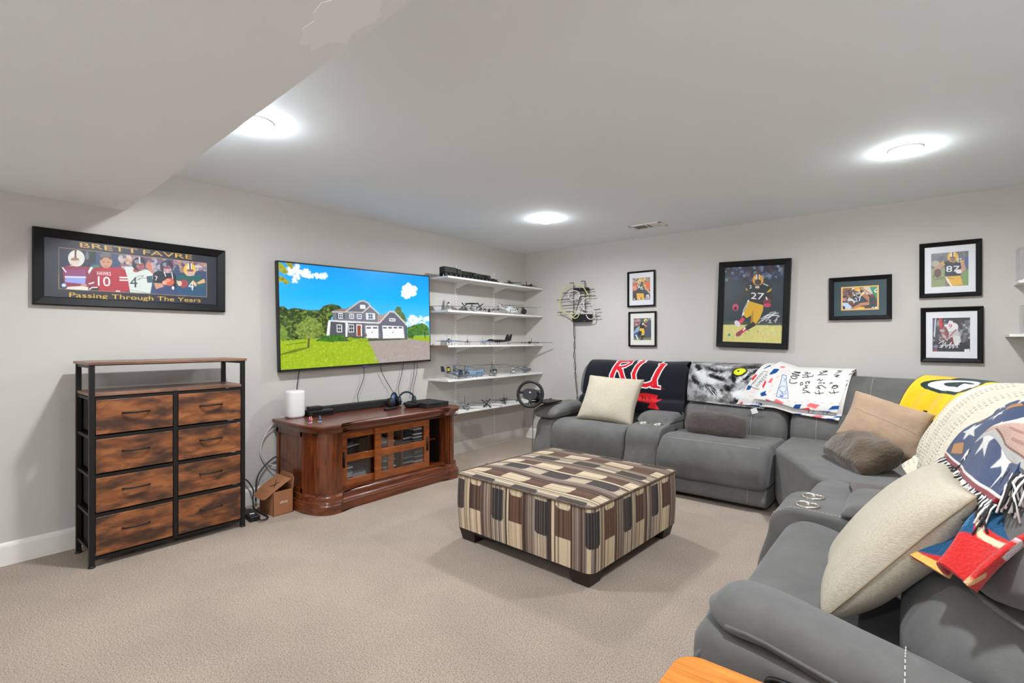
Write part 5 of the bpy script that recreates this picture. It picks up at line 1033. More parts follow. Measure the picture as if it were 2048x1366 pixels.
# cream crocheted blanket
def cv_knit():
    w_, h = 330, 260; c = Cv(w_, h, (224, 214, 192)); u = np.linspace(0, 1, w_)[None, :]; v = np.linspace(0, 1, h)[:, None]
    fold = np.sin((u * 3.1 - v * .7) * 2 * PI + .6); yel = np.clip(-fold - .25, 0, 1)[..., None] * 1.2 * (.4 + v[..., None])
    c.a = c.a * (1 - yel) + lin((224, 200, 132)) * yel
    # rows of eyelets
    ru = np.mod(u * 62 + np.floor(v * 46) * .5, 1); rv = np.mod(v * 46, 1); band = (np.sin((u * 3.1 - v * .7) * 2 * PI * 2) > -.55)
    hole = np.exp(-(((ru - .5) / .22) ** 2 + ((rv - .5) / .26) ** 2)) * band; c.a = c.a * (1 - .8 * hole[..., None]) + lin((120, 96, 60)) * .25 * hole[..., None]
    return c.grain(.06)
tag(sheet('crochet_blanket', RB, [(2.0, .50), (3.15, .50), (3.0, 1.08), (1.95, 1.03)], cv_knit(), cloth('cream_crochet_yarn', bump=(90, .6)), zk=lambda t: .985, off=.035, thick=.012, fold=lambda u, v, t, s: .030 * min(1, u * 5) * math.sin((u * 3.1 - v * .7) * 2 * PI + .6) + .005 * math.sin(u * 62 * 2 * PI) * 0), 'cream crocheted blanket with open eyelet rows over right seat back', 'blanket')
# woven tapestry throw: patch from a control net
def patch(name, net, cv, m, parent=None, thick=.01, amp=.004, f=9, disp=None):
    N_ = np.array(net, float); R_, C_ = N_.shape[:2]
    def basis(n, k): 
        x = np.linspace(0, n - 1, k); B = np.zeros((k, n))
        for q, t in enumerate(x):
            i = min(int(t), n - 2); s = t - i; idx = [max(i - 1, 0), i, i + 1, min(i + 2, n - 1)]
            wts = [.5 * (-s + 2 * s * s - s ** 3), .5 * (2 - 5 * s * s + 3 * s ** 3), .5 * (s + 4 * s * s - 3 * s ** 3), .5 * (-s * s + s ** 3)]
            for a, b in zip(idx, wts): B[q, a] += b
        return B
    P = np.einsum('hr,wc,rcx->hwx', basis(R_, cv.h), basis(C_, cv.w), N_)
    if disp:
        du = np.gradient(P, axis=1); dv = np.gradient(P, axis=0); nn = np.cross(dv, du); nn /= np.linalg.norm(nn, axis=2)[..., None] + 1e-9; nn *= np.where(nn[..., :1] > 0, -1, 1)
        U_, V_ = np.meshgrid(np.linspace(0, 1, cv.w), np.linspace(0, 1, cv.h)); P = P + nn * disp(U_, V_)[..., None]
    for j in range(cv.h):
        for i in range(cv.w): P[j, i] = wob(tuple(P[j, i]), amp, f, 3)
    return grid_obj(name, P, cv.a, m, parent, solid=thick), P
def star(c, x, y, r, col, rot=0):
    c.poly([(x + (r if k % 2 == 0 else r * .4) * math.cos(rot + k * PI / 5 - PI / 2), y + (r if k % 2 == 0 else r * .4) * math.sin(rot + k * PI / 5 - PI / 2)) for k in range(10)], col)
TB, TM, TW = (28, 52, 96), (128, 26, 44), (220, 218, 212)
def fringe(P, dirs, parent, n, ln, seed, sag=.5):
    g = random.Random(seed); mw, mk = MB(), MB()
    for k in range(n):
        q = k / (n - 1) * (len(P) - 1); i = min(int(q), len(P) - 2); s = q - i; p = Vector(P[i]) * (1 - s) + Vector(P[i + 1]) * s; d = Vector(dirs[0]) * (1 - k / n) + Vector(dirs[1]) * (k / n)
        l = ln * g.uniform(.75, 1.15); j = lambda a: Vector((g.uniform(-a, a), g.uniform(-a, a), g.uniform(-a, a)))
        a = p + j(.004); b = a + d * l * .5 + j(.010) + Vector((0, 0, .006)); e = a + d * l + j(.016) + Vector((0, 0, -.012 * sag))
        (mw if k % 2 else mk).tube([a, (a * .35 + b * .65) + Vector((0, 0, .004)), b, e], .0024, 5)
    mw.build('fringe', M['yarnw'], parent, smooth=True, kind='stuff', label='white yarn fringe'); mk.build('fringe', M['yarnk'], parent, smooth=True, kind='stuff', label='dark grey yarn fringe')
M['yarnw'] = mat('white_yarn', (226, 222, 214), .9); M['yarnk'] = mat('charcoal_yarn', (50, 48, 50), .9)
def cv_tap():
    c = Cv(130, 150, TB); w_ = lambda *P: [(x, y) for x, y in P]
    c.poly([(0, 0), (1, 0), (1, .14), (0, .20)], (206, 202, 194)); c.line([(0, .06), (1, .03)], .02, TM)
    for x, y, r in ((.2, .30, .07), (.42, .26, .08), (.65, .24, .07), (.85, .22, .06), (.15, .62, .10), (.48, .66, .13), (.78, .70, .13), (.30, .48, .06)): star(c, x, y, r, TW, x * 5)
    for q in ([(.04, .80), (.16, .74), (.22, .84), (.08, .90)], [(.3, .36), (.52, .30), (.56, .36), (.36, .44)], [(.02, .50), (.08, .44), (.12, .52)]): c.poly(q, (60, 34, 22)); c.poly([((x - .13) * .8 + .13, (y - .6) * .97 + .6) for x, y in q], (176, 120, 62))
    c.poly([(0, .93), (1, .93), (1, 1), (0, 1)], TM); c.line([(0, .925), (1, .925)], .022, (226, 222, 214)); c.poly([(0, .93), (.06, .93), (.06, 1), (0, 1)], (150, 96, 60)); return c.grain(.10)
M['tapestry'] = cloth('woven_tapestry', bump=(220, .5))
net = [[(4.47, -2.75, 1.03), (4.47, -3.0, 1.06), (4.47, -3.25, 1.07), (4.47, -3.5, 1.06)],
       [(4.300, -2.800, 1.032), (4.325, -3.100, 1.089), (4.341, -3.350, 1.125), (4.353, -3.580, 1.149)],
       [(4.255, -2.880, 1.016), (4.290, -3.180, 1.074), (4.316, -3.400, 1.102), (4.335, -3.600, 1.115)],
       [(4.193, -2.950, 0.975), (4.233, -3.220, 1.014), (4.258, -3.430, 1.029), (4.282, -3.620, 1.038)],
       [(4.162, -3.000, 0.933), (4.198, -3.250, 0.940), (4.219, -3.460, 0.947), (4.239, -3.640, 0.957)],
       [(4.145, -3.030, 0.888), (4.173, -3.280, 0.883), (4.191, -3.480, 0.891), (4.204, -3.650, 0.906)]]
tp_, TP = patch('tapestry_throw', net, cv_tap(), M['tapestry'], thick=.009, disp=lambda u, v: .006 * np.sin((u * 1.4 - v * .6) * 2 * PI) + .012)
tag(tp_, 'fringed blue tapestry throw with white stars and maroon border', 'blanket')
fringe([tuple(p) for p in TP[-1]], [(-.55, .1, -.75), (-.35, -.35, -.75)], tp_, 190, .10, 2)
def cv_tap2():
    c = Cv(110, 90, (196, 158, 140)); c.poly([(0, 0), (1, 0), (1, .2), (0, .35)], (206, 202, 194)); c.poly([(.5, 0), (1, 0), (1, .10), (.62, .16)], (70, 74, 92)); c.poly([(0, .55), (.2, .45), (.5, .7), (1, .8), (1, .9), (0, .8)], (196, 194, 190)); c.line([(.2, .42), (.5, .68), (1, .78)], .03, (120, 70, 56)); c.line([(.4, .4), (.8, .45), (1, .35)], .04, (168, 116, 98)); c.line([(.55, .55), (.9, .6)], .05, (170, 122, 104)); c.poly([(0, .88), (1, .9), (1, 1), (0, 1)], (60, 60, 70)); return c.grain(.10)
net2 = [[(4.253, -3.280, 1.053), (4.275, -3.400, 1.081), (4.291, -3.520, 1.103), (4.309, -3.620, 1.116)],
       [(4.226, -3.300, 1.039), (4.249, -3.440, 1.066), (4.269, -3.560, 1.079), (4.288, -3.660, 1.086)],
       [(4.206, -3.240, 1.002), (4.232, -3.400, 1.018), (4.249, -3.560, 1.028), (4.265, -3.680, 1.033)],
       [(4.192, -3.170, 0.960), (4.221, -3.350, 0.967), (4.238, -3.530, 0.977), (4.251, -3.680, 0.986)]]
t2, TP2 = patch('folded_layer', net2, cv_tap2(), M['tapestry'], tp_, thick=.009)
fr = fringe([tuple(p) for p in TP2[-1]], [(-.35, -.1, -.8), (-.3, -.4, -.75)], tp_, 150, .095, 5)
# red and blue fleece
def cv_red():
    c = Cv(130, 170, (196, 44, 42)); B2, Y2 = (28, 76, 112), (226, 178, 92)
    c.poly([(0, .50), (.30, .46), (.34, .60), (0, .66)], B2); c.line([(0, .655), (.22, .63), (.34, .60)], .045, Y2); c.poly([(0, .675), (.34, .62), (.62, .66), (.66, .80), (.40, .86), (0, .95)], B2); c.poly([(0, .70), (.16, .68), (.10, .80), (0, .84)], (196, 44, 42))
    c.poly([(.34, .48), (.62, .56), (.64, .66), (.40, .60)], (20, 56, 84)); c.line([(.36, .50), (.52, .62), (.64, .70)], .035, Y2); c.poly([(.64, .58), (.92, .64), (.92, .76), (.68, .72)], B2); c.poly([(.36, .72), (.58, .68), (.60, .78), (.42, .84)], (40, 106, 150)); c.line([(.64, .70), (.70, .78), (.88, .79)], .035, (226, 206, 170)); c.poly([(.84, .74), (1, .74), (.98, .84), (.88, .84)], (220, 206, 206))
    c.line([(0, .965), (.34, .975)], .055, Y2); c.line([(.96, .92), (1, .99)], .03, (214, 170, 120)); c.ell(.93, .42, .09, .07, (220, 214, 204), .9); c.ell(.96, .42, .04, .03, (222, 160, 60)); c.line([(.74, .40), (1, .34)], .025, (90, 110, 140)); c.line([(.74, .52), (1, .50)], .04, (226, 222, 214)); c.poly([(.74, .54), (1, .53), (1, .62), (.76, .61)], (196, 140, 110)); return c.grain(.12)
net3 = [[(4.40, -3.05, 1.03), (4.40, -3.18, 1.04), (4.40, -3.30, 1.04), (4.40, -3.44, 1.04)],
       [(4.319, -3.150, 0.896), (4.354, -3.260, 0.932), (4.376, -3.400, 0.964), (4.411, -3.550, 0.994)],
       [(4.246, -3.250, 0.847), (4.276, -3.350, 0.876), (4.308, -3.460, 0.902), (4.346, -3.620, 0.937)],
       [(4.156, -3.420, 0.832), (4.191, -3.500, 0.844), (4.226, -3.600, 0.860), (4.260, -3.740, 0.891)],
       [(4.106, -3.540, 0.779), (4.141, -3.630, 0.802), (4.177, -3.690, 0.816), (4.209, -3.800, 0.852)],
       [(4.075, -3.610, 0.711), (4.106, -3.710, 0.733), (4.133, -3.760, 0.748), (4.152, -3.820, 0.757)]]
rf_, RP = patch('fleece_throw', net3, cv_red(), cloth('red_fleece', bump=(160, .6)), thick=.012, amp=.008, f=8, disp=lambda u, v: .026 * np.sin((u * 1.7 + .25 * v) * 2 * PI + .4) * np.clip(v * 2, 0, 1) + .010)
tag(rf_, 'red fleece throw with blue and yellow bands on near seat back', 'blanket')

# ------------------------------------------------------------------ pillows
def pillow(name, label, c, ua, va, w_, h, t, m, n=44, pinch=.07, amp=.006, f=7, seed=0, cat='pillow', pw=2.6, parent=None, seam=None, qq=.42, rc=0):
    ua = Vector(ua).normalized(); va = Vector(va); va = (va - ua * va.dot(ua)).normalized(); na = ua.cross(va)
    root = thing(name, label, cat, tuple(c)) if parent is None else parent
    mb = MB(); g = np.linspace(-1, 1, n); c = Vector(c)
    def pos(i, j, s):
        u, v = g[i], g[j]; th = ((1 - abs(u) ** pw) * (1 - abs(v) ** pw)); th = max(th, 0) ** qq * t / 2 * s
        x = u * w_ / 2 * (1 - pinch * (1 - v * v) * abs(u) ** 3); y = v * h / 2 * (1 - pinch * (1 - u * u) * abs(v) ** 3)
        x *= math.sqrt(1 - rc * v * v); y *= math.sqrt(1 - rc * u * u)
        p = c + ua * x + va * y + na * th; k = amp * (1 - max(abs(u), abs(v)) ** 6 * .6)
        return wob(tuple(p), k, f, seed)
    idx = {}
    for s in (1, -1):
        for i in range(n):
            for j in range(n):
                ed = i in (0, n - 1) or j in (0, n - 1)
                if s == -1 and ed: idx[(s, i, j)] = idx[(1, i, j)]; continue
                mb.v.append(pos(i, j, s)); idx[(s, i, j)] = len(mb.v) - 1
        for i in range(n - 1):
            for j in range(n - 1): mb.f.append((idx[(s, i, j)], idx[(s, i + 1, j)], idx[(s, i + 1, j + 1)], idx[(s, i, j + 1)]))
    E_ = [idx[(1, i, 0)] for i in range(n)] + [idx[(1, n - 1, j)] for j in range(1, n)] + [idx[(1, i, n - 1)] for i in range(n - 2, -1, -1)] + [idx[(1, 0, j)] for j in range(n - 2, 0, -1)]
    ep = [mb.v[k] for k in E_]
    mb.build('cover', m, root, smooth=True)
    if seam: MB().tube(ep[::2], seam[0], 6, close=True).build('seam', seam[1], root, smooth=True)
    return root, pos
M['linen'] = mat('cream_linen', (206, 194, 172), .9, var=(90, .34, (.5, 3.5, 3.5)), bump=(220, .35, (.5, 3, 3)), sheen=.1)
M['linenseam'] = mat('linen_seam', (152, 136, 110), .9)
pillow('throw_pillow', 'cream woven square pillow on the left seat before navy throw', (1.675, -.785, .70), (.60, .02, -.02), (0.02, .27, .43), .60, .50, .17, M['linen'], seam=(.0026, M['linenseam']), seed=2, amp=.009)
pillow('throw_pillow', 'large cream woven pillow in the foreground below the red fleece', (4.005, -3.345, .695), (.03, -1, .06), (.29, 0, .37), .60, .508, .19, M['linen'], seam=(.0028, M['linenseam']), seed=4, amp=.010, pw=2.4)
M['plush'] = mat('dark_taupe_plush', (82, 70, 66), .95, var=(40, .35), bump=(90, .8), sheen=.3)
pillow('bolster_pillow', 'small dark taupe plush pillow on the middle seat', (2.70, -.80, .548), (1, 0, -.06), (.02, .16, .5), .53, .25, .21, M['plush'], seed=6, amp=.014, pw=2.8, pinch=0, qq=.5, rc=.32)
M['olive'] = mat('brown_velvet', (88, 70, 50), .9, var=(30, .35), bump=(50, .8), sheen=.35)
pillow('throw_pillow', 'crumpled dark brown velvet pillow under the tan pillow', (3.775, -1.37, .570), (.30, -.52, -.02), (.3, .18, .22), .58, .30, .19, M['olive'], seed=8, amp=.024, f=9, rc=.2)
M['tan'] = mat('tan_suede', (166, 138, 112), .85, var=(12, .12), bump=(22, .5), sheen=.2)
tanp, tpos = pillow('throw_pillow', 'tan suede pillow leaning into the sofa corner', (3.885, -1.05, .715), (.42, -.02, -.13), (.10, .17, .27), .46, .37, .13, M['tan'], seed=10, amp=.012, f=8)
stitches([tuple(Vector(tpos(i, int(26 - i * .12), -1)) + Vector((-.002, -.004, .002))) for i in range(4, 41, 2)], 'stitching', tanp)
stitches([tuple(Vector(tpos(i, int(26 - i * .12), 1)) + Vector((-.002, -.004, .002))) for i in range(4, 41, 2)], 'stitching', tanp)
# folded plush throw on the seat behind the console
def pad(name, label, cat, c, d, m, rz=0, layers=2):
    t = thing(name, label, cat, c)
    for k in range(layers):
        R_ = Matrix.Rotation(rz + k * .04, 3, 'Z'); n = 26; P = np.zeros((n, n, 3)); mb = MB(); idx = {}
        for s in (1, -1):
            for i in range(n):
                for j in range(n):
                    u, v = i / (n - 1) * 2 - 1, j / (n - 1) * 2 - 1; ed = i in (0, n - 1) or j in (0, n - 1)
                    if s == -1 and ed: idx[(s, i, j)] = idx[(1, i, j)]; continue
                    q = Vector((u * d[0] / 2 * (1 - k * .06), v * d[1] / 2 * (1 - k * .05), d[2] * (k + .5) + s * d[2] / 2 * ((1 - abs(u) ** 8) * (1 - abs(v) ** 8)) ** .5)); p = R_ @ q + Vector(c); mb.v.append(wob(tuple(p), .005, 12, k)); idx[(s, i, j)] = len(mb.v) - 1
            for i in range(n - 1):
                for j in range(n - 1): mb.f.append((idx[(s, i, j)], idx[(s, i + 1, j)], idx[(s, i + 1, j + 1)], idx[(s, i, j + 1)]))
        mb.build('folded_layer', m, t, smooth=True)
    return t
pad('folded_throw', 'folded dark taupe plush throw on seat beside the cupholder console', 'blanket', (3.93, -2.08, .468), (.30, .34, .022), M['plush'], .1)
# ------------------------------------------------------------------ scale models
MC = {}
SCL = {(round(y, 3), round(SHZ[i], 3)): k for i, y, k in ((0, -.62, 1.25), (0, -.375, 1.3), (0, -.19, 1.15), (1, -1.575, 1.15), (1, -1.20, 1.12), (1, -.56, 1.12), (1, -.255, 1.15), (2, -1.57, 1.5), (2, -1.29, 1.35), (2, -1.03, 1.3), (3, -.86, 1.15), (3, -.47, 1.25), (3, -.235, 1.15), (4, -1.30, 1.4), (4, -.97, 1.25), (4, -.66, 1.2), (4, -.38, 1.3))}
def mcol(c, rough=.5, metal=0):
    k = (c, rough)
    if k not in MC: MC[k] = mat('model_paint', c, rough, metal, var=(40, .12))
    return MC[k]
def fusl(pts, n=14):
    m = MB(); m.rings([[(x, r * math.cos(2 * PI * k / n), z + rz * math.sin(2 * PI * k / n)) for k in range(n)] for x, z, r, rz in pts]); return m
def slab(a, ca, b, cb, th):
    """tapered wing panel: a,b leading-edge points, ca,cb chords (aft = -x)"""
    m = MB(); a = Vector(a); b = Vector(b); d = (b - a).normalized(); nrm = Vector((1, 0, 0)).cross(d).normalized()
    def sec(p, c, t): return [p, p - Vector((c * .35, 0, 0)) + nrm * t / 2, p - Vector((c, 0, 0)), p - Vector((c * .35, 0, 0)) - nrm * t / 2]
    return m.rings([sec(a, ca, th), sec(b, cb, th * .5)])
def blades(c, r, n, w_, axis, rot=0, th=.0015, droop=0):
    out = []
    for k in range(n):
        a = rot + 2 * PI * k / n
        e1, e2 = {'x': (Vector((0, 1, 0)), Vector((0, 0, 1))), 'z': (Vector((1, 0, 0)), Vector((0, 1, 0))), 'y': (Vector((1, 0, 0)), Vector((0, 0, 1)))}[axis]
        d = e1 * math.cos(a) + e2 * math.sin(a); s = -e1 * math.sin(a) + e2 * math.cos(a); nn = d.cross(s); c_ = Vector(c)
        P = [c_ + d * q * r + s * (w_ / 2 * sg) + nn * (tt * th / 2) - (Vector((0, 0, droop * q * q)) if axis == 'z' else Vector((0, 0, 0))) for q in (.06, .5, 1.0) for sg, tt in ((1, 1), (-1, 1), (-1, -1), (1, -1))]
        out.append(MB().rings([P[i * 4:i * 4 + 4] for i in range(3)]))
    return out
def wheel(m, x, y, r=.006): m.lathe((x, y, r), [(r * .3, -r * .3), (r, -r * .25), (r, r * .25), (r * .3, r * .3)], 10, 'y')
def gear(pts, t, zt, r=.006):
    for x, y in pts:
        m = MB(); m.cyl((x, y, r), (x, y, zt), r * .25, 6); wheel(m, x, y, r); m.build('landing_gear', mcol((40, 40, 42)), t)
def model(name, label, cat, x, y, z, deg):
    t = thing(name, label, cat, (x, y, z), 'scale models on the wall shelves', math.radians(deg), local=True); k = SCL.get((round(y, 3), round(z, 3)), 1.0); t.scale = (k, k, k); return t
def airplane(label, x, y, z, deg, L, span, col, sweep=.2, chord=.14, zb=.03, r=.018, tails=1, th=.03, engines=(), props=0, high=False, nose=None, canopy=True, ncol=None, tailcol=None, dihed=0, pr=.035, pb=4, gearpts=True, delta=False, radome=False, pcol=(30, 30, 32)):
    t = model('model_airplane', label, 'model', x, y, z, deg); m_ = mcol(col)
    zz = zb + r
    fusl([(L * .5, zz - r * .2, r * .08, r * .08), (L * .42, zz - r * .1, r * .5, r * .5), (L * .28, zz, r * .9, r * .9), (0, zz, r, r), (-L * .3, zz + r * .1, r * .75, r * .75), (-L * .5, zz + r * .35, r * .22, r * .3)]).build('fuselage', m_, t, smooth=True)
    if nose: fusl([(L * .505, zz - r * .2, r * .05, r * .05), (L * .46, zz - r * .15, r * .38, r * .38), (L * .42, zz - r * .1, r * .54, r * .54), (L * .405, zz - r * .1, r * .3, r * .3)]).build('nose_cone', mcol(nose), t, smooth=True)
    if canopy:
        MB().ell((L * .26, 0, zz + r * .75), (L * .11, r * .55, r * .6)).build('canopy', mcol((36, 40, 46), .15), t, smooth=True)
    wz = zz + (r * .9 if high else 0)
    c0 = L * chord * (2.2 if delta else 1.6)
    for s in (1, -1):
        slab((L * (.22 if delta else .10), s * r * .6, wz), c0, (L * .10 - span / 2 * sweep * 2, s * span / 2, wz + dihed), c0 * (.25 if delta else .5), .008).build('wing', m_, t)
        if not delta: slab((-L * .36, s * r * .2, zz + r * .3), L * .12, (-L * .40 - span * .03, s * span * .17, zz + r * .3), L * .07, .004).build('stabilizer', m_, t)
    tc = mcol(tailcol) if tailcol else m_
    for s in ((0,) if tails == 1 else (1, -1)):
        slab((-L * .30, s * r * 1.0, zz + r * .4), L * .18, (-L * .42, s * r * (1.6 if s else 0), zz + r * .4 + th), L * .08, .004).build('tail_fin', tc, t)
    for ex, ey in engines:
        e = fusl([(L * ex + L * .10, wz, .004, .004), (L * ex + L * .09, wz, r * .5, r * .5), (L * ex - L * .05, wz - .002, r * .5, r * .5), (L * ex - L * .13, wz, r * .12, r * .12)], 10); e = [(e.v[i][0], e.v[i][1] + ey * span / 2, e.v[i][2]) for i in range(len(e.v))] and e
        e.v = [(a, b + ey * span / 2, c) for a, b, c in e.v]; en = e.build('engine', m_, t, smooth=True)
        if props:
            for k, bm in enumerate(blades((L * ex + L * .105, ey * span / 2, wz), pr, pb, pr * .24, 'x', .6)): bm.build('propeller_blade', mcol(pcol), en)
    if props == 1 and not engines:
        for bm in blades((L * .505, 0, zz - r * .2), pr, pb, pr * .2, 'x', .9): bm.build('propeller_blade', mcol(pcol), t)
    if radome:
        MB().lathe((-.02, 0, zz + r + .028), [(.001, -.004), (.06, -.004), (.075, 0), (.06, .004), (.001, .005)], 28).build('radar_dome', mcol((52, 52, 46)), t, smooth=True)
        MB().cyl((-.02, 0, zz), (-.02, 0, zz + r + .026), .005).build('dome_pylon', m_, t)
    if gearpts: gear([(L * .30, 0), (-L * .02, span * .10), (-L * .02, -span * .10)], t, zz)
    else: gear([(L * .2, 0)], t, zz, .003)
    return t
def heli(label, x, y, z, deg, L, col, rot_r, nb=4, h=.06, tandem=False, skids=False, rcol=(60, 62, 64), accent=None, w_=.02, ph=.3, boom=True):
    t = model('model_helicopter', label, 'model', x, y, z, deg); m_ = mcol(col); r = h * .36; zc = .012 + r
    if tandem:
        fusl([(L * .5, zc - r * .2, r * .2, r * .2), (L * .44, zc, r * .75, r * .8), (L * .3, zc, r * .9, r), (-L * .35, zc, r * .9, r), (-L * .47, zc + r * .3, r * .6, r * .7), (-L * .5, zc + r * .4, r * .3, r * .5)]).build('fuselage', m_, t, smooth=True)
        slab((-L * .22, 0, zc + r * .6), L * .26, (-L * .30, 0, zc + r * 2.4), L * .18, .028).build('rear_pylon', m_, t); slab((L * .44, 0, zc + r * .6), L * .2, (L * .38, 0, zc + r * 1.6), L * .12, .026).build('front_pylon', m_, t)
        hubs = [(-L * .38, zc + r * 2.5), (L * .33, zc + r * 1.75)]
    else:
        fusl([(L * .5, zc - r * .3, r * .15, r * .15), (L * .43, zc - r * .1, r * .7, r * .7), (L * .25, zc, r, r), (0, zc + r * .05, r, r * 1.05), (-L * .12, zc + r * .3, r * .6, r * .7), (-L * .2, zc + r * .5, r * .3, r * .35)]).build('fuselage', m_, t, smooth=True)
        fusl([(L * .18, zc + r * 1.1, r * .2, r * .2), (L * .1, zc + r * 1.2, r * .5, r * .4), (-L * .08, zc + r * 1.1, r * .45, r * .4)], 10).build('engine_housing', m_, t, smooth=True)
        MB().tube([(-L * .15, 0, zc + r * .5), (-L * .45, 0, zc + r * .8)], [r * .33, r * .15], 10).build('tail_boom', m_, t, smooth=True)
        slab((-L * .40, 0, zc + r * .7), L * .1, (-L * .5, 0, zc + r * 2.1), L * .06, .005).build('tail_fin', mcol(accent) if accent else m_, t)
        for bm in blades((-L * .48, .006, zc + r * 1.7), r * 1.1, 4, r * .16, 'y', .5): bm.build('tail_rotor_blade', mcol(rcol), t)
        hubs = [(L * .03, zc + r * 1.9)]
    MB().ell((L * .40, 0, zc + r * .35), (L * .07, r * .72, r * .45)).build('windscreen', mcol((30, 34, 40), .15), t, smooth=True)
    for k in range(3):
        for s in (1, -1): MB().box((L * (.22 - .12 * k), s * r * .98, zc + r * .2), (L * .05, .0016, r * .35)).build('side_window', mcol((36, 40, 46), .2), t)
    for q, (hx, hz) in enumerate(hubs):
        hb = MB().cyl((hx, 0, zc), (hx, 0, hz + .004), .004, 10).lathe((hx, 0, hz), [(.002, -.003), (.008, -.002), (.008, .003), (.002, .004)], 12).build('rotor_hub', mcol(rcol), t)
        for bm in blades((hx, 0, hz), rot_r, nb, .009, 'z', ph + q, .0018, .006): bm.build('rotor_blade', mcol(rcol), t)
    if skids:
        for s in (1, -1): MB().tube([(L * .3, s * r, .002), (-L * .12, s * r, .002)], .0018, 6).tube([(L * .15, s * r, .002), (L * .15, s * r * .6, zc - r * .6)], .0015, 5).tube([(0, s * r, .002), (0, s * r * .6, zc - r * .6)], .0015, 5).build('skid', mcol((50, 50, 52)), t)
    else: gear([(L * .32, 0), (-L * .05, r), (-L * .05, -r)], t, zc)
    return t
Z1, Z2, Z3, Z4, Z5 = SHZ
def truck(label, y, L, h, cab, barrel=False):
    t = model('model_army_truck' if not barrel else 'model_gun_vehicle', label, 'model', .215, y, Z1, 90); c = mcol((38, 44, 34), .7); w_ = .085
    MB().box((0, 0, h * .34), (L, w_ * .8, h * .12)).build('chassis', mcol((26, 28, 26), .8), t, bevel=.002)
    for s in (1, -1):
        for k in range(4):
            xx = (-.40 + .25 * k + (.05 if k > 1 else 0)) * L; m = MB(); m.lathe((xx, s * w_ * .42, h * .2), [(.004, -.009), (h * .2, -.008), (h * .2, .008), (.004, .009)], 16, 'y'); wh = m.build('wheel', mcol((24, 24, 25), .8), t, smooth=False); MB().lathe((xx, s * (w_ * .42 + .009), h * .2), [(h * .11, 0), (h * .1, s * .002), (.002, s * .003)], 12, 'y').build('hub', mcol((58, 60, 52)), wh)
    if barrel:
        MB().box((-.02 * L, 0, h * .55), (L * .6, w_, h * .34)).build('hull', c, t, bevel=.006); MB().ell((0, 0, h * .78), (L * .2, w_ * .4, h * .2)).build('turret', c, t, smooth=True); MB().cyl((L * .1, 0, h * .8), (L * .72, 0, h * .84), .0035).build('gun_barrel', c, t)
    else:
        MB().rings([[(L * .5, s * w_ / 2, h * .4), (L * .5, s * w_ / 2, h * .62), (L * .44, s * w_ / 2, h * .9), (L * .24, s * w_ / 2, h * .92), (L * .24, s * w_ / 2, h * .4)] for s in (1, -1)]).build('cab', c, t, bevel=.003)
        MB().box((L * .475, 0, h * .74), (.002, w_ * .85, h * .18), Matrix.Rotation(-.25, 3, 'Y')).build('windscreen', mcol((30, 34, 40), .15), t)
        if cab: 
            MB().bb((-L * .48, -w_ / 2, h * .42), (L * .2, w_ / 2, h * 1.0)).build('cargo_box', c, t, bevel=.004)
            for k in range(4): MB().bb((-L * .45 + k * L * .16, w_ / 2, h * .46), (-L * .43 + k * L * .16, w_ / 2 + .003, h * .97)).build('rib', c, t)
        else:
            for s in (1, -1):
                for q in (0, 1): MB().cyl((-L * .46, s * w_ * .25, h * (.58 + q * .26)), (L * .18, s * w_ * .25, h * (.58 + q * .26)), h * .13, 12).build('launch_tube', c, t, smooth=True)
    return t
truck('dark green army truck with ribbed box body, leftmost on top shelf', -1.57, .26, .10, True)
truck('dark green launcher truck with tubes, second on the top shelf', -1.315, .24, .085, False)
truck('dark green launcher truck with tubes, third on the top shelf', -1.08, .21, .078, False)
truck('dark green gun vehicle with long barrel on the top shelf', -.895, .13, .05, True, True)
airplane('small dark olive propeller plane on top shelf', .25, -.62, Z1, -60, .17, .22, (48, 50, 42), zb=.008, r=.012, th=.025, props=1, pr=.02)
airplane('tiny dark plane model between two planes on the top shelf', .26, -.375, Z1, -60, .07, .09, (44, 42, 40), zb=.004, r=.006, th=.014)
airplane('rust brown delta jet with tall fin at right end of top shelf', .215, -.19, Z1, -35, .24, .20, (86, 52, 40), zb=.006, r=.014, th=.058, delta=True, tailcol=(78, 50, 42))
airplane('pale grey twin tail jet with cream nose at left of second shelf', .19, -1.575, Z2, -45, .36, .44, (176, 176, 176), sweep=.22, zb=.022, r=.022, tails=2, th=.065, nose=(214, 204, 170), ncol=None)
airplane('grey twin propeller plane with round radar dome above', .17, -1.20, Z2, -45, .30, .48, (150, 156, 166), sweep=.02, zb=.020, r=.020, engines=((.10, .32), (.10, -.32)), props=1, pr=.042, radome=True, high=True, tails=2, th=.03)
airplane('dark grey four engine plane left of the white helicopter', .15, -.885, Z2, -48, .24, .38, (74, 78, 76), sweep=.02, zb=.012, r=.018, engines=((.10, .28), (.10, -.28), (.08, .55), (.08, -.55)), props=1, pr=.026, high=True, th=.05)
heli('white helicopter with dark markings on second shelf', .19, -.56, Z2, 80, .26, (214, 216, 216), .19, 4, .085, rcol=(70, 72, 74))
heli('black helicopter with long rotor blades at second shelf right end', .17, -.255, Z2, -42, .24, (40, 42, 46), .22, 5, .075, rcol=(56, 56, 58), ph=.9)
airplane('blue grey twin tail jet at the left of the middle shelf', .19, -1.57, Z3, -45, .20, .19, (116, 130, 152), sweep=.25, zb=.016, r=.014, tails=2, th=.040)
airplane('white and dark single fin jet on the middle shelf', .19, -1.29, Z3, -45, .18, .19, (150, 148, 142), sweep=.18, zb=.016, r=.011, th=.05, nose=(60, 58, 56))
airplane('light blue grey drone with bulged nose on the middle shelf', .19, -1.03, Z3, -40, .16, .20, (138, 154, 176), sweep=.05, zb=.014, r=.014, th=.03, canopy=False)
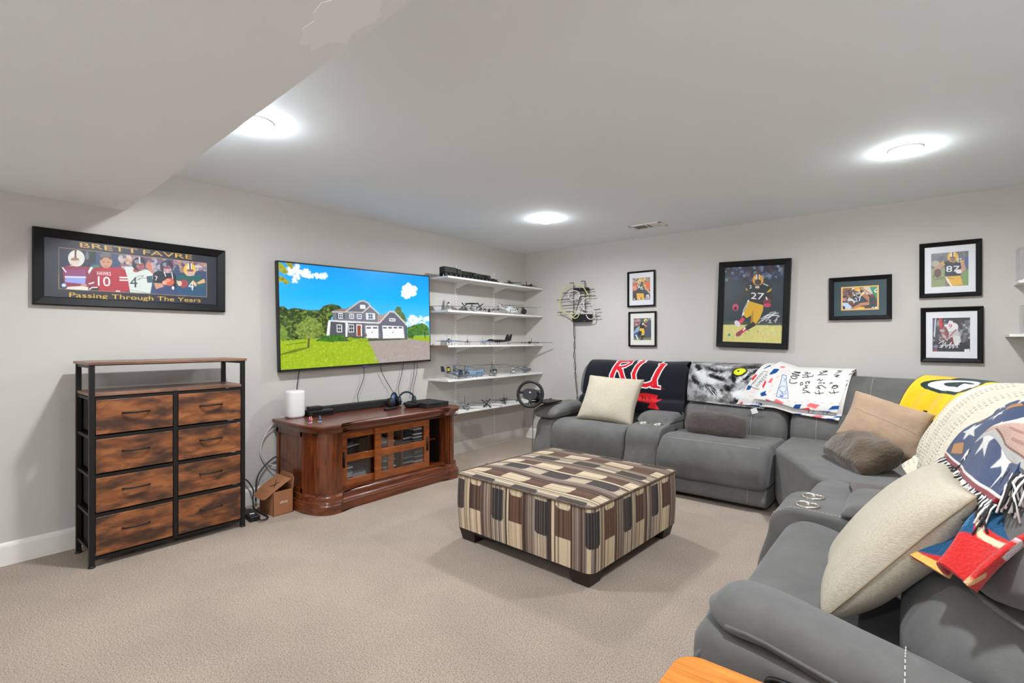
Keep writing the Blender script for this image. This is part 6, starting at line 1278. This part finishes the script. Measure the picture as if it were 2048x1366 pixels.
airplane('long black spy jet with two tall fins on the middle shelf', .16, -.74, Z3, -92, .46, .18, (26, 26, 28), sweep=.4, zb=.026, r=.018, tails=2, th=.075, engines=((-.1, .5), (-.1, -.5)), delta=True)
airplane('black wide wing spy plane at right end of middle shelf', .26, -.235, Z3, -62, .26, .58, (34, 34, 34), sweep=.03, zb=.010, r=.014, th=.06, chord=.11, engines=((.02, .34), (.02, -.34)))
t = model('model_crate', 'small grey box stand at the left end of middle shelf', 'model', .21, -1.665, Z3, -45); MB().box((0, 0, .02), (.05, .05, .04)).build('crate', mcol((140, 140, 136)), t, bevel=.002); fusl([(.03, .05, .002, .002), (.01, .05, .007, .007), (-.03, .05, .003, .003)], 8).build('mini_plane', mcol((150, 150, 146)), t); MB().box((0, 0, .05), (.018, .08, .002)).build('mini_wing', mcol((150, 150, 146)), t)
# tilt rotor
t = heli('grey tiltrotor aircraft with black and yellow tail on fourth shelf', .21, -1.45, Z4, 78, .30, (112, 118, 130), .0001, 3, .085)
for o in list(t.children):
    if o.name.split('.')[0] in ('rotor_blade', 'rotor_hub', 'tail_boom', 'tail_rotor_blade', 'tail_fin'): bpy.data.objects.remove(o)
MB().tube([(-.045, 0, .058), (-.15, 0, .072)], [.022, .008], 10).build('tail_boom', mcol((112, 118, 130)), t, smooth=True)
MB().box((.02, 0, .095), (.05, .22, .010)).build('wing', mcol((112, 118, 130)), t, bevel=.003)
for s in (1, -1):
    MB().tube([(.02, s * .115, .06), (.02, s * .115, .135)], [.016, .013], 12).build('engine_nacelle', mcol((104, 110, 122)), t, smooth=True)
    for bm in blades((.02, s * .115, .142), .105, 3, .014, 'z', .3 + s * .5): bm.build('rotor_blade', mcol((60, 62, 66)), t)
    slab((-.13, s * .06, .075), .05, (-.15, s * .062, .135), .035, .005).build('tail_fin', mcol((30, 30, 30)), t); slab((-.145, s * .0625, .09), .03, (-.155, s * .064, .120), .022, .0056).build('tail_marking', mcol((196, 178, 60)), t)
MB().box((-.145, 0, .076), (.04, .13, .004)).build('stabilizer', mcol((112, 118, 130)), t)
heli('light blue tandem rotor helicopter in the middle of fourth shelf', .19, -1.16, Z4, 85, .29, (122, 144, 168), .15, 3, .085, tandem=True, rcol=(90, 94, 100))
heli('large grey helicopter with many rotor blades on the fourth shelf', .19, -.86, Z4, -40, .26, (128, 132, 136), .24, 6, .095, rcol=(84, 84, 86), ph=.2)
heli('small white attack helicopter on the fourth shelf', .17, -.47, Z4, -45, .15, (200, 202, 202), .15, 4, .055, rcol=(110, 110, 112))
heli('small grey scout helicopter at right end of the fourth shelf', .17, -.235, Z4, 60, .16, (110, 114, 120), .17, 2, .06, skids=True, rcol=(90, 90, 92), ph=.75)
airplane('grey attack jet with pods at the left of the bottom shelf', .19, -1.30, Z5, -35, .22, .24, (140, 146, 152), sweep=.02, zb=.018, r=.014, th=.055, engines=((-.25, .18), (-.25, -.18)), high=False)
airplane('grey four blade propeller plane second on the bottom shelf', .19, -.97, Z5, -50, .22, .30, (150, 148, 144), sweep=.02, zb=.020, r=.018, th=.05, props=1, pr=.055, pb=4)
airplane('dark grey radial engine fighter third on bottom shelf', .19, -.66, Z5, -48, .19, .27, (86, 86, 88), sweep=.02, zb=.018, r=.018, th=.05, props=1, pr=.048, pb=3)
airplane('pale biplane trainer behind the steering wheel on bottom shelf', .17, -.38, Z5, -45, .13, .15, (176, 172, 166), sweep=.0, zb=.014, r=.010, th=.032, props=1, pr=.03, pb=2)

# ------------------------------------------------------------------ things on the console
CT = .6605
t = thing('wifi_gateway', 'white rounded tower router at the left end of console top', 'router', (.115, -3.225, CT))
R_ = []
for k in range(40):
    a = 2 * PI * k / 40; R_.append((.058 * math.copysign(abs(math.cos(a)) ** .62, math.cos(a)), .070 * math.copysign(abs(math.sin(a)) ** .62, math.sin(a))))
def rr(s, z): return [(.115 + x * s, -3.225 + y * s, CT + z) for x, y in R_]
MB().rings([rr(.92, .004), rr(.97, .008), rr(1, .018), rr(1, .198), rr(.985, .208), rr(.93, .216), rr(.82, .219), rr(.78, .2165), rr(.5, .2165)]).build('body', mat('white_plastic', (236, 235, 232), .45), t, smooth=True)
MB().rings([rr(.86, 0), rr(.9, .005)]).build('base', M['trim'], t)
t = thing('set_top_box', 'long black box lying beside the white router', 'set-top box', (.165, -3.045, CT))
MB().bb((.10, -3.145, CT), (.235, -2.945, CT + .048)).build('body', M['black'], t, bevel=.004); MB().bb((.234, -3.135, CT + .012), (.2365, -2.955, CT + .036)).build('front_strip', mat('gloss_black', (10, 10, 11), .1), t)
t = thing('media_hub', 'small black box on top of the long black box', 'set-top box', (.15, -3.075, CT + .048))
MB().bb((.115, -3.13, CT + .048), (.185, -3.02, CT + .078)).build('body', M['black'], t, bevel=.006)
MB().tube([(.14, -3.02, CT + .055), (.13, -2.99, CT + .058), (.12, -2.96, CT + .052)], .003, 6).build('cable', M['black'], t, smooth=True)
t = thing('soundbar', 'long black soundbar along the back of console top', 'speaker', (.09, -2.60, CT))
MB().bb((.055, -2.985, CT), (.135, -2.215, CT + .060)).build('body', M['blackmatte'], t, bevel=.006); MB().bb((.134, -2.975, CT + .006), (.1375, -2.225, CT + .054)).build('grille', mat('speaker_cloth', (34, 33, 32), .95, bump=(400, .6)), t)
t = thing('remote_control', 'black remote lying on console before the headsets', 'remote', (.345, -2.45, CT))
RM = Matrix.Rotation(.25, 3, 'Z')
MB().box((.345, -2.45, CT + .009), (.045, .15, .017), RM).build('body', M['black'], t, bevel=.007, seg=3)
for k in range(5): MB().lathe((.345, -2.49 + k * .02, CT + .017), [(.005, 0), (.004, .0015), (.001, .0018)], 8).build('button', mat('key_grey', (60, 60, 66), .5) if 'key_grey' not in bpy.data.materials else bpy.data.materials['key_grey'], t)
M['hblue'] = mat('headset_blue', (18, 70, 120), .4)
def headset(label, c, rz, col):
    t = thing('headset', label, 'headphones', c, 'gaming headsets', rz, local=True)
    pts = [(0, .075 * math.cos(a), .055 + .075 * math.sin(a)) for a in np.linspace(0, PI, 17)]
    MB().tube(pts, .007, 8).build('headband', M['black'], t, smooth=True); MB().tube([(0, y * .92, (z - .055) * .92 + .055) for _, y, z in pts[3:-3]], .006, 8).build('band_padding', col, t, smooth=True)
    for s in (1, -1):
        e = MB().lathe((0, s * .072, .045), [(.012, -.018), (.040, -.016), (.045, 0), (.040, .016), (.012, .018)], 20, 'y').build('ear_cup', M['black'], t, smooth=True); MB().lathe((0, s * .072, .045), [(.041, -.004), (.0465, 0), (.041, .004)], 24, 'y', cap=False).build('ring', col, e, smooth=True)
    MB().tube([(.01, .07, .03), (.05, .075, .012), (.09, .06, .012)], .003, 6).build('microphone', M['black'], t, smooth=True); return t
headset('black and blue gaming headset with blue cable tie on console', (.20, -2.30, CT), .5, M['hblue']); headset('black and teal gaming headset beside game console', (.22, -2.165, CT), -.5, mat('headset_teal', (30, 96, 116), .4))
t = thing('puck_speaker', 'round black dish shaped device before the headsets', 'dock', (.37, -2.225, CT)); MB().lathe((.37, -2.225, CT), [(.05, 0), (.066, .008), (.075, .028), (.078, .042), (.072, .045), (.060, .036), (.01, .034)], 32).build('body', M['blackmatte'], t, smooth=True)
tag(MB().tube([(.20, -2.30, CT + .02), (.24, -2.33, CT + .07), (.19, -2.29, CT + .125), (.15, -2.24, CT + .10), (.20, -2.20, CT + .03)], .006, 8).build('cable_tie', mat('blue_strap', (20, 100, 190), .5), None, smooth=True), 'bright blue strap bundled around headset cables', 'cable')
t = thing('game_console', 'flat black game console at the right end of console top', 'game console', (.40, -2.06, CT)); RG = Matrix.Rotation(-.06, 3, 'Z')
for z, dz, k in ((.011, .020, 1), (.034, .022, 1)): MB().box((.41, -2.06, CT + z), (.30, .265, dz), RG).build('body_slab', M['blackmatte'], t, bevel=.003)
MB().box((.41, -2.06, CT + .022), (.296, .262, .004), RG).build('gap', M['dark'], t); MB().box((.562, -2.10, CT + .036), (.003, .10, .006), RG).build('disc_slot', M['dark'], t)
CASE = [mat('case_' + n, c, .35) for n, c in (('blue', (24, 40, 84)), ('black', (22, 22, 26)), ('white', (206, 206, 206)), ('grey', (78, 82, 90)), ('dark', (34, 36, 48)), ('clear', (120, 132, 146)))]
g = random.Random(5)
ORD = 'lowest second third fourth fifth sixth seventh eighth ninth tenth'.split()
CN = ['blue', 'black', 'white', 'grey', 'charcoal', 'clear']
for k, (x, y, z, n, where) in enumerate([(.42, -2.985, .142, 8, 'far left stack behind the left door'), (.40, -2.84, .142, 5, 'short stack right of it behind the left door'), (.41, -2.55, .142, 9, 'lower left stack behind the right door'), (.41, -2.335, .142, 9, 'lower right stack behind the right door'), (.41, -2.335, .362, 6, 'upper right stack behind the right door'), (.41, -2.55, .362, 3, 'upper left stack behind the right door'), (.49, -2.245, .142, 10, 'lower stack in the open end'), (.485, -2.245, .362, 8, 'upper stack in the open end')]):
    for i in range(n):
        ci = g.choice([0, 1, 1, 2, 3, 4, 5, 4]) if i != 2 else 2
        hgt = .0145; o = MB().box((0, 0, hgt / 2), (.19 if x < .47 else .10, .135 if x < .47 else .10, hgt - .001), Matrix.Rotation(g.uniform(-.06, .06), 3, 'Z')).build('game_case', CASE[ci], None, bevel=.002)
        o.location = (x + g.uniform(-.008, .008) - .05, y + g.uniform(-.006, .006), z + i * hgt)
        tag(o, '%s game case, %s in the %s' % (CN[ci], ORD[i], where), 'game case', 'game cases inside the console')
t = thing('old_game_console', 'silver and black box on the upper left console shelf', 'game console', (.34, -3.0, .361)); MB().box((.36, -2.99, .385), (.22, .19, .045)).build('body', M['black'], t, bevel=.004); MB().box((.37, -2.97, .420), (.20, .22, .012), Matrix.Rotation(.10, 3, 'X')).build('lid', mat('silver_plastic', (150, 154, 162), .35), t, bevel=.003)
def figurine(label, x, y, cols, two):
    t = thing('figurine', label, 'figurine', (x, y, CT))
    MB().lathe((x, y, CT), [(.016, 0), (.016, .002), (.012, .0035)], 16).build('base', M['glass'] if False else mat('clear_base', (196, 190, 196), .3), t)
    for k, dy in enumerate((-.007, .007) if two else (0,)):
        c1, c2 = cols[k]; yy = y + dy
        for s in (1, -1): MB().tube([(x, yy + s * .003, CT + .003), (x, yy + s * .002, CT + .016)], [.0026, .003], 8).build('leg', mcol(c1), t, smooth=True)
        MB().lathe((x, yy, CT), [(.004, .014), (.0062, .020), (.0066, .028), (.003, .033)], 12).build('torso', mcol(c1), t, smooth=True)
        for s in (1, -1): MB().tube([(x, yy + s * .0055, CT + .030), (x + .003, yy + s * .009, CT + .022), (x + .006, yy + s * .006, CT + .018)], .0018, 6).build('arm', mcol(c1), t, smooth=True)
        MB().ell((x, yy, CT + .038), (.0048, .0048, .0056), 12, 8).build('head', mcol(c2), t, smooth=True); MB().lathe((x, yy, CT), [(.005, .039), (.0046, .043), (.001, .047)], 12).build('hair', mcol(c1 if k else c2), t, smooth=True)
figurine('tiny pink and orange pair of figurines on console top', .475, -3.29, [((190, 60, 160), (226, 180, 190)), ((222, 140, 60), (230, 190, 150))], True); figurine('tiny blue figurine right of the pink and orange pair', .478, -3.215, [((50, 96, 150), (110, 150, 190))], False)

# ------------------------------------------------------------------ cables
def cable(label, pts, r, m, n=60):
    P = np.array(pts, float); Q = []
    ext = np.r_[2 * P[:1] - P[1:2], P, 2 * P[-1:] - P[-2:-1]]
    for i in range(len(P) - 1):
        p0, p1, p2, p3 = ext[i:i + 4]
        for t in np.arange(8) / 8: Q.append(.5 * ((2 * p1) + (-p0 + p2) * t + (2 * p0 - 5 * p1 + 4 * p2 - p3) * t * t + (-p0 + 3 * p1 - 3 * p2 + p3) * t ** 3))
    Q.append(P[-1]); o = MB().tube([tuple(q) for q in Q], r, 7).build('cable', m, None, smooth=True); return tag(o, label, 'cable')
X0 = .028
cable('thin black cable hanging below the tv above white router', [(X0, -3.141, 1.06), (X0, -3.15, .98), (X0, -3.163, .90), (X0, -3.17, .70)], .0035, M['black'])
cable('thin black cable below the tv centre running to the soundbar', [(X0, -2.511, 1.06), (X0, -2.515, .94), (X0, -2.55, .85), (X0, -2.58, .78), (.04, -2.581, .715)], .003, M['black'])
cable('curved black cable below the tv left of blue headset', [(X0, -2.326, 1.06), (X0, -2.31, .98), (X0, -2.25, .88), (X0, -2.20, .81), (.10, -2.19, .72)], .003, M['black'])
cable('straight black cable from tv down to the blue strap', [(X0, -2.047, 1.06), (X0, -2.07, .95), (X0, -2.11, .82), (.10, -2.16, .75)], .003, M['black'])
cable('left of two parallel black cables near the right tv edge', [(X0, -1.905, 1.06), (X0, -1.92, .92), (X0, -1.96, .78), (.06, -1.99, .69)], .0025, M['black'])
cable('right of two parallel black cables near the right tv edge', [(X0, -1.865, 1.06), (X0, -1.88, .94), (X0, -1.92, .80), (.06, -1.95, .69)], .0025, M['black'])
M['cwhite'] = mat('white_cable', (214, 212, 208), .5)
cable('white cable looping down the wall left of the console', [(.06, -3.27, .67), (.022, -3.32, .645), (.02, -3.40, .565), (.02, -3.45, .46), (.02, -3.445, .37), (.02, -3.40, .30), (.03, -3.32, .262), (.035, -3.28, .25)], .0045, M['cwhite'])
cable('grey white inner cable loop on wall left of the console', [(.05, -3.29, .60), (.018, -3.36, .57), (.016, -3.43, .50), (.016, -3.46, .40), (.016, -3.42, .30), (.016, -3.36, .22), (.02, -3.30, .17)], .0035, M['cwhite'])
cable('thin black cable end looping off the right console corner', [(.56, -1.98, CT + .03), (.60, -1.93, CT + .035), (.62, -1.885, CT + .0), (.62, -1.865, .60), (.62, -1.89, .565), (.62, -1.905, .585)], .002, M['black'])
# cardboard box with printed flap
M['card'] = mat('brown_cardboard', (158, 104, 68), .85, var=(30, .12)); M['cardin'] = mat('cardboard_inside', (96, 60, 36), .9)
bx0, bx1, by0, by1, bz = .20, .415, -3.545, -3.395, .178
t = thing('cardboard_box', 'open brown cardboard box on carpet left of the console', 'box', (.31, -3.47, 0))
for a, c in (((bx1 - .003, by0, 0), (bx1, by1, bz)), ((bx0, by0, 0), (bx0 + .003, by1, bz + .0)), ((bx0, by0, 0), (bx1, by0 + .003, bz)), ((bx0, by1 - .003, 0), (bx1, by1, bz)), ((bx0, by0, 0), (bx1, by1, .003))): MB().bb(a, c).build('box_wall', M['card'], t)
def flap(P, nm='flap'):
    P = [Vector(p) for p in P]; n = (P[1] - P[0]).cross(P[2] - P[0]).normalized() * .0015
    return MB().rings([[p - n for p in P], [p + n for p in P]]).build(nm, M['card'], t)
# lid hinged on the -y edge, half raised toward the console
f1 = flap([(bx0, by0, bz), (bx1, by0, bz), (bx1 - .002, by0 + .135, bz + .075), (bx0 + .002, by0 + .135, bz + .075)])
flap([(bx0, by0, bz), (bx1, by0, bz), (bx1 - .02, by0 - .050, bz - .045), (bx1 - .05, by0 - .056, bz - .052), (bx0 + .05, by0 - .056, bz - .052), (bx0 + .02, by0 - .050, bz - .045)])
flap([(bx0, by1, bz), (bx1, by1, bz), (bx1, by1 + .006, bz + .075), (bx1 - .03, by1 + .008, bz + .10), (bx0 + .03, by1 + .008, bz + .10), (bx0, by1 + .006, bz + .075)])
def text_mesh(name, s, m, parent, O, ux, uy, w_, h, up=.0008):
    """flat lettering: O lower-left corner, ux/uy unit directions"""
    O, ux, uy = Vector(O), Vector(ux).normalized(), Vector(uy).normalized(); nz = ux.cross(uy) * up; P = glyphs(s)
    mn = np.min([p.min(0) for p in P], 0); mx = np.max([p.max(0) for p in P], 0); mb = MB()
    for p in P: mb.add([tuple(O + ux * float((x - mn[0]) / (mx[0] - mn[0]) * w_) + uy * float((y - mn[1]) / (mx[1] - mn[1]) * h) + nz) for x, y in p], [tuple(range(len(p)))])
    return mb.build(name, m, parent)
M['inkw'] = mat('white_ink', (232, 228, 222), .6); M['inkk'] = mat('black_ink', (24, 20, 18), .6)
text_mesh('printed_word', 'xfinity', M['inkw'], t, (bx1, by0 + .048, .080), (0, 1, 0), (0, 0, 1), .062, .024)
d_ = Vector((0, .135, .075)).normalized(); nn = Vector((0, -.075, .135)).normalized() * .003; O_ = Vector((bx1 - .075, by0, bz)) + nn
xm = MB()
for a, b in (((0, .045), (.0, .0)),): pass
def pt(u, v): return O_ + Vector((-1, 0, 0)) * u + d_ * v
xm.tube([pt(-.02, .035), pt(.005, .065), pt(.06, .10)], [.0022, .003, .0015], 5); xm.tube([pt(-.01, .095), pt(.008, .06), pt(.035, .03)], [.0015, .003, .002], 5); xm.build('printed_mark', M['inkk'], t)
# power brick and cords
t = thing('power_adapter', 'black power adapter brick lying on carpet beside cardboard box', 'charger', (.28, -3.66, 0)); RP_ = Matrix.Rotation(-.12, 3, 'Z')
MB().box((.30, -3.655, .020), (.215, .072, .036), RP_).build('body', M['black'], t, bevel=.008, seg=3); MB().box((.335, -3.66, .0386), (.022, .03, .0006), RP_).build('label_mark', M['inkw'], t); MB().cyl((.19, -3.645, .02), (.155, -3.64, .035), .011, 10).build('plug', M['black'], t, smooth=True)
cable('black adapter cord arching up the wall behind brick', [(.155, -3.64, .035), (.08, -3.625, .09), (.03, -3.60, .17), (.03, -3.585, .215), (.05, -3.56, .19), (.08, -3.54, .13), (.12, -3.56, .07), (.18, -3.575, .02), (.30, -3.575, .012), (.42, -3.585, .012), (.455, -3.64, .014), (.405, -3.67, .02)], .0055, M['black'])
cable('thicker black cord running from box up behind console', [(.10, -3.53, .05), (.05, -3.50, .20), (.03, -3.44, .28), (.03, -3.37, .335), (.035, -3.33, .35)], .006, M['black'])

# ------------------------------------------------------------------ neon helmet sign on the back wall
def NZ(X, Y, d=.085):
    px, py = 1100 + X / 10.508, 550 + Y / 10.508; return (.62 + (px - 1123) * .0071, -d, 1.289 + (680.6 - py) * .00612)
t = thing('neon_sign', 'unlit neon sign shaped like a football helmet, on back wall', 'neon sign', NZ(560, 600, 0))
M['neony'] = mat('yellow_neon_tube', (206, 202, 130), .25, coat=.5); M['neonw'] = mat('white_neon_tube', (214, 212, 206), .25, coat=.5)
def tubes(name, m, segs, d, r):
    for P_ in segs: 
        Q = catmull(P_, max(12, len(P_) * 7), False); MB().tube([NZ(x, y, d) for x, y in Q], r, 8).build(name, m, t, smooth=True)
tubes('glass_tube', M['neony'], [[(650, 815), (620, 890), (560, 915), (500, 890), (420, 830), (330, 770), (262, 755), (240, 640), (240, 500), (290, 370), (390, 250), (510, 215), (640, 235), (740, 295), (800, 390), (835, 450)]], .09, .0065)
a_ = np.linspace(0, 2 * PI, 13)[:-1]
tubes('glass_tube', M['neonw'], [[(535 + 118 * math.cos(q), 430 + 92 * math.sin(q)) for q in np.r_[a_, a_[:1]]], [(640, 400), (560, 440), (590, 470), (540, 490), (650, 440), (620, 540)], [(845, 480), (800, 500), (720, 560), (650, 660), (630, 760), (580, 830)], [(735, 590), (755, 740)], [(680, 660), (740, 735), (830, 765), (930, 760)], [(600, 760), (700, 800), (800, 828), (915, 825)], [(945, 760), (948, 900), (900, 945), (830, 925), (790, 850)], [(470, 800), (480, 850), (540, 870), (600, 820), (650, 790)]], .09, .0058)
tubes('glass_tube', M['neony'], [[(520 + 34 * math.cos(q), 790 + 34 * math.sin(q)) for q in np.r_[a_, a_[:1]]]], .092, .005)
for P_ in ([(420, 165), (505, 170)], [(505, 165), (505, 870)], [(655, 150), (740, 152)], [(740, 150), (745, 870)], [(262, 372), (505, 368)], [(620, 410), (845, 395)], [(140, 510), (505, 498)], [(640, 470), (950, 468)], [(245, 640), (850, 620)], [(150, 773), (505, 770)], [(700, 770), (1045, 745)], [(700, 890), (1050, 885)], [(800, 340), (920, 330)], [(640, 480), (560, 750)]):
    (MB().tube([NZ(*P_[0], .06), NZ(*P_[1], .06)], .0045, 6)).build('rod', M['blackmetal'], t)
for X_, Y_ in ((505, 300), (745, 300), (505, 860), (745, 860)): MB().cyl(NZ(X_, Y_, 0), NZ(X_, Y_, .06), .005, 8).build('standoff', M['blackmetal'], t)
a = NZ(505, 285, .03); b = NZ(805, 355, .075); MB().bb(a, b).build('transformer_box', M['black'], t, bevel=.003)
a = NZ(485, 835, .0); b = NZ(845, 995, .075); MB().bb(a, b).build('transformer_box', M['black'], t, bevel=.004)
for X_, Y_ in ((500, 985), (738, 975), (735, 840), (645, 310)): MB().lathe(NZ(X_, Y_, .075), [(.006, 0), (.005, -.002), (.001, -.0025)], 10, 'y').build('screw', M['chrome'], t)
nb_ = NZ(468, 1000, .02)
cable('pair of dark cords hanging from neon sign to the floor', [nb_, (.775, -.02, 1.36), (.79, -.02, 1.22), (.772, -.02, 1.10), (.80, -.02, .98), (.79, -.02, .86), (.815, -.02, .74), (.82, -.02, .55), (.80, -.02, .36)], .004, mat('dark_cord', (58, 52, 50), .6))
cable('second thin cord twisting beside the neon sign cord', [(nb_[0] + .01, -.02, nb_[2]), (.795, -.022, 1.36), (.775, -.024, 1.22), (.80, -.024, 1.10), (.778, -.024, .98), (.81, -.024, .86), (.80, -.024, .74), (.835, -.022, .55), (.84, -.02, .36)], .0028, mat('grey_cord', (110, 104, 100), .6))

# ------------------------------------------------------------------ racing wheel on a stand by the sofa arm
t = thing('racing_wheel', 'black gaming steering wheel on stand beside the left sofa arm', 'steering wheel', (.90, -1.0, 0))
ax = Vector((.42, -.86, .12)).normalized(); cw = Vector((.985, -1.19, .738)); e1 = ax.cross(Vector((0, 0, 1))).normalized(); e2 = e1.cross(ax).normalized()
def wp_(u, v, o=0): return tuple(cw + e1 * u + e2 * v + ax * o)
MB().tube([wp_(.128 * math.cos(q), .128 * math.sin(q)) for q in np.linspace(0, 2 * PI, 41)[:-1]], .0155, 10, close=True).build('rim', mat('rim_rubber', (18, 18, 18), .55), t, smooth=True)
hub = MB().rings([[wp_(x * .075, y * .058, o) for x, y in [(math.copysign(abs(math.cos(q)) ** .7, math.cos(q)), math.copysign(abs(math.sin(q)) ** .7, math.sin(q))) for q in np.linspace(0, 2 * PI, 29)[:-1]]] for o in (-.02, .012)]).build('hub', M['black'], t, bevel=.004)
for P_ in ([(-.07, .02), (-.125, .015)], [(.07, .02), (.125, .015)], [(0, -.05), (0, -.122)]):
    m = MB().tube([wp_(*P_[0]), wp_(*P_[1])], [.018, .011], 8); m.build('spoke', M['black'], t, smooth=True)
MB().tube([wp_(0, -.065, .008), wp_(0, -.112, .008)], .005, 6).build('spoke_trim', M['chrome'], t)
for u, v in ((-.05, .015), (-.035, .03), (.045, .02), (.055, .005), (.035, .005), (.045, .033), (-.045, -.03), (.03, -.03), (-.015, -.03), (.01, -.03)): MB().lathe((0, 0, 0), [(.0045, 0), (.004, .002), (.001, .0025)], 8).build('button', mat('button_grey', (170, 170, 172), .4) if 'button_grey' not in bpy.data.materials else bpy.data.materials['button_grey'], t).matrix_local = Matrix.Translation(Vector(wp_(u, v, .0125)) - Vector((.90, -1.0, 0))) @ Matrix((e1, e2, ax)).transposed().to_4x4()
MB().add([wp_(-.014, .012, .014), wp_(.014, .012, .014), wp_(0, .030, .014)], [(0, 1, 2)]).build('badge', mat('badge_silver', (200, 200, 200), .3), t)
bc = cw - ax * .13 + Vector((.02, 0, 0))
MB().tube([cw - ax * .02, cw - ax * .08], .024, 12).build('column', M['black'], t, smooth=True)
Rb = Matrix((e1, -ax, e2)).transposed()
MB().box(bc + Vector((0, 0, -.005)), (.13, .15, .11), Rb).build('base_unit', M['black'], t, bevel=.02, seg=3); MB().box(bc + e1 * .0655 + Vector((0, 0, .01)), (.002, .11, .008), Rb).build('trim_strip', M['chrome'], t)
MB().box((1.06, -1.0, .652), (.20, .28, .014)).build('mount_plate', M['blackmetal'], t, bevel=.003)
MB().tube([(.955, -.78, .02), (.955, -.78, .655)], .016, 10).build('pole', M['blackmetal'], t, smooth=True); MB().bb((.945, -1.0, .632), (.975, -.77, .646)).build('cross_arm', M['blackmetal'], t)
MB().bb((.80, -.80, 0), (.96, -.765, .03)).build('foot_bar', M['blackmetal'], t, bevel=.004); MB().bb((.93, -.95, 0), (.975, -.50, .03)).build('foot_bar', M['blackmetal'], t, bevel=.004)
cable('thin black cord trailing on carpet left of the sofa', [(.985, -1.10, .66), (.985, -1.145, .45), (.978, -1.14, .25), (.95, -1.16, .06), (.82, -1.28, .008), (.66, -1.38, .008), (.58, -1.42, .008)], .0035, M['black'])
t = thing('foot_pedal', 'small black pedal unit on the carpet by sofa corner', 'pedal', (.80, -1.32, 0)); MB().bb((.74, -1.37, 0), (.86, -1.27, .028)).build('base', M['black'], t, bevel=.006); MB().box((.80, -1.33, .045), (.05, .07, .010), Matrix.Rotation(.5, 3, 'X')).build('pedal', M['blackmetal'], t, bevel=.002)

# ------------------------------------------------------------------ right wall shelves with display cases
for k, (x, z, lab) in enumerate(((4.618, 1.717, 'upper white wall shelf at the right edge of the photo'), (4.571, 1.334, 'lower white wall shelf at the right edge of the photo'))):
    t = thing('wall_shelf', lab, 'shelf', (x + .4, -.12, z)); MB().bb((x, -.25, z - .020), (5.55, -.001, z)).build('shelf_board', M['white'], t, bevel=.0015)
    for xx in (4.95, 5.4): MB().rings([[(xx + dx, -y, z - q) for y, q in ((.002, .021), (.2, .021), (.2, .03), (.002, .09))] for dx in (-.004, .004)]).build('bracket', M['whitemetal'], t)
    t = thing('display_case', ('clear acrylic display case on the upper right shelf', 'clear acrylic display case on the lower right shelf')[k], 'display case', (x + .16, -.14, z)); a0, a1, h = (x + .005, x + .30, .235) if k == 0 else (x + .07, x + .36, .205)
    for a, c in (((a0, -.235, z), (a0 + .003, -.05, z + h)), ((a1 - .003, -.235, z), (a1, -.05, z + h)), ((a0, -.235, z), (a1, -.232, z + h)), ((a0, -.053, z), (a1, -.05, z + h)), ((a0, -.235, z + h - .003), (a1, -.05, z + h))): MB().bb(a, c).build('acrylic_panel', M['acry'] if 'acry' in M else M.setdefault('acry', glass_mat('acrylic', (.992, .992, .992), .04)), t)
    MB().bb((a0 + .02, -.22, z + .0005), (a1 - .02, -.065, z + .012)).build('case_base', M['white'], t, bevel=.002)

# ------------------------------------------------------------------ orange wood side table at the bottom edge
M['oak'] = wood_mat('orange_oak', (176, 98, 28), (208, 126, 44), (222, 144, 60), (1.2, 14, 14), 5, .3, .5)
t = thing('side_table', 'small orange oak side table beside the near sofa arm', 'table', (3.93, -4.42, 0))
def rrect(x0, y0, x1, y1, r, n=8):
    P = []
    for cx_, cy_, a0 in ((x1 - r, y1 - r, 0), (x0 + r, y1 - r, PI / 2), (x0 + r, y0 + r, PI), (x1 - r, y0 + r, 3 * PI / 2)):
        for k in range(n + 1): a = a0 + PI / 2 * k / n; P.append((cx_ + r * math.cos(a), cy_ + r * math.sin(a)))
    return P
tx0, ty0, tx1, ty1 = 3.652, -4.66, 4.16, -4.168
MB().prism(rrect(tx0, ty0, tx1, ty1, .05), .575, .600).build('tabletop', M['oak'], t, bevel=.006, seg=3)
MB().prism(rrect(tx0 + .05, ty0 + .05, tx1 - .05, ty1 - .05, .02), .50, .575).build('apron', M['oak'], t)
for x in (tx0 + .07, tx1 - .07):
    for y in (ty0 + .07, ty1 - .07): MB().tube([(x, y, 0), (x, y, .55)], [.014, .022], 10).build('leg', M['oak'], t, smooth=True)
